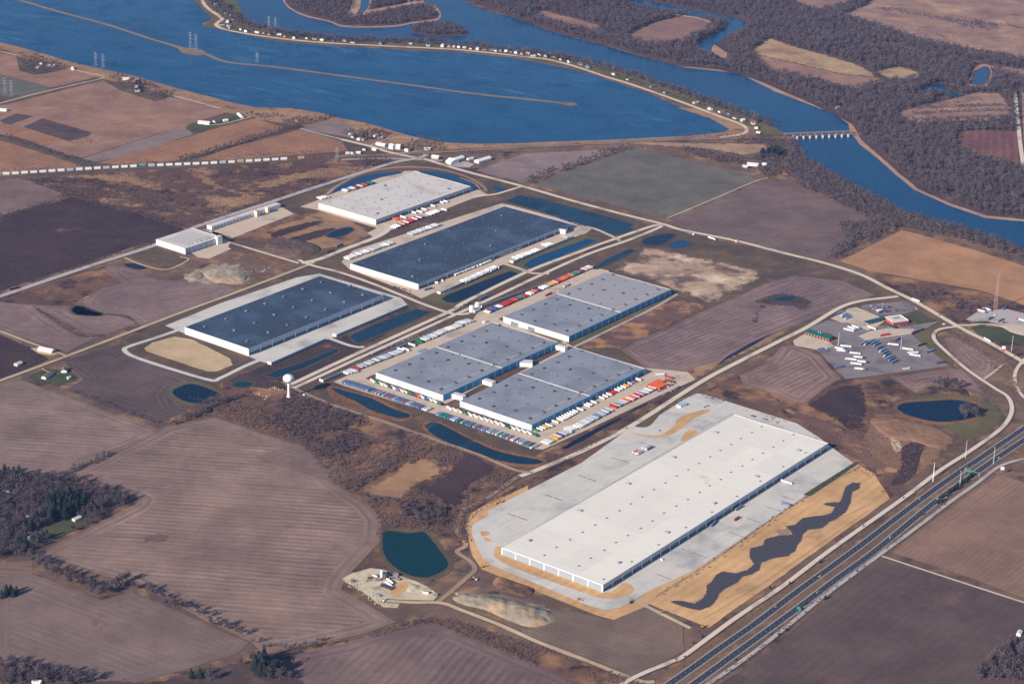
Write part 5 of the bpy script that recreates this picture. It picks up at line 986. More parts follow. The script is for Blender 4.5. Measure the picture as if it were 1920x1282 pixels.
M_spoil = soil('spoil_gravel', lin(152, 142, 132), lin(132, 124, 118), big=.03, mid=.2, patch=(lin(170, 142, 114), .016, .56, .12), fine_amt=.2)
M_spoil2 = soil('pale_spoil_gravel', lin(164, 152, 144), lin(140, 130, 124), big=.03, mid=.15, patch=(lin(160, 136, 116), .018, .57, .12), fine_amt=.2)
Z('spoil_ground', 'T12', [(600, 800), (700, 755), (880, 785), (1070, 825), (1180, 850), (1230, 900), (1180, 965), (1060, 985), (900, 930), (760, 870), (660, 840)], M_spoil2, 5, soft=18)
heap('gravel_heap', 'T12', [(620, 800), (720, 770), (880, 800), (1060, 840), (1150, 860), (1195, 900), (1160, 945), (1060, 962), (930, 920), (800, 870), (690, 840)], 9, M_spoil, 'long pale gravel heap beside the haul track', 1.2, 3)
Z('spoil_ground', 'T01', [(1000, 290), (1050, 245), (1160, 205), (1270, 195), (1350, 200), (1420, 250), (1420, 320), (1300, 335), (1150, 325), (1040, 312)], M_spoil2, 4, soft=20)
heap('gravel_heap', 'T01', [(1140, 262), (1210, 232), (1290, 228), (1350, 240), (1395, 275), (1370, 308), (1290, 316), (1200, 304)], 6, M_spoil2, 'pale grey gravel heap above the striped field by the navy roofed warehouse', 1.0, 9)
heap('gravel_heap', 'T01', [(1035, 285), (1075, 255), (1130, 250), (1140, 285), (1100, 302)], 3.5, MATS['spoil_gravel'], 'low tan gravel heap left of the larger pale grey heap', 1.0, 12)
heap('soil_heap', 'T01', [(1490, 105), (1540, 78), (1640, 65), (1740, 85), (1810, 115), (1770, 150), (1700, 168), (1620, 155), (1540, 128)], 6, soil('dark_spoil_soil', lin(84, 72, 72), lin(100, 84, 80), big=.03, fine_amt=.2), 'dark soil heap beside the estate road junction', 1, 2)
heap('soil_heap', 'T12', [(860, 735), (880, 680), (960, 700), (1060, 735), (1090, 755), (1040, 795), (960, 780)], 3.5, M_brush, 'dark ridged soil heap beside the white warehouse lane', 1.5, 4)
heap('aggregate_heap', 'W6', [(850, 420), (900, 350), (990, 370), (1010, 400), (920, 450)], 4, M_gravel2, 'small pale aggregate heap at the concrete plant', 1, 6)
heap('hill', 'T21', [(1060, 1090), (1120, 1060), (1210, 1075), (1420, 1125), (1530, 1185), (1440, 1240), (1280, 1200), (1150, 1180)], 4, MATS['dry_hill_grass'], 'dry grassy mound south of the dark pond', .6, 8, kind='structure', cat=None)

# ================================================================ VEHICLES
PC = dict(white=(222, 222, 220), slate=(98, 116, 150), silver=(168, 174, 182), red=(170, 44, 44), orange=(214, 98, 36), green=(28, 112, 70), teal=(20, 130, 116), yellow=(204, 156, 40), maroon=(112, 44, 54), blue=(42, 84, 160),
          magenta=(176, 34, 84), purple=(98, 62, 108), tan=(176, 152, 112), brown=(110, 78, 62), grey=(120, 124, 130), black=(30, 32, 38), darkgreen=(26, 70, 56), skyblue=(120, 160, 196))
PM = {k: paint('vehicle_paint_' + k, lin(*v), .45, .07, .6, spec=.4) for k, v in PC.items()}
M_tyre = paint('tyre_rubber', (.022, .022, .024), .9, .1)
def wheels(mb, xs, y, r_=.5, w=.5):
    for x in xs:
        for s in (-1, 1): mb.bar((x, s * y - w / 2 * 1, r_), (x, s * y + w / 2, r_), r_, n=8)
    return mb
_tm = {}
def trailer_parts(kind, body, roof):
    L, Wd, z0, z1 = (16.0, 2.6, 1.15, 4.1) if kind == 'box' else (13.7, 2.5, 1.3, 4.1)
    if (kind, body) not in _tm:
        b = MB().box(-L / 2, L / 2, -Wd / 2, Wd / 2, z0, z1 - .05)
        if kind != 'box':
            for i in range(11): x = -L / 2 + (i + .5) * L / 11; b.box(x - .25, x + .25, -Wd / 2 - .04, -Wd / 2 - .001, z0 + .1, z1 - .2).box(x - .25, x + .25, Wd / 2 + .001, Wd / 2 + .04, z0 + .1, z1 - .2)
        _tm[kind, body] = b.mesh('cargo_box' if kind == 'box' else 'container', PM[body])
        _tm[kind, 'door', body] = MB().box(-L / 2 - .05, -L / 2 - .004, -Wd / 2 + .12, Wd / 2 - .12, z0 + .15, z1 - .2).mesh('rear_door', PM[body])
    if (kind, 'roof', roof) not in _tm: _tm[kind, 'roof', roof] = MB().box(-L / 2 + .05, L / 2 - .05, -Wd / 2 + .05, Wd / 2 - .05, z1 - .045, z1 + .02).mesh('roof_panel', PM[roof])
    if (kind, 'u') not in _tm:
        _tm[kind, 'u'] = wheels(MB().box(-L / 2 + .3, L / 2 - .5, -.6, .6, .75, z0 - .01).box(L * .24, L * .27, -1, -.8, 0, .8).box(L * .24, L * .27, .8, 1, 0, .8), (-L / 2 + 1.2, -L / 2 + 2.5), .95, .5, .55).mesh('undercarriage', M_tyre)
    return _tm[kind, body], _tm[kind, 'roof', roof], _tm[kind, 'u'], _tm[kind, 'door', body]
def trailer(p, ang, kind, body, roof, label, group):
    name, cat = ('box_trailer', 'trailer') if kind == 'box' else ('container_chassis', 'container')
    r = link(name, None, loc=(p.x, p.y, .58), rz=ang, label=label, cat=cat, group=group); a = trailer_parts(kind, body, roof)
    c = link('cargo_box' if kind == 'box' else 'container', a[0], r); link('roof_panel', a[1], r); link('undercarriage', a[2], r); link('rear_door', a[3], c)
    return r
_cab = {}
def truck(p, ang, body, cabc, label, group=None, solo=False):
    r = link('semi_truck', None, loc=(p.x, p.y, .58), rz=ang, label=label, cat='truck', group=group)
    if cabc not in _cab:
        cb = MB().prism([(-1.2, .7), (1.2, .7), (1.2, 3.4), (1.0, 3.9), (-1.0, 3.9), (-1.2, 3.4)], 6.2, 8.9).box(8.91, 10.6, -1.0, 1.0, .7, 2.1)
        _cab[cabc] = (cb.mesh('cab', PM[cabc]), MB().box(8.86, 8.96, -1.05, 1.05, 2.25, 3.2).mesh('windscreen', M_glass), wheels(MB().box(3.2, 10.5, -.5, .5, .5, .95), (4.0, 5.2, 9.6), .95, .52, .45).mesh('chassis', M_tyre))
    a = _cab[cabc]; cbo = link('cab', a[0], r); link('windscreen', a[1], cbo); link('chassis', a[2], r)
    if not solo:
        t = trailer_parts('box', body, 'silver' if body == 'white' else body)
        for m, nm in ((t[0], 'cargo_box'), (t[1], 'roof_panel'), (t[2], 'undercarriage')): link(nm, m, r, (-2.6, 0, 0))
    return r
_car = {}
def car(p, ang, c, label, group=None, van=False):
    if (c, van) not in _car:
        if van: mb = MB().prism([(-.95, .35), (.95, .35), (.95, 1.9), (.8, 2.2), (-.8, 2.2), (-.95, 1.9)], -2.7, 1.6).prism([(-.95, .35), (.95, .35), (.92, 1.2), (-.92, 1.2)], 1.61, 2.6); g = MB().box(1.62, 1.75, -.8, .8, 1.22, 1.95)
        else:
            mb = MB().prism([(-.9, .3), (.9, .3), (.9, .8), (.82, .95), (-.82, .95), (-.9, .8)], -2.25, 2.25)
            mb.add([(x, y, z) for z, x0, x1, w in ((.96, -1.7, 1.1, .8), (1.5, -1.1, .5, .65)) for x, y in ((x0, -w), (x1, -w), (x1, w), (x0, w))], [(4, 5, 6, 7)])
            g = MB().add([(x, y, z) for z, x0, x1, w in ((.955, -1.72, 1.12, .81), (1.495, -1.1, .5, .66)) for x, y in ((x0, -w), (x1, -w), (x1, w), (x0, w))], [(0, 1, 5, 4), (1, 2, 6, 5), (2, 3, 7, 6), (3, 0, 4, 7)])
        _car[c, van] = (mb.mesh('car_body', PM[c]), g.mesh('windows', M_glass), wheels(MB(), (-1.4, 1.4), .8, .33, .24).mesh('wheels', M_tyre))
    a = _car[c, van]; r = link('van' if van else 'parked_car' if group else 'car', None, loc=(p.x, p.y, .62), rz=ang, label=label, cat='van' if van else 'car', group=group)
    link('body', a[0], r); link('window_band', a[1], r)
    link('wheel_set', a[2], r)
    return r
ANG = dict(e=BE, q=BE - PI / 2, s=BE - PI / 2 - .35, w=BE + PI)
rv = random.Random(5)
def row(kind, k, a, b, face, cols, where, spacing=3.9, gap=.06, n=None, roof=None, jit=.25, far=False):
    """a row of parked trailers from a to b; cols: weighted colours or an explicit list from a to b"""
    A, B = at(k, *a), at(k, *b); d = B - A; n = n or max(1, round(d.length / spacing)); cnt = {}
    for i in range(n):
        c = cols[int(i * len(cols) / n)] if isinstance(cols, list) else rv.choices(list(cols), list(cols.values()))[0]
        if rv.random() < gap: continue
        cnt[c] = cnt.get(c, 0) + 1
        p = A.lerp(B, (i + .5) / n) + Vector((math.cos(ANG[face]), math.sin(ANG[face]), 0)) * rv.uniform(-1, 1) * jit * 3
        rf = roof or ({'white': 'white', 'slate': 'slate'}.get(c, c))
        if c == 'white' and roof is None: rf = rv.choice(('white', 'white', 'silver', 'silver'))
        noun = 'box trailer' if kind == 'box' else 'container'
        if far: far_trailer(p, ANG[face], kind, c, rf); continue
        trailer(p, ANG[face] + rv.uniform(-.03, .03), kind, c, rf, f'{ordn(cnt[c])} {c.replace("darkgreen", "dark green").replace("skyblue", "light blue")} {noun} {where}', f'{noun}s {where}')
FAR = {}
def far_trailer(p, ang, kind, body, roof):
    """the smallest, farthest trailers: real geometry, gathered into one object"""
    a = trailer_parts(kind, body, roof); M_ = Matrix.Translation((p.x, p.y, .58)) @ Matrix.Rotation(ang, 4, 'Z')
    for m in (a[0], a[1], a[2]):
        mb_ = FAR.setdefault(m.materials[0].name, (MB(), m.materials[0]))[0]; mb_.add([M_ @ v.co for v in m.vertices], [tuple(f.vertices) for f in m.polygons])
# the bluish row above the reed ponds, then its second half
mix1 = dict(slate=5, white=1, silver=2, green=1, teal=.7, red=.5)
row('con', 'V6', (105, 512), (330, 582), 'e', dict(slate=9, silver=1), 'from the tower end of the pond row', 3.2, .02, roof='slate')
row('con', 'V6', (338, 585), (805, 745), 'e', mix1, 'after the all slate stretch of the pond row', 3.2, .05)
row('con', 'V6', (862, 770), (1640, 1032), 'e', dict(slate=5, white=1.5, silver=2, green=.8, red=1, magenta=.3, teal=.6), 'past the gap of the pond row', 3.25, .03)
row('box', 'V6', (1690, 1035), (1650, 1050), 'e', dict(white=1), 'at the corner where both outer rows meet', 3.6, 0, n=3)
row('box', 'V6', (330, 505), (900, 690), 's', ['white', 'green', 'white', 'white', 'darkgreen', 'white', 'slate', 'white', 'white', 'green', 'purple', 'orange', 'white', 'blue', 'white', 'white', 'green'], 'beside the west grey warehouse end wall', n=17, gap=0, jit=.4)
row('box', 'V6', (950, 725), (1690, 955), 's', ['white', 'white', 'white', 'green', 'white', 'white', 'white', 'white', 'white', 'white', 'white', 'darkgreen', 'white', 'white', 'white', 'white', 'green'], 'beside the south grey warehouse end wall', n=17, gap=0, jit=.4)
# south-east docks and outer row
for i, (x, y, c) in enumerate(((650, 912, 'green'), (683, 905, 'white'), (706, 895, 'white'), (732, 887, 'yellow'), (757, 877, 'white'), (800, 850, 'white'), (838, 833, 'white'), (857, 824, 'white'), (877, 814, 'white'), (893, 803, 'white'), (912, 793, 'white'), (930, 782, 'white'), (948, 770, 'white'), (988, 756, 'white'), (1038, 728, 'white'), (1055, 718, 'white'), (1088, 702, 'white'), (1146, 670, 'white'), (1172, 656, 'white'), (1200, 643, 'white'), (1217, 633, 'red'), (1238, 622, 'red'), (1262, 612, 'white'), (1282, 600, 'white'), (1308, 588, 'white'), (1330, 578, 'yellow'), (1352, 560, 'silver'), (1382, 546, 'purple'), (1420, 531, 'white'))):
    trailer(at('V7', x, y), ANG['q'], 'box', c, 'silver' if c == 'white' else c, f'{c} trailer at the shaded grey warehouse docks, {ordn(i + 1)} from the near corner', 'box trailers at the south grey warehouse docks')
row('box', 'V7', (725, 1012), (770, 988), 'q', dict(white=1), 'in the corner group of the freeway side row', 3.4, 0)
row('box', 'V7', (790, 975), (910, 920), 'q', ['yellow', 'white', 'purple', 'white', 'silver', 'white', 'white'], 'in the second group of the freeway side row', 3.6, 0)
row('box', 'V7', (890, 912), (950, 895), 'q', dict(white=1), 'behind the second group of the freeway side row', 3.6, 0, n=4)
row('box', 'V7', (965, 890), (1210, 760), 'q', dict(white=6, silver=2, slate=1), 'in the white middle of the freeway side row', 3.5, .03)
row('box', 'V7', (1220, 748), (1540, 598), 'q', ['red', 'red', 'white', 'green', 'silver', 'silver', 'white', 'orange', 'orange', 'white', 'silver', 'orange', 'white', 'magenta', 'magenta', 'white', 'purple', 'white', 'silver', 'white', 'white', 'red', 'white'], 'in the coloured end of the freeway side row', n=27, gap=.03)
row('con', 'V7', (1505, 590), (1600, 545), 'q', dict(orange=1), 'in the solid orange block by the car park', 2.9, 0)
row('con', 'V7', (1560, 600), (1625, 568), 'q', dict(orange=1), 'in the front of the orange block by the car park', 2.9, 0)
row('con', 'V7', (1640, 545), (1680, 548), 'q', dict(brown=1), 'behind the orange block', 3, 0, n=2)
trailer(at('V7', 1655, 518), ANG['q'], 'box', 'red', 'red', 'red box trailer alone at the far corner of the yard', None); trailer(at('V7', 1590, 497), ANG['q'] + .9, 'box', 'white', 'white', 'white box trailer alone by the far end of the docks', None)
# north-west rows
row('box', 'V6', (112, 445), (205, 420), 'q', dict(white=3, silver=1, green=.6), 'at the tower end of the boulevard row', 3.4, 0)
row('box', 'V6', (205, 405), (218, 400), 'q', ['red', 'red'], 'between white ones at the tower end of the boulevard row', n=2, gap=0)
row('box', 'V6', (228, 395), (575, 262), 'q', dict(white=5, silver=3, slate=1, teal=.4), 'in the long stretch of the boulevard row', 3.4, .03)
for x, y, c in ((575, 250, 'white'), (615, 250, 'white'), (665, 212, 'white')): trailer(at('V6', x, y), ANG['q'], 'box', c, c, f'white box trailer set apart in the boulevard row, beside the small office {"" if x > 640 else "gap " if x > 600 else "corner"}'.strip(), None)
row('box', 'V6', (715, 188), (885, 120), 'q', ['green', 'white', 'white', 'silver', 'white', 'white', 'silver', 'white'], 'in the boulevard row past the small office', 3.5, .02)
row('box', 'V6', (890, 112), (1060, 50), 'q', dict(white=4, silver=2), 'in the boulevard row before the gate end', 3.5, .02)
row('box', 'V6', (1040, 42), (1150, 12), 'q', dict(white=4, silver=2), 'at the gate end of the boulevard row', 3.5, .02)
cr1 = ['white', 'maroon', 'maroon', 'blue', 'blue', 'white', 'white', 'red', 'red', 'red', 'red', 'maroon', 'red', 'red', 'orange', 'maroon', 'teal', 'teal', 'red', 'red', 'red', 'white', 'white', 'orange', 'yellow', 'purple', 'maroon', 'maroon', 'white', 'white', 'white', 'slate', 'yellow', 'yellow', 'yellow', 'white', 'magenta', 'magenta', 'orange', 'orange', 'orange', 'orange', 'red', 'orange', 'tan', 'green', 'green', 'slate', 'maroon', 'maroon', 'tan', 'white', 'tan', 'white', 'white', 'red']
row('con', 'V8', (225, 558), (1090, 180), 'q', cr1, 'from the storage tanks in the colourful row', n=82, gap=.04, jit=.3)
for x, y in ((1062, 258), (815, 378)): car(at('V8', x, y), ANG['q'], 'white', f'white car in the yard lane {"near the far end" if x > 900 else "near the pale roof joint"}', van=False)
truck(at('V8', 885, 338), BE, 'white', 'red', 'truck with red cab and white trailer in the yard lane by the colourful row'); truck(at('V8', 735, 410), BE + PI, 'red', 'red', 'red truck standing by the roof joint of the far grey warehouse')
# navy warehouse
row('box', 'V4', (830, 627), (1108, 518), 'q', dict(white=1), 'at the navy warehouse docks, counting from the near corner', 4.2, .12, far=True)
row('box', 'V4', (1160, 488), (1335, 420), 'q', dict(white=1), 'at the navy warehouse docks past the middle drive', 4.2, .12, far=True)
for x, y in ((1480, 360), (1500, 352), (1540, 334), (1580, 321)): trailer(at('V4', x, y), ANG['q'], 'box', 'white', 'white', f'white box trailer near the corner office, {ordn(1 + (x > 1480) + (x > 1500) + (x > 1540))} from the middle docks', 'box trailers near the corner office')
row('box', 'V4', (900, 687), (1165, 570), 'q', dict(white=1), 'along the retaining wall above the long pond, counting from the near end', 4.4, .14, far=True)
row('box', 'V4', (1300, 505), (1480, 440), 'q', dict(white=1), 'along the wall above the island pond, counting from the drive', 4.4, .1, far=True)
row('box', 'V4', (1520, 410), (1580, 395), 'q', dict(white=1), 'in the group of four above the island pond', n=4, gap=0, far=True); trailer(at('V4', 1675, 346), ANG['q'], 'box', 'silver', 'silver', 'grey box trailer alone above the island pond', None)
row('box', 'V4', (35, 508), (375, 388), 'q', dict(white=3, silver=1), 'behind the navy warehouse in the near row', 3.6, .05, far=True)
row('box', 'V4', (512, 326), (735, 248), 'q', dict(white=3, silver=1), 'behind the navy warehouse in the far row', 3.6, .02, far=True)
truck(at('V4', 730, 668), ANG['q'] + .4, 'green', 'white', 'green truck by the near dock corner of the navy warehouse'); truck(at('V4', 655, 735), BE - .2, 'slate', 'blue', 'dark blue truck at the near corner of the navy warehouse'); trailer(at('V4', 700, 686), ANG['q'] + .2, 'box', 'white', 'white', 'white box trailer beside the green truck', None)
# cream warehouse
row('box', 'V3', (770, 492), (825, 488), 'q', dict(orange=1), 'in the orange cluster at the cream warehouse', n=4, gap=0, far=True)
for i, (x, y) in enumerate(((855, 476), (940, 438), (990, 432), (1025, 412), (1095, 383), (1165, 354), (1197, 346))): trailer(at('V3', x, y), ANG['q'], 'box', 'white', 'white', f'white box trailer at the cream warehouse docks, {ordn(i + 1)} from the orange cluster', 'box trailers at the cream warehouse docks')
row('box', 'V3', (765, 563), (1010, 468), 'q', ['white', 'white', 'red', 'silver', 'red', 'white', 'red', 'magenta', 'white', 'red', 'white', 'slate'], 'in the red row in front of the cream warehouse', n=14, gap=.05, far=True)
row('box', 'V3', (1060, 455), (1140, 425), 'q', dict(white=1), 'in front of the cream warehouse past the red ones', n=5, gap=0, far=True); trailer(at('V3', 1190, 416), ANG['q'], 'box', 'white', 'white', 'white box trailer alone in front of the cream warehouse', None)
row('box', 'V3', (370, 262), (605, 192), 'q', ['white', 'slate', 'white', 'white', 'maroon', 'red', 'white', 'red', 'orange', 'darkgreen', 'teal', 'darkgreen'], 'between the cream warehouse and its pond', n=20, gap=.08, far=True)
row('box', 'V3', (165, 325), (235, 308), 'q', dict(white=3, silver=1), 'at the near back corner of the cream warehouse', n=6, gap=0, far=True)
fm = MB(); fmats = []
for nm_, (mb_, mt_) in FAR.items(): fm.add(mb_.v, mb_.f, len(fmats)); fmats.append(mt_)
link('far_trailers', fm.mesh('far_trailers', *fmats), kind='stuff', label='rows of small white trailers round the two far warehouses')
# big white warehouse yard
row('con', 'V7', (1400, 1075), (1440, 1087), 'e', ['white', 'orange', 'orange', 'white', 'silver', 'white'], 'in the front of the small block on the new concrete yard', n=6, gap=0)
row('con', 'V7', (1470, 1042), (1512, 1054), 'e', ['white', 'silver', 'white', 'silver', 'white', 'slate'], 'in the back of the small block on the new concrete yard', n=6, gap=0)
truck(at('V2', 685, 542), at('V2', 715, 552) and along('V2', (655, 533), (716, 552)), 'white', 'white', 'white truck beside the shaded side of the big white warehouse'); trailer(at('V2', 412, 742), BE, 'con', 'red', 'red', 'long dark red flat load on the concrete beside the white warehouse', None)
truck(at('V2', 285, 768), BE + .15, 'slate', 'green', 'dark truck with green cab at the white warehouse docks'); truck(at('V2', 425, 682), BE, 'grey', 'grey', 'grey truck in the shadow of the white warehouse docks'); trailer(at('V2', 680, 662), along('V2', (660, 655), (700, 668)), 'box', 'slate', 'slate', 'dark box trailer on the concrete near the straw basin', None)
block('site_office', 'V2', (105, 133), (140, 118), 9, 4, 'white portable site office on the new concrete yard', M_wallw, paint('pale_blue_roof', lin(150, 190, 220), .6), 'office')
# truck stop
TS = [((530, 575), (700, 590), 'white', 'white'), ((480, 600), (612, 622), 'white', 'slate'), ((500, 630), (640, 645), 'white', 'slate'), ((650, 660), (800, 675), 'white', 'white'), ((702, 708), (850, 722), 'white', 'darkgreen'), ((750, 748), (592, 730), 'white', 'white'), ((745, 760), (890, 778), 'white', 'darkgreen'), ((812, 803), (655, 783), 'white', 'white'), ((710, 848), (862, 862), 'white', 'slate'),
      ((490, 842), (588, 822), 'slate', 'blue'), ((295, 645), (400, 632), 'slate', 'slate'), ((290, 625), (370, 612), 'slate', 'white'), ((1255, 570), (1100, 553), 'white', 'white'), ((1290, 608), (1425, 628), 'white', 'white'), ((1490, 657), (1340, 660), 'white', 'white'), ((1385, 683), (1505, 702), 'white', 'white'), ((1275, 478), (1190, 522), 'slate', 'red'), ((1570, 550), (1478, 580), 'darkgreen', 'darkgreen'), ((1672, 622), (1588, 658), 'skyblue', 'darkgreen'), ((1720, 785), (1800, 772), 'purple', 'maroon'), ((1385, 846), (1258, 866), 'white', 'orange'), ((1130, 440), (1035, 455), 'red', 'red'),
      ((590, 375), (710, 402), 'white', 'white'), ((640, 352), (745, 385), 'white', 'slate'), ((695, 340), (785, 372), 'white', 'slate'), ((870, 342), (985, 385), 'white', 'white'), ((1410, 428), (1478, 402), 'purple', 'maroon'), ((1468, 402), (1545, 376), 'slate', 'black')]
for i, (a, b, c, cb) in enumerate(TS):
    A, B = at('W1', *a), at('W1', *b); d = B - A
    grp = 'left block of the truck stop' if i < 9 else 'edge of the truck stop lot' if i < 22 else 'concrete beside the fuel canopies'
    truck(A.lerp(B, .5), math.atan2(d.y, d.x), c, cb, f'{c} truck with {cb} cab, {ordn(1 + (i if i < 9 else i - 9 if i < 22 else i - 22))} on the {grp}'.replace('darkgreen', 'dark green').replace('skyblue', 'light blue'), 'trucks parked at the truck stop')
for i, (x, y, c) in enumerate(((785, 562, 'slate'), (828, 572, 'white'), (880, 545, 'white'), (905, 560, 'slate'), (942, 580, 'skyblue'), (978, 622, 'slate'), (1012, 652, 'white'), (1042, 682, 'slate'), (1062, 706, 'white'), (1097, 735, 'slate'), (1122, 757, 'skyblue'), (1158, 786, 'slate'))):
    A, B = at('W1', x + 85, y - 38), at('W1', x, y); d = B - A; truck(A.lerp(B, .5), math.atan2(d.y, d.x), 'slate' if i % 3 else 'skyblue', c, f'truck with {c} cab, {ordn(i + 1)} from the store end of the centre column'.replace('skyblue', 'light blue'), 'trucks in the centre column of the truck stop')
for i, (x, y) in enumerate(((505, 195), (555, 222), (575, 238), (600, 258))):
    A, B = at('W1', x + 80, y - 30), at('W1', x, y); d = B - A; truck(A.lerp(B, .5), math.atan2(d.y, d.x), 'skyblue', 'white' if i % 2 else 'slate', f'bluish truck on the upper concrete pad, {ordn(i + 1)} from the access road', 'trucks on the upper concrete pad')
for a, b, c, cb, lb in (((1030, 395), (1195, 437), 'white', 'blue', 'white truck with blue cab on the lot under the radio mast'), ((1130, 362), (1275, 400), 'white', 'slate', 'white truck behind the blue cab one on the mast lot'), ((1215, 555), (1305, 512), 'slate', 'white', 'slate truck with white cab at the front of the mast lot'), ((1390, 592), (1475, 553), 'slate', 'slate', 'dark truck at the lower edge of the mast lot'), ((1860, 590), (1700, 538), 'white', 'red', 'white trailer with red cab at the right edge lot'), ((1460, 382), (1545, 335), 'slate', 'black', 'dark truck behind the mast lot')):
    A, B = at('W2', *a), at('W2', *b); d = B - A; truck(A.lerp(B, .5), math.atan2(d.y, d.x), c, cb, lb)
for a, b, c, cb, lb in (((1490, 45), (1410, 15), 'white', 'white', 'white truck on the main road above the truck stop'),):
    A, B = at('W1', *a), at('W1', *b); d = B - A; truck(A.lerp(B, .5), math.atan2(d.y, d.x), c, cb, lb)
for x, y, dx, dy, c, cb, lb in (('T21', 45, 38, (75, 48), 'slate', 'white', 'dark truck on the main road above the lilac field'), ('T21', 165, 66, (195, 76), 'white', 'white', 'white truck turning off the main road'), ('T21', 285, 78, (330, 92), 'tan', 'white', 'pale yellow truck on the main road'), ('T21', 1715, 638, (1745, 655), 'white', 'white', 'white truck on the main road near the interchange'), ('V4', 1065, 800, (1010, 822), 'slate', 'slate', 'grey truck on the boulevard above the tanks'), ('V4', 935, 850, (990, 830), 'silver', 'red', 'truck with red cab by the storage tanks'), ('V3', 335, 706, (370, 692), 'slate', 'blue', 'dark blue truck on the estate road by the soil heap'), ('V3', 265, 758, (295, 748), 'black', 'black', 'black truck on the estate road below the blue one'), ('T01', 85, 348, (125, 338), 'black', 'black', 'black truck on the wide county road')):
    A = at(x, y, dx); B = at(x, *dy); d = B - A; truck(A, math.atan2(d.y, d.x), c, cb, lb)
# cars
CC = ['white', 'silver', 'black', 'grey', 'red', 'blue', 'white', 'black', 'maroon', 'silver']
def cars(k, a, b, face, where, group, spacing=2.9, gap=.12, dark=False):
    A, B = at(k, *a), at(k, *b); d = B - A; n = max(2, int(d.length / spacing)); fa = ANG[face] if isinstance(face, str) else math.atan2(d.y, d.x) + face; cnt = 0
    for i in range(n):
        if rv.random() < gap: continue
        c = rv.choice(CC if not dark else ['black', 'grey', 'maroon', 'blue', 'black', 'red', 'silver']); cnt += 1
        car(A.lerp(B, (i + .5) / n), fa + rv.choice((0, PI)), c, f'{c} car, {ordn(cnt)} in the {where}', group)
cars('V6', (315, 292), (825, 85), 'q', 'staff row beside the boulevard from its tower end', 'staff cars beside the boulevard', 4.4, .25, True)
cars('V7', (1600, 652), (1740, 582), 'q', 'outer line of the corner car park', 'cars in the corner car park', 3, .08, True); cars('V7', (1572, 622), (1705, 555), 'q', 'inner line of the corner car park', 'cars in the corner car park', 3, .1)
cars('V4', (390, 712), (520, 745), 'e', 'front car park of the navy warehouse', 'cars before the navy warehouse', 3.2, .25, True)
cars('V4', (1620, 195), (1800, 258), 'e', 'far end car park of the navy warehouse', 'cars at the far end of the navy warehouse', 3.2, .2, True)
cars('V2', (468, 168), (580, 198), 'e', 'far end car line of the big white warehouse', 'cars at the far end of the white warehouse', 3.4, .3, True); cars('V2', (232, 130), (262, 118), 'e', 'short car line near the straw island', 'cars near the straw island', 4, 0, True)
cars('W1', (905, 92), (1105, 62), PI / 2, 'upper line of the truck stop car park', 'cars at the truck stop', 3.4, .45); cars('W1', (960, 120), (1165, 100), PI / 2, 'middle line of the truck stop car park', 'cars at the truck stop', 3.0, .2); cars('W1', (915, 138), (1060, 118), PI / 2, 'third line of the truck stop car park', 'cars at the truck stop', 3.2, .3)
cars('W1', (1005, 175), (1235, 142), PI / 2, 'line in front of the store', 'cars at the truck stop', 3, .1, True); cars('W1', (1290, 145), (1480, 125), PI / 2, 'line at the road end of the car park', 'cars at the truck stop', 6, .3)
cars('W1', (1190, 335), (1350, 322), PI / 2, 'line under the store wall', 'cars at the truck stop', 3.2, .25, True); cars('W2', (1600, 410), (1831, 482), 0, 'line on the mast lot edge', 'cars on the mast lot', 6, .2, True)
fa = lambda pth, dist: off_path(pth, dist)
for pth, ds, lane, nm in ((fw1, (420, 560, 700, 830, 905, 1040, 1180, 1330, 1420), 2, 'northbound'), (fw2, (380, 520, 610, 745, 900, 1010, 1120, 1350, 1500), -2, 'southbound')):
    for i, dd in enumerate(ds):
        p, d = fa(pth, dd + 40 * rv.random()); n_ = Vector((-d.y, d.x, 0)); s = 1 if nm == 'northbound' else -1
        car(p + n_ * lane * rv.choice((1, -1)), math.atan2(d.y, d.x) + (0 if s > 0 else PI), rv.choice(('white', 'silver', 'black', 'white', 'blue')), f'car on the {nm} freeway carriageway, {ordn(i + 1)} from the near end', f'cars on the {nm} freeway')
p, d = fa(fw1, 1235); 
for k, x, y, c, lb in (('T22', 12, 1130, 'black', 'dark car on the near frontage road'), ('T22', 495, 1005, 'black', 'dark car on the far frontage road'), ('W2', 240, 645, 'slate', 'dark blue car leaving the truck stop'), ('W2', 455, 632, 'white', 'white van on the truck stop exit'), ('W2', 380, 475, 'black', 'dark car on the main road by the green lawn'), ('W2', 1335, 470, 'white', 'white van on the mast lot'), ('W2', 120, 298, 'red', 'red car on the main road'), ('W6', 1455, 475, 'white', 'white pickup beside the gravel heap'), ('W7', 605, 568, 'white', 'white pickup by the water tower foot'), ('W7', 675, 597, 'white', 'white van by the water tower foot'), ('W7', 540, 628, 'black', 'black car by the water tower foot'), ('T11', 1605, 1130, 'black', 'black car at the new yard entrance'), ('T11', 1790, 1143, 'blue', 'blue car on the new yard drive'), ('W3', 1630, 68, 'black', 'black van on the county road by the long white building'), ('T12', 700, 488, 'black', 'black pickup on the haul track'), ('V1', 1110, 963, 'white', 'white van beside the shaded docks of the white warehouse'), ('V1', 1220, 905, 'silver', 'silver pickup beside the shaded docks'), ('V2', 635, 212, 'black', 'black car behind the white warehouse')):
    car(at(k, x, y), rv.choice((BE, BE - PI / 2, .2)), c, lb, van='van' in lb)
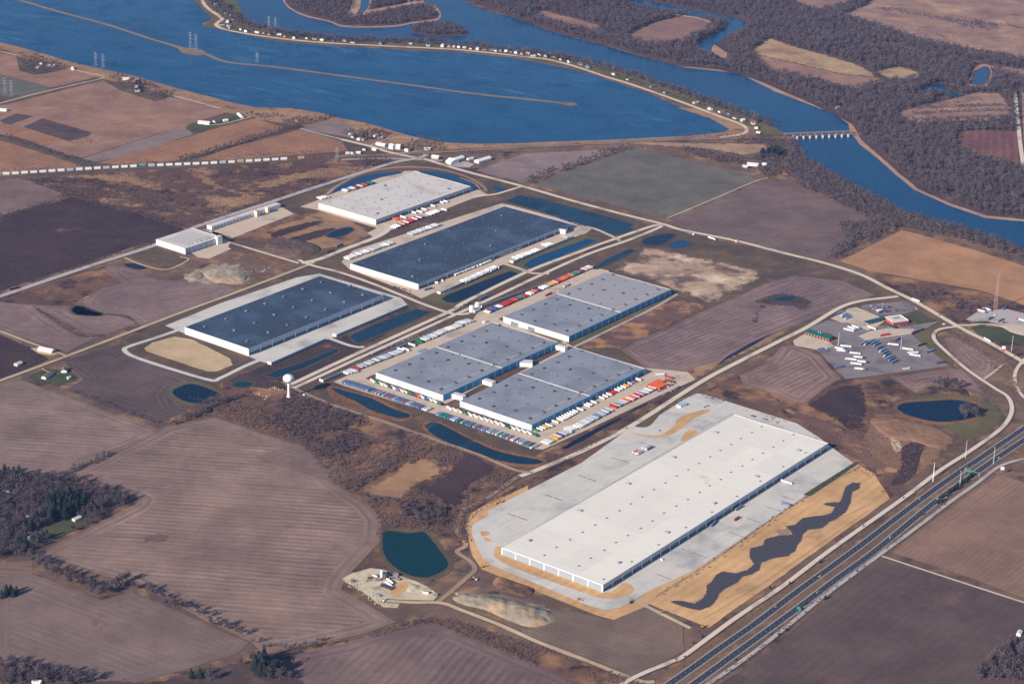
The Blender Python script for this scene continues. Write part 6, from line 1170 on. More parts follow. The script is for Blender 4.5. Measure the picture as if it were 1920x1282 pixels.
# earth movers
def excavator(k, x, y, ang, c, label, name='excavator'):
    p = at(k, x, y); r = link(name, None, loc=(p.x, p.y, .75), rz=ang, label=label, cat='digger')
    tr = MB()
    for s in (-1, 1): tr.prism([(s * 1.3 - .35, 0), (s * 1.3 + .35, 0), (s * 1.3 + .35, .9), (s * 1.3 - .35, .9)], -2.2, 2.2)
    link('track', tr.mesh('track', M_tyre), r); link('body', MB().box(-2, 1.2, -1.4, 1.4, .95, 2.2).mesh('body', PM[c]), r); link('cab', MB().box(.2, 1.6, .1, 1.35, 2.21, 3.3).mesh('cab', M_glass), r)
    link('boom', MB().bar((1.2, -.3, 1.8), (4.6, -.3, 4.4), .32).bar((4.6, -.3, 4.4), (6.6, -.3, 1.4), .25).mesh('boom', PM[c]), r); link('bucket', MB().prism([(-.9, .5), (.3, .5), (.3, 1.6), (-.9, 1.6)], 6.1, 7.3).mesh('bucket', M_unitd), r)
for k, x, y, a, c, lb in (('V1', 128, 1002, .3, 'yellow', 'yellow digger at the bend of the new lane'), ('V1', 205, 655, .9, 'yellow', 'yellow digger at the edge of the new yard'), ('V1', 235, 645, 2.2, 'yellow', 'second yellow digger at the edge of the new yard, nearer the road'), ('V1', 652, 1178, -.5, 'yellow', 'bright yellow digger on the curved concrete lane'), ('W6', 1620, 300, .4, 'red', 'red digger at the haul track junction'), ('W6', 1680, 305, 2.8, 'white', 'white loader beside the red digger'), ('T12', 1625, 828, 1.2, 'black', 'black digger at the basin corner'), ('T12', 1795, 884, .2, 'yellow', 'yellow loader beside the dirt lane of the basin'), ('T22', 112, 965, .5, 'yellow', 'yellow digger by the basin gate'), ('W2', 1480, 605, 0, 'red', 'red loader at the lot edge'), ('W6', 575, 560, 1, 'white', 'white loader on the crushed stone pad')):
    excavator(k, x, y, a, c, lb)
# freight train
RL = smooth_loop(pts('P', RAIL), False, 6); n = 0; dist = 40.; rt = random.Random(3); M_wagon = paint('wagon_steel', lin(70, 66, 70), .7, .1)
cm = {c: MB().box(-7.4, 7.4, -1.3, 1.3, 1.2, 6.6).mesh('container', PM[c]) for c in ('white', 'silver', 'red', 'blue', 'teal', 'brown', 'orange', 'tan')}
wm = wheels(MB().box(-9, 9, -1.2, 1.2, .9, 1.19), (-8, -6.6, 6.6, 8), .75, .45, .14).mesh('wagon', M_wagon); cr_ = {c: MB().box(-7.2, 7.2, -1.2, 1.2, 6.62, 6.75).mesh('container_roof', PM[c]) for c in ('white', 'silver', 'red', 'blue', 'teal', 'brown', 'orange', 'tan')}
def pdist(px): # distance along the line at which its pixel x is reached
    d = 0
    for i in range(len(RL) - 1):
        u = (RL[i] - at('P', px, 330 - px * .055)).length
        if (RL[i + 1] - at('P', px, 330 - px * .055)).length > u: return d
        d += (RL[i + 1] - RL[i]).length
    return d
d0, d1 = pdist(-30), pdist(648); dist = d0; NTR = int((d1 - d0) / 20.5)
for i in range(NTR):
    p, d = off_path(RL, dist + i * 20.5); nn = Vector((-d.y, d.x, 0)) * -2.5; c = rt.choices(('white', 'silver', 'red', 'blue', 'teal', 'tan'), (22, 4, .3, .4, .3, 1))[0]
    if i > NTR - 6: c = rt.choice(('brown', 'tan', 'brown'))
    r = link('container_wagon', None, loc=(p.x + nn.x, p.y + nn.y, .8), rz=math.atan2(d.y, d.x), label=f'{c} container wagon, {ordn(i + 1)} from the left end of the long freight train', cat='train wagon', group='wagons of the freight train')
    link('wagon', wm, r); co = link('container', cm[c], r); link('container_roof', cr_[rt.choice(('white', 'silver')) if c != 'brown' else c], co)

# ================================================================ MASTS, BRIDGE, SIGNS
def lattice(name, p, h, w0, w1, arms, m, label, cat, group=None, t=.16, rz=0.):
    r = link(name, None, loc=(p.x, p.y, .6), rz=rz, label=label, cat=cat, group=group); c = [(-1, -1), (1, -1), (1, 1), (-1, 1)]
    lm = [MB().bar((x * w0, y * w0, 0), (x * w1, y * w1, h), t, t * .8).mesh('leg', m) for x, y in c]
    for q in lm: link('leg', q, r)
    br = MB(); n = max(4, int(h / 6))
    for i in range(n):
        za, zb = h * i / n, h * (i + 1) / n; wa, wb = w0 + (w1 - w0) * i / n, w0 + (w1 - w0) * (i + 1) / n
        for j in range(4): a, b = c[j], c[(j + 1) % 4]; br.bar((a[0] * wa, a[1] * wa, za), (b[0] * wb, b[1] * wb, zb), t * .5).bar((b[0] * wa, b[1] * wa, za), (a[0] * wb, a[1] * wb, zb), t * .5)
    link('bracing', br.mesh('bracing', m), r)
    for z, l in arms: link('crossarm', MB().bar((-l, 0, z), (0, 0, z + 1), .12, .35).bar((0, 0, z + 1), (l, 0, z), .35, .12).mesh('crossarm', m), r)
    return r
M_pylon = paint('pylon_steel', lin(150, 154, 164), .6, .05)
for i, (k, x, y, h) in enumerate((('T00', 1072, 275, 46), ('T00', 1103, 282, 44), ('T00', 540, 375, 38), ('T00', 581, 385, 38), ('T00', 1513, 178, 44), ('T00', 1550, 185, 44), ('T00', 30, 530, 42), ('T00', 66, 545, 42), ('T00', 1447, 352, 26), ('T10', 380, 40, 40), ('T10', 412, 42, 40), ('T00', 1895, 900, 30))):
    lattice('power_pylon', at(k, x, y), h, 3.4, .7, [(h * .62, 9), (h * .8, 8), (h * .96, 6)], M_pylon, f'steel lattice power pylon {("left of the pair on the lake dike", "right of the pair on the lake dike", "left of the pair on the lake shore", "right of the pair on the lake shore", "left of the pair on the river house spit", "right of the pair on the river house spit", "left of the pair on the grey green field", "right of the pair on the grey green field", "alone and faint in the lake", "left of the pair on the far island", "right of the pair on the far island", "at the end of the freight train")[i]}', 'pylon', 'power pylons', rz=-.5)
lattice('radio_mast', at('W2', 1335, 372), 74, 3.0, .8, [], paint('mast_paint', lin(176, 150, 156), .6), 'tall slender lattice radio mast behind the truck lot', 'mast', t=.2)
for i, (x, y, h, k) in enumerate(((262, 945, 33, 'W8'), (822, 542, 31, 'W8'), (722, 1055, 30, 'W8'), (1302, 640, 30, 'W8'), (1615, 1085, 30, 'W2'), (1270, 610, 26, 'W1'), (522, 565, 26, 'W1'), (1405, 148, 34, 'T22'))):
    p = at(k, x, y); r = link('light_mast', None, loc=(p.x, p.y, .6), label=f'tall pale light mast {("between the near frontage road and freeway, left one", "between the near frontage road and freeway, next right", "on the far verge with a yellow base", "on the far verge beside the slip road", "on the green interchange lawn", "among the parked trucks on the right", "near the service garage", "nearest on the frontage road by the basin")[i]}', cat='light mast', group='light masts')
    link('pole', MB().bar((0, 0, 0), (0, 0, h), .42, .22, 8).mesh('pole', M_tower), r); link('lamp_ring', MB().lathe([(1.1, h), (1.2, h + .5), (.3, h + .9)], 10).mesh('lamp_ring', M_steel), r)
    if i == 2: link('base_barrier', MB().lathe([(1.1, 0), (1.1, 3.4)], 8).mesh('base_barrier', PM['yellow']), r)
def roadside_sign(k, x, y, h, w, hh, m, label, rz, poles=2, z=None, extra=None):
    p = at(k, x, y); r = link('road_sign' if h < 20 else 'pole_sign', None, loc=(p.x, p.y, .6), rz=rz, label=label, cat='sign')
    for s in ((-w * .35, w * .35) if poles == 2 else (0,)): link('post', MB().bar((s, .3, 0), (s, .3, h), .18 if h < 20 else .6, n=6).mesh('post', M_steel if h < 20 else M_unitd), r)
    link('sign_panel', MB().box(-w / 2, w / 2, -.15, .1, h - hh, h).mesh('sign_panel', m), r)
    if extra: link('upper_panel', MB().box(-w / 2, w / 2, -.15, .1, h + .3, h + .3 + extra[0]).mesh('upper_panel', extra[1]), r)
M_sign = paint('green_sign_paint', lin(0, 140, 104), .5, .04)
roadside_sign('T22', 652, 870, 5.5, 6.5, 4.0, M_sign, 'green road sign on the far freeway verge', along('T22', (640, 862), (680, 880)))
roadside_sign('W8', 1450, 815, 13, 6, 5.5, PM['white'], 'white and green station sign beside the right edge lot', 0, extra=None)
roadside_sign('W2', 1455, 1275, 26, 6, 4, PM['red'], 'tall pole sign with red and white panels beside the main road', -.3, poles=1, extra=(5.5, PM['white']))
A, B = at('W8', 800, 905 - 90), at('W8', 1060, 905 - 30); d = B - A; L = d.length
g = link('sign_gantry', None, loc=(A.x, A.y, .6), rz=math.atan2(d.y, d.x), label='steel gantry with long green sign across the freeway', cat='sign gantry')
for x in (0, L): link('post', MB().box(x - .35, x + .35, -.35, .35, 0, 8.4).mesh('post', M_steel), g)
tb = MB()
for z in (7.0, 8.2): tb.bar((0, 0, z), (L, 0, z), .16)
for i in range(12): tb.bar((L * i / 12, 0, 7), (L * (i + 1) / 12, 0, 8.2), .1)
link('truss', tb.mesh('truss', M_steel), g); link('sign_panel', MB().box(L * .22, L * .62, -.5, -.3, 5.9, 9.1).mesh('sign_panel', M_sign), g)
# rail bridge over the river
A, B = at('W5', 615, 388), at('W5', 1490, 355); d = B - A; L = d.length; rz = math.atan2(d.y, d.x)
bd = link('rail_bridge', None, loc=(A.x, A.y, 0), rz=rz, label='long low railway bridge on pale piers across the river', cat='bridge')
M_girder = paint('bridge_girder_steel', lin(110, 104, 108), .6, .1); M_pier = paint('pale_pier_stone', lin(206, 190, 176), .9, .1, .3)
link('deck', MB().box(0, L, -3, 3, 7.4, 8.2).mesh('deck', M_ball), bd)
for s in (-1, 1): link('girder', MB().box(0, L, s * 3.2 - .2, s * 3.2 + .2, 6.2, 9).mesh('girder', M_girder), bd)
pm = MB().prism([(-3.5, .6), (3.5, .6), (3, 6.19), (-3, 6.19)], -1.2, 1.2).mesh('pier', paint('reddish_pier_stone', lin(168, 140, 128), .9, .1, .3))
for i in range(9): link('pier', pm, bd, (L * (.135 + i * .1045), 0, 0))
A, B = at('W5', 735, 415), at('W5', 1500, 385); d = B - A; L = d.length
b2 = link('rail_bridge', None, loc=(A.x, A.y, 0), rz=math.atan2(d.y, d.x), label='nearer parallel bridge girder with larger white piers', cat='bridge')
link('girder', MB().box(0, L, -1.4, 1.4, 7, 8.6).mesh('girder', M_girder), b2)
pm2 = MB().prism([(-3.6, .6), (3.6, .6), (2.8, 6.99), (-2.8, 6.99)], -1.3, 1.3).mesh('pier', M_pier)
for i in range(9): link('pier', pm2, b2, (L * (.06 + i * .107), -2, 0))

# more of the concrete plant, scattered kit and waste ground
def mixer(k, x, y, ang, label):
    p = at(k, x, y); r = link('mixer_truck', None, loc=(p.x, p.y, .9), rz=ang, label=label, cat='mixer truck', group='mixer trucks at the concrete plant')
    link('cab', MB().box(2.6, 4.4, -1.1, 1.1, .8, 2.9).mesh('cab', PM['white']), r); link('drum', MB().bar((-3.4, 0, 2.9), (2.2, 0, 2.1), .8, 1.3, 10).mesh('drum', PM['purple']), r); link('chassis', wheels(MB().box(-3.6, 4, -.5, .5, .6, .95), (-2.6, -1.4, 3.2), .9, .5, .4).mesh('chassis', M_tyre), r)
for i in range(6): mixer('W6', 548 + i * 24, 372 + i * 9, along('W6', (548, 372), (575, 340)), f'mixer truck with purple drum, {ordn(i + 1)} from the left below the plant silo')
for i, (x, y, L, h, c) in enumerate(((470, 262, 9, 2.6, 'white'), (520, 300, 6, 3, 'grey'), (600, 262, 8, 4, 'silver'), (660, 240, 10, 3.5, 'slate'), (715, 255, 9, 4.5, 'grey'), (690, 285, 12, 2.4, 'maroon'), (740, 300, 10, 2.2, 'brown'), (1080, 468, 8, 3, 'white'), (1190, 490, 6, 2.4, 'grey'), (505, 495, 9, 2, 'slate'))):
    p = at('W6', x, y); r = link('site_container', None, loc=(p.x, p.y, .9), rz=BE - PI / 2 + (i % 3) * .4, label=f'{c} metal unit on the crushed stone pad, {ordn(i + 1)} going right from the pad edge', cat='container', group='metal units at the concrete plant')
    link('body', MB().box(-L / 2, L / 2, -1.3, 1.3, .1, h).mesh('body', PM[c]), r); link('lid', MB().box(-L / 2 - .1, L / 2 + .1, -1.4, 1.4, h + .01, h + .2).mesh('lid', M_unit), r)
rb = MB(); ru = random.Random(4)
for k, l, n in (('W6', [(140, 330), (230, 400), (330, 440), (440, 520), (540, 600)], 70), ('W6', [(1010, 470), (1100, 430), (1190, 480)], 25), ('W7', [(90, 450), (160, 470), (230, 490)], 25), ('T01', [(1440, 930), (1500, 950), (1480, 965)], 30), ('T01', [(1400, 240), (1480, 250), (1500, 230)], 30), ('T21', [(1185, 1195), (1215, 1230), (1205, 1255)], 30)):
    p = smooth_loop(pts(k, l), False, 4); tot = sum((p[i + 1] - p[i]).length for i in range(len(p) - 1))
    for i in range(n):
        q, _ = off_path(p, ru.uniform(0, tot)); q = q + Vector((ru.gauss(0, 4), ru.gauss(0, 4), .7)); sz = ru.uniform(.5, 1.7); a = Vector((ru.uniform(.6, 1), ru.uniform(.6, 1), ru.uniform(.4, .8))) * sz
        rb.add([q + Vector((a.x * x, a.y * y, a.z * z)) for x, y, z in ((-1, -.8, 0), (1, -1, 0), (.9, 1, 0), (-1, .9, 0), (-.6, -.5, 1), (.5, -.6, .9), (.6, .5, 1), (-.5, .6, .8))], [(4, 5, 6, 7), (0, 1, 5, 4), (1, 2, 6, 5), (2, 3, 7, 6), (3, 0, 4, 7)])
link('rubble', rb.mesh('rubble', M_gravel2), kind='stuff', label='pale broken rubble along the edges of the work sites')

# ================================================================ TREES
M_bark = paint('grey_bark', lin(112, 98, 96), .9, .2, .8); M_twig = paint('bare_twigs', lin(96, 88, 93), .9, .25, .02); M_twig2 = paint('reddish_bare_twigs', lin(90, 78, 82), .9, .25, .02)
M_everg = paint('evergreen_needles', lin(38, 52, 46), .85, .3, .3); M_orangeleaf = paint('orange_leaves', lin(176, 112, 58), .85, .2, .3)
for m_ in (M_twig, M_twig2, M_everg): tint_by_tree(m_)
def bare_tree(seed, h=13., n=420, spread=.36, wm=1.):
    r = random.Random(seed); tk, cw = MB(), MB(); tk.bar((0, 0, -.5), (0, 0, h * .45), .28, .16, 5); tips = []
    for i in range(11):
        a = r.uniform(0, 2 * PI); z0 = h * r.uniform(.25, .45); rad = h * spread * r.uniform(.45, 1); z1 = h * r.uniform(.55, .95) - rad * .3
        b = Vector((math.cos(a) * rad, math.sin(a) * rad, z1)); tk.bar((0, 0, z0), b, .14, .05, 3); tips.append((Vector((0, 0, z0)), b))
    tk.bar((0, 0, h * .45), (r.uniform(-.5, .5), r.uniform(-.5, .5), h * .96), .16, .04, 3); tips.append((Vector((0, 0, h * .45)), Vector((0, 0, h * .96))))
    for i in range(n):
        s, e = r.choice(tips); q = s.lerp(e, r.uniform(.35, 1.05)); dv = Vector((r.gauss(0, 1), r.gauss(0, 1), r.gauss(.55, .7))).normalized(); ln = r.uniform(.09, .2) * h; w = r.uniform(.06, .15) * wm
        sd = dv.cross(Vector((r.gauss(0, 1), r.gauss(0, 1), r.gauss(0, 1)))).normalized() * w; cw.add([q - sd, q + sd, q + dv * ln], [(0, 1, 2)])
    return tk, cw
def evergreen(seed, h=14., n=420):
    r = random.Random(seed); tk, cw = MB(), MB(); tk.bar((0, 0, -.4), (0, 0, h * .9), .25, .05, 5)
    for i in range(n):
        t = r.random() ** .7; z = h * (.08 + .9 * (1 - t)); rad = h * .27 * (t + .05); a = r.uniform(0, 2 * PI); q = Vector((math.cos(a) * rad * r.uniform(.3, 1), math.sin(a) * rad * r.uniform(.3, 1), z))
        o = Vector((math.cos(a), math.sin(a), -.35)) * r.uniform(.9, 1.9); sd = Vector((-math.sin(a), math.cos(a), r.uniform(-.3, .3))) * r.uniform(.4, .8); cw.add([q - sd, q + sd, q + o], [(0, 1, 2)])
    return tk, cw
def joined(name, t, m1, m2):
    mb = MB(); mb.add(t[0].v, t[0].f, 0); mb.add(t[1].v, t[1].f, 1); return mb.mesh(name, m1, m2)
BT = [bare_tree(s) for s in (1, 2, 3, 4)]; ET = [evergreen(s) for s in (8, 9)]
BTm = [(a.mesh('trunk', M_bark), b.mesh('crown', M_twig if i % 2 else M_twig2)) for i, (a, b) in enumerate([bare_tree(s, n=520, wm=1.35) for s in (31, 32, 33, 34)])]; ETm = [(a.mesh('trunk', M_bark), b.mesh('crown', M_everg)) for a, b in ET]
def shrub(seed):
    r = random.Random(seed); cw = MB()
    for i in range(70):
        q = Vector((r.gauss(0, .9), r.gauss(0, .9), r.uniform(0, 1.2))); dv = Vector((r.gauss(0, .6), r.gauss(0, .6), 1)).normalized(); sd = dv.cross(Vector((r.gauss(0, 1), r.gauss(0, 1), 0))).normalized() * r.uniform(.06, .16); cw.add([q - sd, q + sd, q + dv * r.uniform(.6, 1.6)], [(0, 1, 2)])
    return cw
def proto_coll(name, meshes):
    c = bpy.data.collections.new(name)
    for i, m in enumerate(meshes): c.objects.link(bpy.data.objects.new(name + '_sample', m))
    return c
C_bare = proto_coll('bare_tree_kinds', [joined('bare_tree', t, M_bark, M_twig if i % 2 else M_twig2) for i, t in enumerate(BT)])
M_brushA = paint('dry_brush_stems', lin(126, 100, 86), .95, .2, .3); M_brushB = paint('grey_brush_stems', lin(106, 93, 92), .95, .2, .3); M_strawstem = paint('straw_stems', lin(150, 112, 84), .95, .2, .3)
C_shrub = proto_coll('shrub_kinds', [shrub(1).mesh('shrub', M_brushA), shrub(2).mesh('shrub', M_brushB), shrub(3).mesh('shrub', M_brushB), shrub(4).mesh('shrub', M_brushA)])
C_reed = proto_coll('reed_kinds', [shrub(11).mesh('reeds', M_strawstem), shrub(12).mesh('reeds', M_brushA)])
C_ever = proto_coll('evergreen_kinds', [joined('evergreen', t, M_bark, M_everg) for t in ET])
def stuff(name, points, coll, label):
    """points: (x, y, z, scale)"""
    if not points: return
    if name in ('left_woods', 'low_hedges'): points = [(a, b, c, d * 1.3) for a, b, c, d in points]
    m = bpy.data.meshes.new(name); m.from_pydata([p[:3] for p in points], [], [])
    a = m.attributes.new('size', 'FLOAT', 'POINT'); a.data.foreach_set('value', [p[3] for p in points])
    o = link(name, m, kind='stuff', label=label)
    g = bpy.data.node_groups.new(name, 'GeometryNodeTree'); g.interface.new_socket('Geometry', in_out='INPUT', socket_type='NodeSocketGeometry'); g.interface.new_socket('Geometry', in_out='OUTPUT', socket_type='NodeSocketGeometry')
    N_ = g.nodes.new; gi, go = N_('NodeGroupInput'), N_('NodeGroupOutput'); mp = N_('GeometryNodeMeshToPoints'); ip = N_('GeometryNodeInstanceOnPoints'); ci = N_('GeometryNodeCollectionInfo')
    ci.inputs['Collection'].default_value = coll; ci.inputs['Separate Children'].default_value = True; ci.inputs['Reset Children'].default_value = True
    ip.inputs['Pick Instance'].default_value = True
    rz = N_('FunctionNodeRandomValue'); rz.data_type = 'FLOAT_VECTOR'; rz.inputs[0].default_value = (-.06, -.06, 0); rz.inputs[1].default_value = (.06, .06, 6.28)
    na = N_('GeometryNodeInputNamedAttribute'); na.data_type = 'FLOAT'; na.inputs['Name'].default_value = 'size'
    ri = N_('FunctionNodeRandomValue'); ri.data_type = 'INT'; ri.inputs[4].default_value = 0; ri.inputs[5].default_value = len(coll.objects) - 1; ri.inputs['Seed'].default_value = 3
    L_ = g.links.new; L_(gi.outputs[0], mp.inputs[0]); L_(mp.outputs[0], ip.inputs['Points']); L_(ci.outputs[0], ip.inputs['Instance']); L_(rz.outputs[0], ip.inputs['Rotation']); L_(na.outputs[0], ip.inputs['Scale']); L_(ri.outputs[2], ip.inputs['Instance Index']); L_(ip.outputs[0], go.inputs[0])
    o.modifiers.new('scatter', 'NODES').node_group = g
    return o
rs = random.Random(21)
def fill(k, l, sp, h=(.8, 1.25), excl=(), clump=0., edge=0):
    p = [q.to_2d() for q in pts(k, l)]; ex = [[q.to_2d() for q in pts(*e)] for e in excl]; xs, ys = [q.x for q in p], [q.y for q in p]; out = []; y = min(ys)
    bx = [(min(q.x for q in e), max(q.x for q in e), min(q.y for q in e), max(q.y for q in e)) for e in ex]
    while y < max(ys):
        x = min(xs)
        while x < max(xs):
            px, py = x + rs.uniform(-.5, .5) * sp, y + rs.uniform(-.5, .5) * sp
            if inside((px, py), p) and not any(b[0] < px < b[1] and b[2] < py < b[3] and inside((px, py), e) for b, e in zip(bx, ex)):
                if not clump or mnoise.noise(Vector((px * .012, py * .012, 2.2))) + .5 * mnoise.noise(Vector((px * .04, py * .04, 9.2))) > clump: out.append((px, py, .3, rs.uniform(*h)))
            x += sp
        y += sp
    return out
def line(k, l, sp, wid, h=(.6, 1.1), gap=0.):
    p = smooth_loop(pts(k, l), False, 4); tot = sum((p[i + 1] - p[i]).length for i in range(len(p) - 1)); out = []; d = 0
    while d < tot:
        q, dv = off_path(p, d); nn = Vector((-dv.y, dv.x, 0)) * rs.uniform(-.5, .5) * wid
        if rs.random() > gap: out.append((q.x + nn.x, q.y + nn.y, .3, rs.uniform(*h)))
        d += sp * rs.uniform(.5, 1.5)
    return out
# far woods, each one mass nobody could count
EX = [('T20', [(880, 85), (1000, 45), (1100, -40), (3600, -60), (3600, 550), (2050, 350), (1700, 306), (1500, 262), (1300, 212), (1150, 170), (1090, 145), (980, 120)]), ('T20', [(590, -20), (650, 30), (750, 60), (830, 55), (920, 25), (1000, -20)]), ('T20', [(1100, 238), (1250, 263), (1450, 313), (1600, 353), (1800, 375), (2050, 410), (2050, 465), (1800, 415), (1680, 340), (1500, 326), (1300, 288)]),
      ('T20', [(385, 285), (450, 230), (500, 215), (600, 250), (700, 280), (850, 320), (1000, 370), (1080, 400), (1200, 375), (1300, 390), (1370, 420), (1330, 445), (1130, 460), (1050, 482), (960, 507), (870, 492), (750, 462), (600, 422), (500, 402), (420, 357)]), ('T20', [(-320, 200), (-180, 135), (0, 92), (80, 95), (150, 120), (165, 150), (120, 180), (60, 200), (20, 230), (-160, 265), (-300, 235)]), ('T10', [(1060, 70), (1150, 60), (1300, 100), (1450, 140), (1490, 160), (1430, 180), (1330, 170), (1200, 130), (1080, 95)]),
      ('T20', [(1190, 632), (1320, 600), (1650, 520), (1800, 525), (1850, 600), (1850, 662), (1700, 690), (1280, 694)]), ('T20', [(1535, 742), (1700, 735), (1882, 740), (1895, 935), (1830, 932), (1740, 902), (1660, 900), (1620, 870), (1530, 822)]), ('T20', [(1855, 500), (2050, 500), (2050, 960), (1905, 960), (1870, 700)]),
      ('T20', [(-280, -10), (-170, 5), (0, 38), (100, 56), (250, 80), (340, 105), (370, 140), (350, 168), (270, 205), (240, 235), (258, 300), (260, 352), (205, 358), (165, 318), (85, 298), (70, 262), (98, 230), (180, 190), (240, 160), (255, 135), (238, 120), (150, 110), (0, 84), (-180, 48), (-300, 30)]), ('T20', [(1600, 470), (1625, 370), (1700, 350), (1750, 385), (1735, 460), (1700, 500), (1600, 495)]), ('T20', [(1315, 525), (1380, 484), (1430, 468), (1470, 474), (1485, 500), (1575, 537), (1520, 550), (1440, 523), (1360, 540)]),
      ('T20', [(855, 600), (890, 595), (920, 620), (880, 640)])]
RB = [(880, -60), (880, 0), (945, 23), (1042, 58), (1142, 84), (1210, 104), (1282, 120), (1349, 126), (1415, 144), (1516, 187), (1598, 228), (1612, 256), (1655, 293), (1722, 350), (1788, 379), (1850, 401), (1925, 408), (2060, 460), (2300, 548), (2560, 640), (2560, -60)]
W_ = [(x, y, z, q * (1 + .45 * mnoise.noise(Vector((x * .006, y * .006, 1.7))))) for x, y, z, q in fill('P', RB, 10, (.65, 1.65), EX, clump=-.62)]
stuff('woods', W_, C_bare, 'wide grey brown leafless woods on the far side of the river')
far = []
far += fill('T20', [(1090, 60), (1160, 50), (1330, 80), (1500, 110), (1640, 120), (1790, 150), (1760, 180), (1600, 160), (1440, 120), (1280, 90)], 15, (.6, 1.1), clump=.0)
far += line('T20', [(1150, 165), (1250, 180), (1400, 200), (1560, 225)], 22, 60, (.5, 1), .4) + line('T20', [(1640, 130), (1780, 150), (1920, 165)], 9, 30)
for y in (612, 640, 676): far += line('T20', [(1290, y + 4), (1450, y - 2), (1640, y - 10), (1840, y - 14)], 4.5, 10, (.5, 1.0))
far += fill('P', [(697, -50), (698, 6), (692, 18), (735, 11), (775, 3), (795, 0), (780, -50)], 10, (.9, 1.4))
far += line('T20', [(1330, 604), (1500, 585), (1660, 570), (1650, 555)], 7, 14, (.4, .8)) + line('T20', [(1520, 740), (1515, 830)], 6, 20) + fill('T20', [(1855, 470), (1930, 470), (1930, 530), (1860, 540)], 11)
far += fill('P', [(538, -50), (545, 8), (580, 28), (645, 46), (690, 48), (740, 46), (800, 37), (818, 30), (815, 16), (795, 11), (735, 20), (690, 29), (655, 31), (655, 20), (664, -50)], 11, (.8, 1.4)) + fill('P', [(773, 61), (778, 50), (800, 46), (840, 45), (862, 52), (874, 65), (857, 67), (807, 67)], 10, (.8, 1.4))
stuff('island_woods', far, C_bare, 'leafless woods on the river islands and far meadows')
bank = fill('T20', [(575, 800), (640, 800), (700, 905), (830, 975), (1000, 1075), (1120, 1135), (1250, 1205), (1400, 1245), (1560, 1281), (1920, 1412), (1920, 1460), (1700, 1400), (1420, 1320), (1240, 1290), (1100, 1275), (950, 1190), (800, 1120), (660, 1060), (600, 1000), (560, 940), (600, 870)], 9.5, (.8, 1.35))
bank += fill('T21', [(880, -30), (1100, -20), (1240, -5), (1150, 15), (1000, 70), (880, 160), (840, 185), (800, 165), (900, 80)], 10, (.7, 1.2)) + fill('T20', [(0, 830), (180, 860), (320, 880), (360, 900), (330, 930), (180, 905), (0, 880)], 10, (.5, 1))
bank += fill('T20', [(280, 790), (440, 775), (590, 790), (600, 830), (500, 850), (440, 812), (290, 815)], 10, (.6, 1)) + fill('T20', [(360, 905), (440, 860), (540, 840), (590, 850), (560, 920), (540, 990), (470, 1000), (400, 965), (480, 940), (470, 915), (400, 905)], 9, (.6, 1.2))
stuff('riverbank_woods', bank, C_bare, 'leafless woods along the near bank of the river')
hedge = line('T10', [(1040, 1035), (1150, 985), (1300, 935), (1450, 880), (1620, 832)], 3.2, 30, (.6, 1.0)) + line('T00', [(1005, 905), (1150, 868), (1400, 790), (1600, 730), (1750, 690), (1870, 660)], 4, 18, (.6, 1)) + line('T10', [(700, 865), (900, 860), (1050, 850)], 7, 20, (.4, .8))
hedge += line('T00', [(130, 1010), (350, 1080), (500, 1130), (680, 1180), (850, 1230), (1000, 1290)], 5, 28, (.4, .8)) + line('T00', [(0, 765), (120, 800), (240, 845), (400, 895), (500, 935)], 5, 22, (.4, .8)) + line('T00', [(0, 1225), (150, 1180), (330, 1120), (400, 1090)], 5, 14, (.4, .8))
hedge += fill('T00', [(110, 340), (200, 320), (330, 360), (390, 385), (220, 425), (110, 400)], 12, (.6, 1)) + fill('T00', [(590, 430), (720, 430), (860, 480), (970, 540), (900, 570), (700, 510), (610, 440)], 12, (.6, 1.1), clump=-.25) + fill('T00', [(1230, 600), (1400, 640), (1700, 650), (1830, 650), (1640, 715), (1430, 670)], 13, (.5, 1), clump=-.1)
hedge += fill('T10', [(0, 750), (160, 735), (300, 765), (200, 800), (30, 780)], 11, (.6, 1.1)) + fill('T10', [(330, 830), (440, 780), (560, 800), (600, 850), (480, 860), (360, 850)], 11, (.6, 1)) + line('T00', [(400, 800), (480, 800), (560, 800)], 7, 40, (.4, .8)) + line('T00', [(0, 965), (300, 955), (600, 935), (900, 918), (1400, 880), (1800, 860)], 9, 10, (.3, .7), .3)
hedge += fill('T10', [(100, 895), (250, 890), (290, 910), (170, 940), (80, 975)], 10, (.4, .9)) + line('P', [(1570, 482), (1620, 450), (1690, 425)], 6, 24, (.5, .9)) + fill('T21', [(1250, 330), (1400, 350), (1600, 370), (1760, 420), (1720, 470), (1600, 500), (1500, 480), (1400, 430), (1280, 360)], 11, (.35, .8), clump=-.2)
hedge += line('T20', [(0, 690 + 80), (200, 775), (400, 770), (560, 765)], 8, 8, (.3, .7))
stuff('hedgerow_trees', hedge, C_bare, 'leafless hedgerows and scrubby groves on the far side of the business park')
spit = line('P', [(372, -40), (400, 6), (430, 30), (470, 50), (540, 66), (640, 77), (770, 81), (870, 87), (960, 97), (1060, 112), (1140, 130), (1210, 152), (1280, 177), (1330, 195), (1390, 216), (1450, 240)], 2.9, 34, (.8, 1.75), .12) + line('P', [(400, 14), (425, 50), (480, 64), (560, 74), (640, 80), (760, 85), (870, 91), (960, 102), (1060, 118), (1140, 138), (1210, 162), (1280, 186), (1330, 205), (1390, 226)], 9, 16, (.4, 1.0), .45) + line('P', [(395, 5), (425, 28), (470, 55), (560, 70)], 8, 50, (.6, 1))
stuff('spit_trees', spit, C_bare, 'bare trees crowding the river side of the house strip')
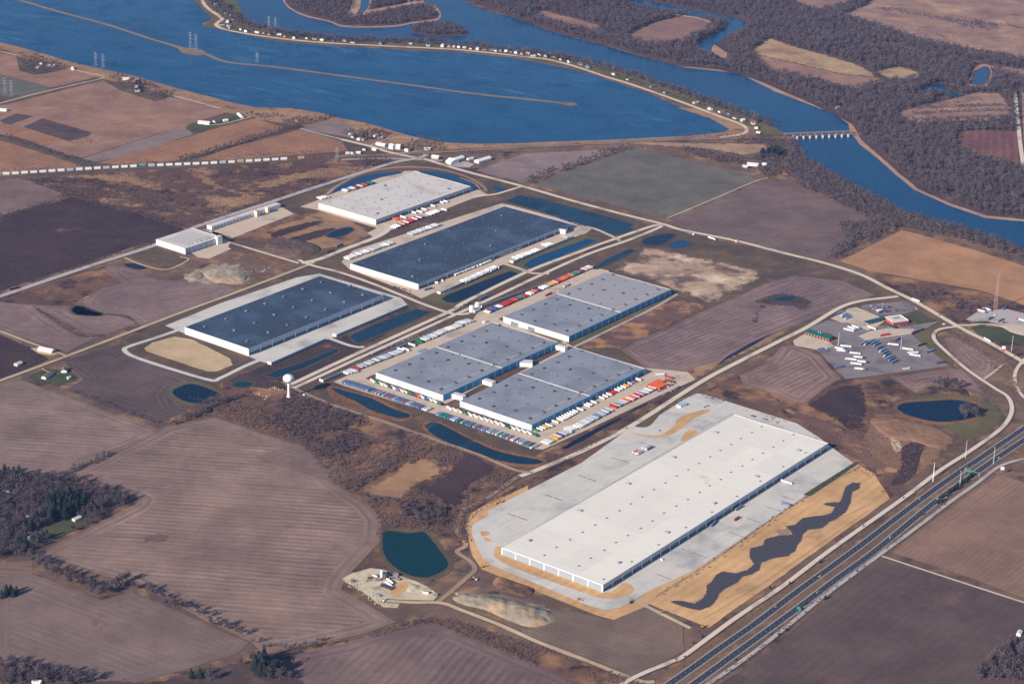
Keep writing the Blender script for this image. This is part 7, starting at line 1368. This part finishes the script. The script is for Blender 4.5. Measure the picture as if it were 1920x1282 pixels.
sh = fill('P', [(300, 795), (440, 722), (555, 740), (700, 785), (900, 862), (975, 892), (870, 965), (880, 1040), (800, 1080), (660, 1095), (660, 1050), (715, 985), (690, 945), (620, 900), (560, 830), (400, 780)], 5.5, (.8, 2.2), [('T12', [(520, 240), (440, 190), (560, 120), (640, 20), (720, -20), (860, 60), (840, 110), (700, 200), (690, 280), (600, 290)]), ('T12', [(100, 190), (200, 120), (380, 45), (480, 15), (600, 60), (550, 120), (430, 170), (330, 240), (180, 235)]), ('T12', [(205, 500), (230, 430), (280, 405), (400, 415), (500, 430), (580, 530), (625, 600), (605, 660), (500, 700), (410, 700), (310, 665), (235, 590)])], clump=-.2)
sh += fill('P', [(470, 1290), (490, 1226), (560, 1215), (690, 1189), (790, 1157), (850, 1162), (1000, 1207), (1230, 1290), (1120, 1310), (940, 1221), (807, 1168), (640, 1210)], 5, (.6, 1.6), clump=-.1)
sh += fill('P', [(1310, 742), (1490, 800), (1550, 835), (1600, 872), (1668, 935), (1750, 860), (1700, 800), (1560, 770), (1400, 740)], 7, (.5, 1.3), clump=-.05) + fill('P', [(100, 348), (233, 324), (640, 300), (700, 302), (640, 335), (500, 381), (370, 424), (290, 458), (0, 553), (0, 420), (120, 380)], 9, (.5, 1.3), [('T00', [(-90, 1260), (0, 1232), (300, 1142), (400, 1112), (450, 1122), (760, 1200), (1000, 1281), (1100, 1300), (860, 1350), (600, 1440), (0, 1640), (-90, 1650)])], clump=.0)
sh += line('T22', [(150, 1290), (420, 1095), (660, 895), (830, 760), (1110, 545), (1300, 400), (1480, 262)], 5, 8, (.5, 1.6), .3) + line('T22', [(0, 1180), (300, 960), (600, 742), (850, 545), (1240, 265)], 7, 7, (.4, 1.1), .3) + fill('T21', [(1490, 590), (1620, 640), (1800, 760), (1900, 860), (1880, 1000), (1850, 960), (1780, 830), (1640, 700)], 7, (.6, 1.6))
stuff('brush', sh, C_shrub, 'dry leafless brush on waste ground and verges')
rd = line('V6', [(-20, 550), (120, 570), (330, 630), (520, 715), (660, 770), (640, 815), (540, 815), (310, 745), (170, 680), (10, 620)], 2, 5, (.5, 1.1)) + line('V6', [(760, 870), (850, 828), (970, 872), (1160, 972), (1410, 1072), (1730, 1142), (1700, 1190), (1480, 1180), (1140, 1092), (870, 972), (762, 880)], 2, 4, (.5, 1.0)) + line('T21', [(1195, 1015), (1240, 980), (1400, 970), (1520, 962), (1630, 980), (1700, 1020), (1670, 1066), (1560, 1092), (1450, 1100), (1340, 1086), (1240, 1052), (1195, 1015)], 2.5, 4, (.5, 1))
rd += fill('V6', [(0, 600), (150, 660), (300, 730), (250, 740), (100, 690), (-20, 640)], 4, (.5, 1.1))
stuff('reeds', rd, C_reed, 'rusty reeds fringing the ponds')
# trees that can be told apart, one by one
NT_ = [0]
def tree(p, s, kinds, name, label, group, i):
    r = link(name, None, loc=(p[0], p[1], .4), rz=rs.uniform(0, 6.28), label=label, cat='tree', group=group); s *= 1.4; r.scale = (s * rs.uniform(.85, 1.15), s * rs.uniform(.85, 1.15), s)
    a = kinds[i % len(kinds)]; link('trunk', a[0], r); link('crown', a[1], r); NT_[0] += 1
def trees(points, where, ever=False, name=None, count=None):
    g = ('dark evergreens ' if ever else 'bare trees ') + where
    for i, q in enumerate(points): tree(q, q[3], ETm if ever else BTm, name or ('evergreen_tree' if ever else 'bare_tree'), ('dark green evergreen tree ' if ever else 'bare grey tree ') + (f'{ordn(i + 1)} from {count} ' if count else '') + where, g, i)
trees(line('T02', [(110, 545), (250, 620), (400, 700), (560, 790)], 4.2, 20, (.6, 1.0)), 'in the thick hedgerow below the woods', count='the left')
trees(line('T02', [(590, 780), (680, 735), (740, 700)], 4.5, 14, (.7, 1.0)), 'in the short spur of the hedgerow', count='its lower end')
trees(line('T02', [(760, 745), (880, 790), (960, 840), (1080, 890), (1200, 950), (1370, 1010)], 6.5, 14, (.55, .95), .1), 'in the loose hedgerow between the front fields', count='the spur')
low = line('T02', [(1420, 1060), (1520, 1070), (1640, 1080), (1760, 1065), (1880, 1040)], 6, 16, (.4, .8))
trees(fill('T02', [(1250, 1200), (1450, 1150), (1560, 1180), (1640, 1270), (1300, 1300), (1150, 1280)], 9, (.7, 1.1), clump=-.2), 'in the grove at the bottom edge')
trees(fill('T02', [(0, 1150), (200, 1190), (540, 1260), (500, 1300), (0, 1300)], 10, (.6, 1.0)), 'in the belt at the lower left corner')
trees(fill('T12', [(300, 270), (480, 260), (600, 330), (560, 410), (430, 400), (330, 330)], 9, (.4, .75)), 'in the grove above the teal pond')
trees(fill('T21', [(1390, 880), (1470, 860), (1600, 890), (1590, 920), (1420, 905)], 10, (.6, .95)), 'in the copse above the dark pond')
trees(fill('T21', [(1560, 1040), (1600, 1010), (1680, 1040), (1690, 1070), (1590, 1080)], 9, (.7, 1)), 'leaning over the right end of the dark pond')
trees(fill('T22', [(1640, 1260), (1760, 1130), (1860, 1050), (1930, 1060), (1930, 1290)], 9, (.7, 1.15)), 'in the wood at the lower right corner')
low += line('T01', [(370, 920), (560, 985), (760, 1060), (900, 1110)], 7, 8, (.3, .6))
low += line('T01', [(950, 1110), (1100, 1060), (1200, 1010), (1350, 950)], 3.6, 14, (.45, .75)); stuff('low_hedges', low, C_bare, 'low leafless hedges along the field edges on the left')
trees(line('T01', [(1060, 970), (1130, 985), (1230, 985)], 8, 8, (.3, .55)), 'on the near shore of the round left pond')
p = at('T01', 1245, 915); tree((p.x, p.y), .75, [(BTm[0][0], BT[0][1].mesh('crown', M_orangeleaf))], 'orange_tree', 'single orange leafed tree beside the round left pond', None, 0)
trees(fill('T02', [(250, 260), (360, 235), (480, 270), (500, 310), (420, 350), (280, 380)], 8.5, (.9, 1.3)), 'in the dark stand of the left woods', True)
trees(line('T02', [(60, 430), (140, 400), (180, 420)], 9, 14, (.8, 1.1)) + line('T02', [(110, 510), (230, 480), (290, 470)], 9, 12, (.6, .9)), 'at the lower edge of the left woods', True)
trees(line('T02', [(0, 125), (60, 115), (130, 130)], 8, 10, (.8, 1.1)) + line('T02', [(0, 800), (60, 770), (90, 800)], 9, 12, (.7, 1)), 'at the left edge of the frame', True)
trees(fill('T02', [(1400, 1190), (1480, 1150), (1550, 1190), (1560, 1240), (1450, 1260)], 8, (.9, 1.3)) + line('T02', [(1080, 1255), (1130, 1240)], 8, 6, (.7, .9)), 'in the grove at the bottom edge', True)
trees(fill('T20', [(430, 880), (500, 845), (570, 860), (540, 890), (480, 885)], 10, (.8, 1.1)), 'around the riverside farm', True)
trees(line('T22', [(1430, 270), (1500, 215), (1560, 170), (1640, 110)], 9, 8, (.35, .6)), 'on the far freeway verge below the gantry', True)
bush = [(*at('T22', x, y)[:2], .3, s_) for x, y, s_ in ((490, 748, .34), (600, 722, .3), (770, 602, .34), (885, 455, .2), (800, 808, .42), (690, 838, .3), (1350, 335, .26), (580, 985, .3), (540, 1010, .24), (110, 1020, .3), (60, 1055, .25), (1240, 240, .22), (1015, 400, .24), (980, 655, .22), (300, 1150, .24))]
trees(bush, 'squat as a bush on the freeway verges', True, 'verge_bush')
trees(line('T10', [(120, 775), (160, 790)], 8, 20, (.5, .8)) + line('T00', [(760, 470), (790, 520)], 12, 20, (.5, .8)), 'among the shore houses', True)
# the rest of the left woods as one mass, thinned
stuff('left_woods', fill('T02', [(-90, 100), (150, 115), (330, 125), (420, 130), (760, 240), (690, 290), (500, 390), (200, 530), (-90, 600)], 8.5, (.6, 1.1), [('T02', [(250, 260), (360, 235), (480, 270), (500, 310), (420, 350), (280, 380)]), ('T02', [(250, 400), (480, 350), (500, 380), (300, 470), (200, 500)])], clump=-.35) + line('T02', [(330, 110), (420, 80), (640, -10)], 5, 10, (.4, .7)), C_bare, 'leafless woods at the left edge of the front fields')
stuff('thicket', fill('T01', [(1480, 950), (1900, 990), (1960, 1281), (1800, 1300), (1640, 1180), (1480, 1100)], 6, (.35, .65), clump=-.15) + fill('T11', [(-100, 1010), (100, 1060), (280, 1130), (160, 1230), (0, 1281), (-120, 1200)], 6, (.35, .7), clump=-.25) + line('T12', [(40, 200), (180, 110), (330, 10)], 5, 14, (.4, .7)), C_bare, 'grey thicket below the water tower')
# young trees planted round the basin and the new lane
sap = MB()
for i in range(40):
    r_ = rs; t = r_.random(); a = r_.uniform(0, 6.28); q = Vector((math.cos(a) * .9 * (1 - t), math.sin(a) * .9 * (1 - t), .2 + 2.4 * t)); o = Vector((math.cos(a), math.sin(a), .2)) * .5; sd = Vector((-math.sin(a), math.cos(a), 0)) * .4; sap.add([q - sd, q + sd, q + o], [(0, 1, 2)])
sapm = sap.mesh('young_evergreen', M_everg)
def saplings(k, l, sp, wid, where):
    for i, q in enumerate(line(k, l, sp, wid, (.8, 1.3), .1)):
        o = link('young_evergreen', sapm, loc=(q[0], q[1], .5), label=f'tiny young evergreen, {ordn(i + 1)} of those planted ' + where, cat='sapling', group='young evergreens planted ' + where); o.scale = (q[3],) * 3
saplings('V2', [(0, 1145), (120, 1080), (200, 1030), (330, 945), (460, 855), (600, 745), (720, 665), (830, 600)], 7, 12, 'between the white warehouse yard and the basin'); saplings('V2', [(850, 580), (960, 510), (1070, 465)], 10, 6, 'at the far end of the basin edge')
saplings('V1', [(65, 860), (40, 790), (60, 740), (150, 670), (300, 590), (500, 470), (700, 350), (860, 270)], 7, 4, 'along the new lane beside the yard')
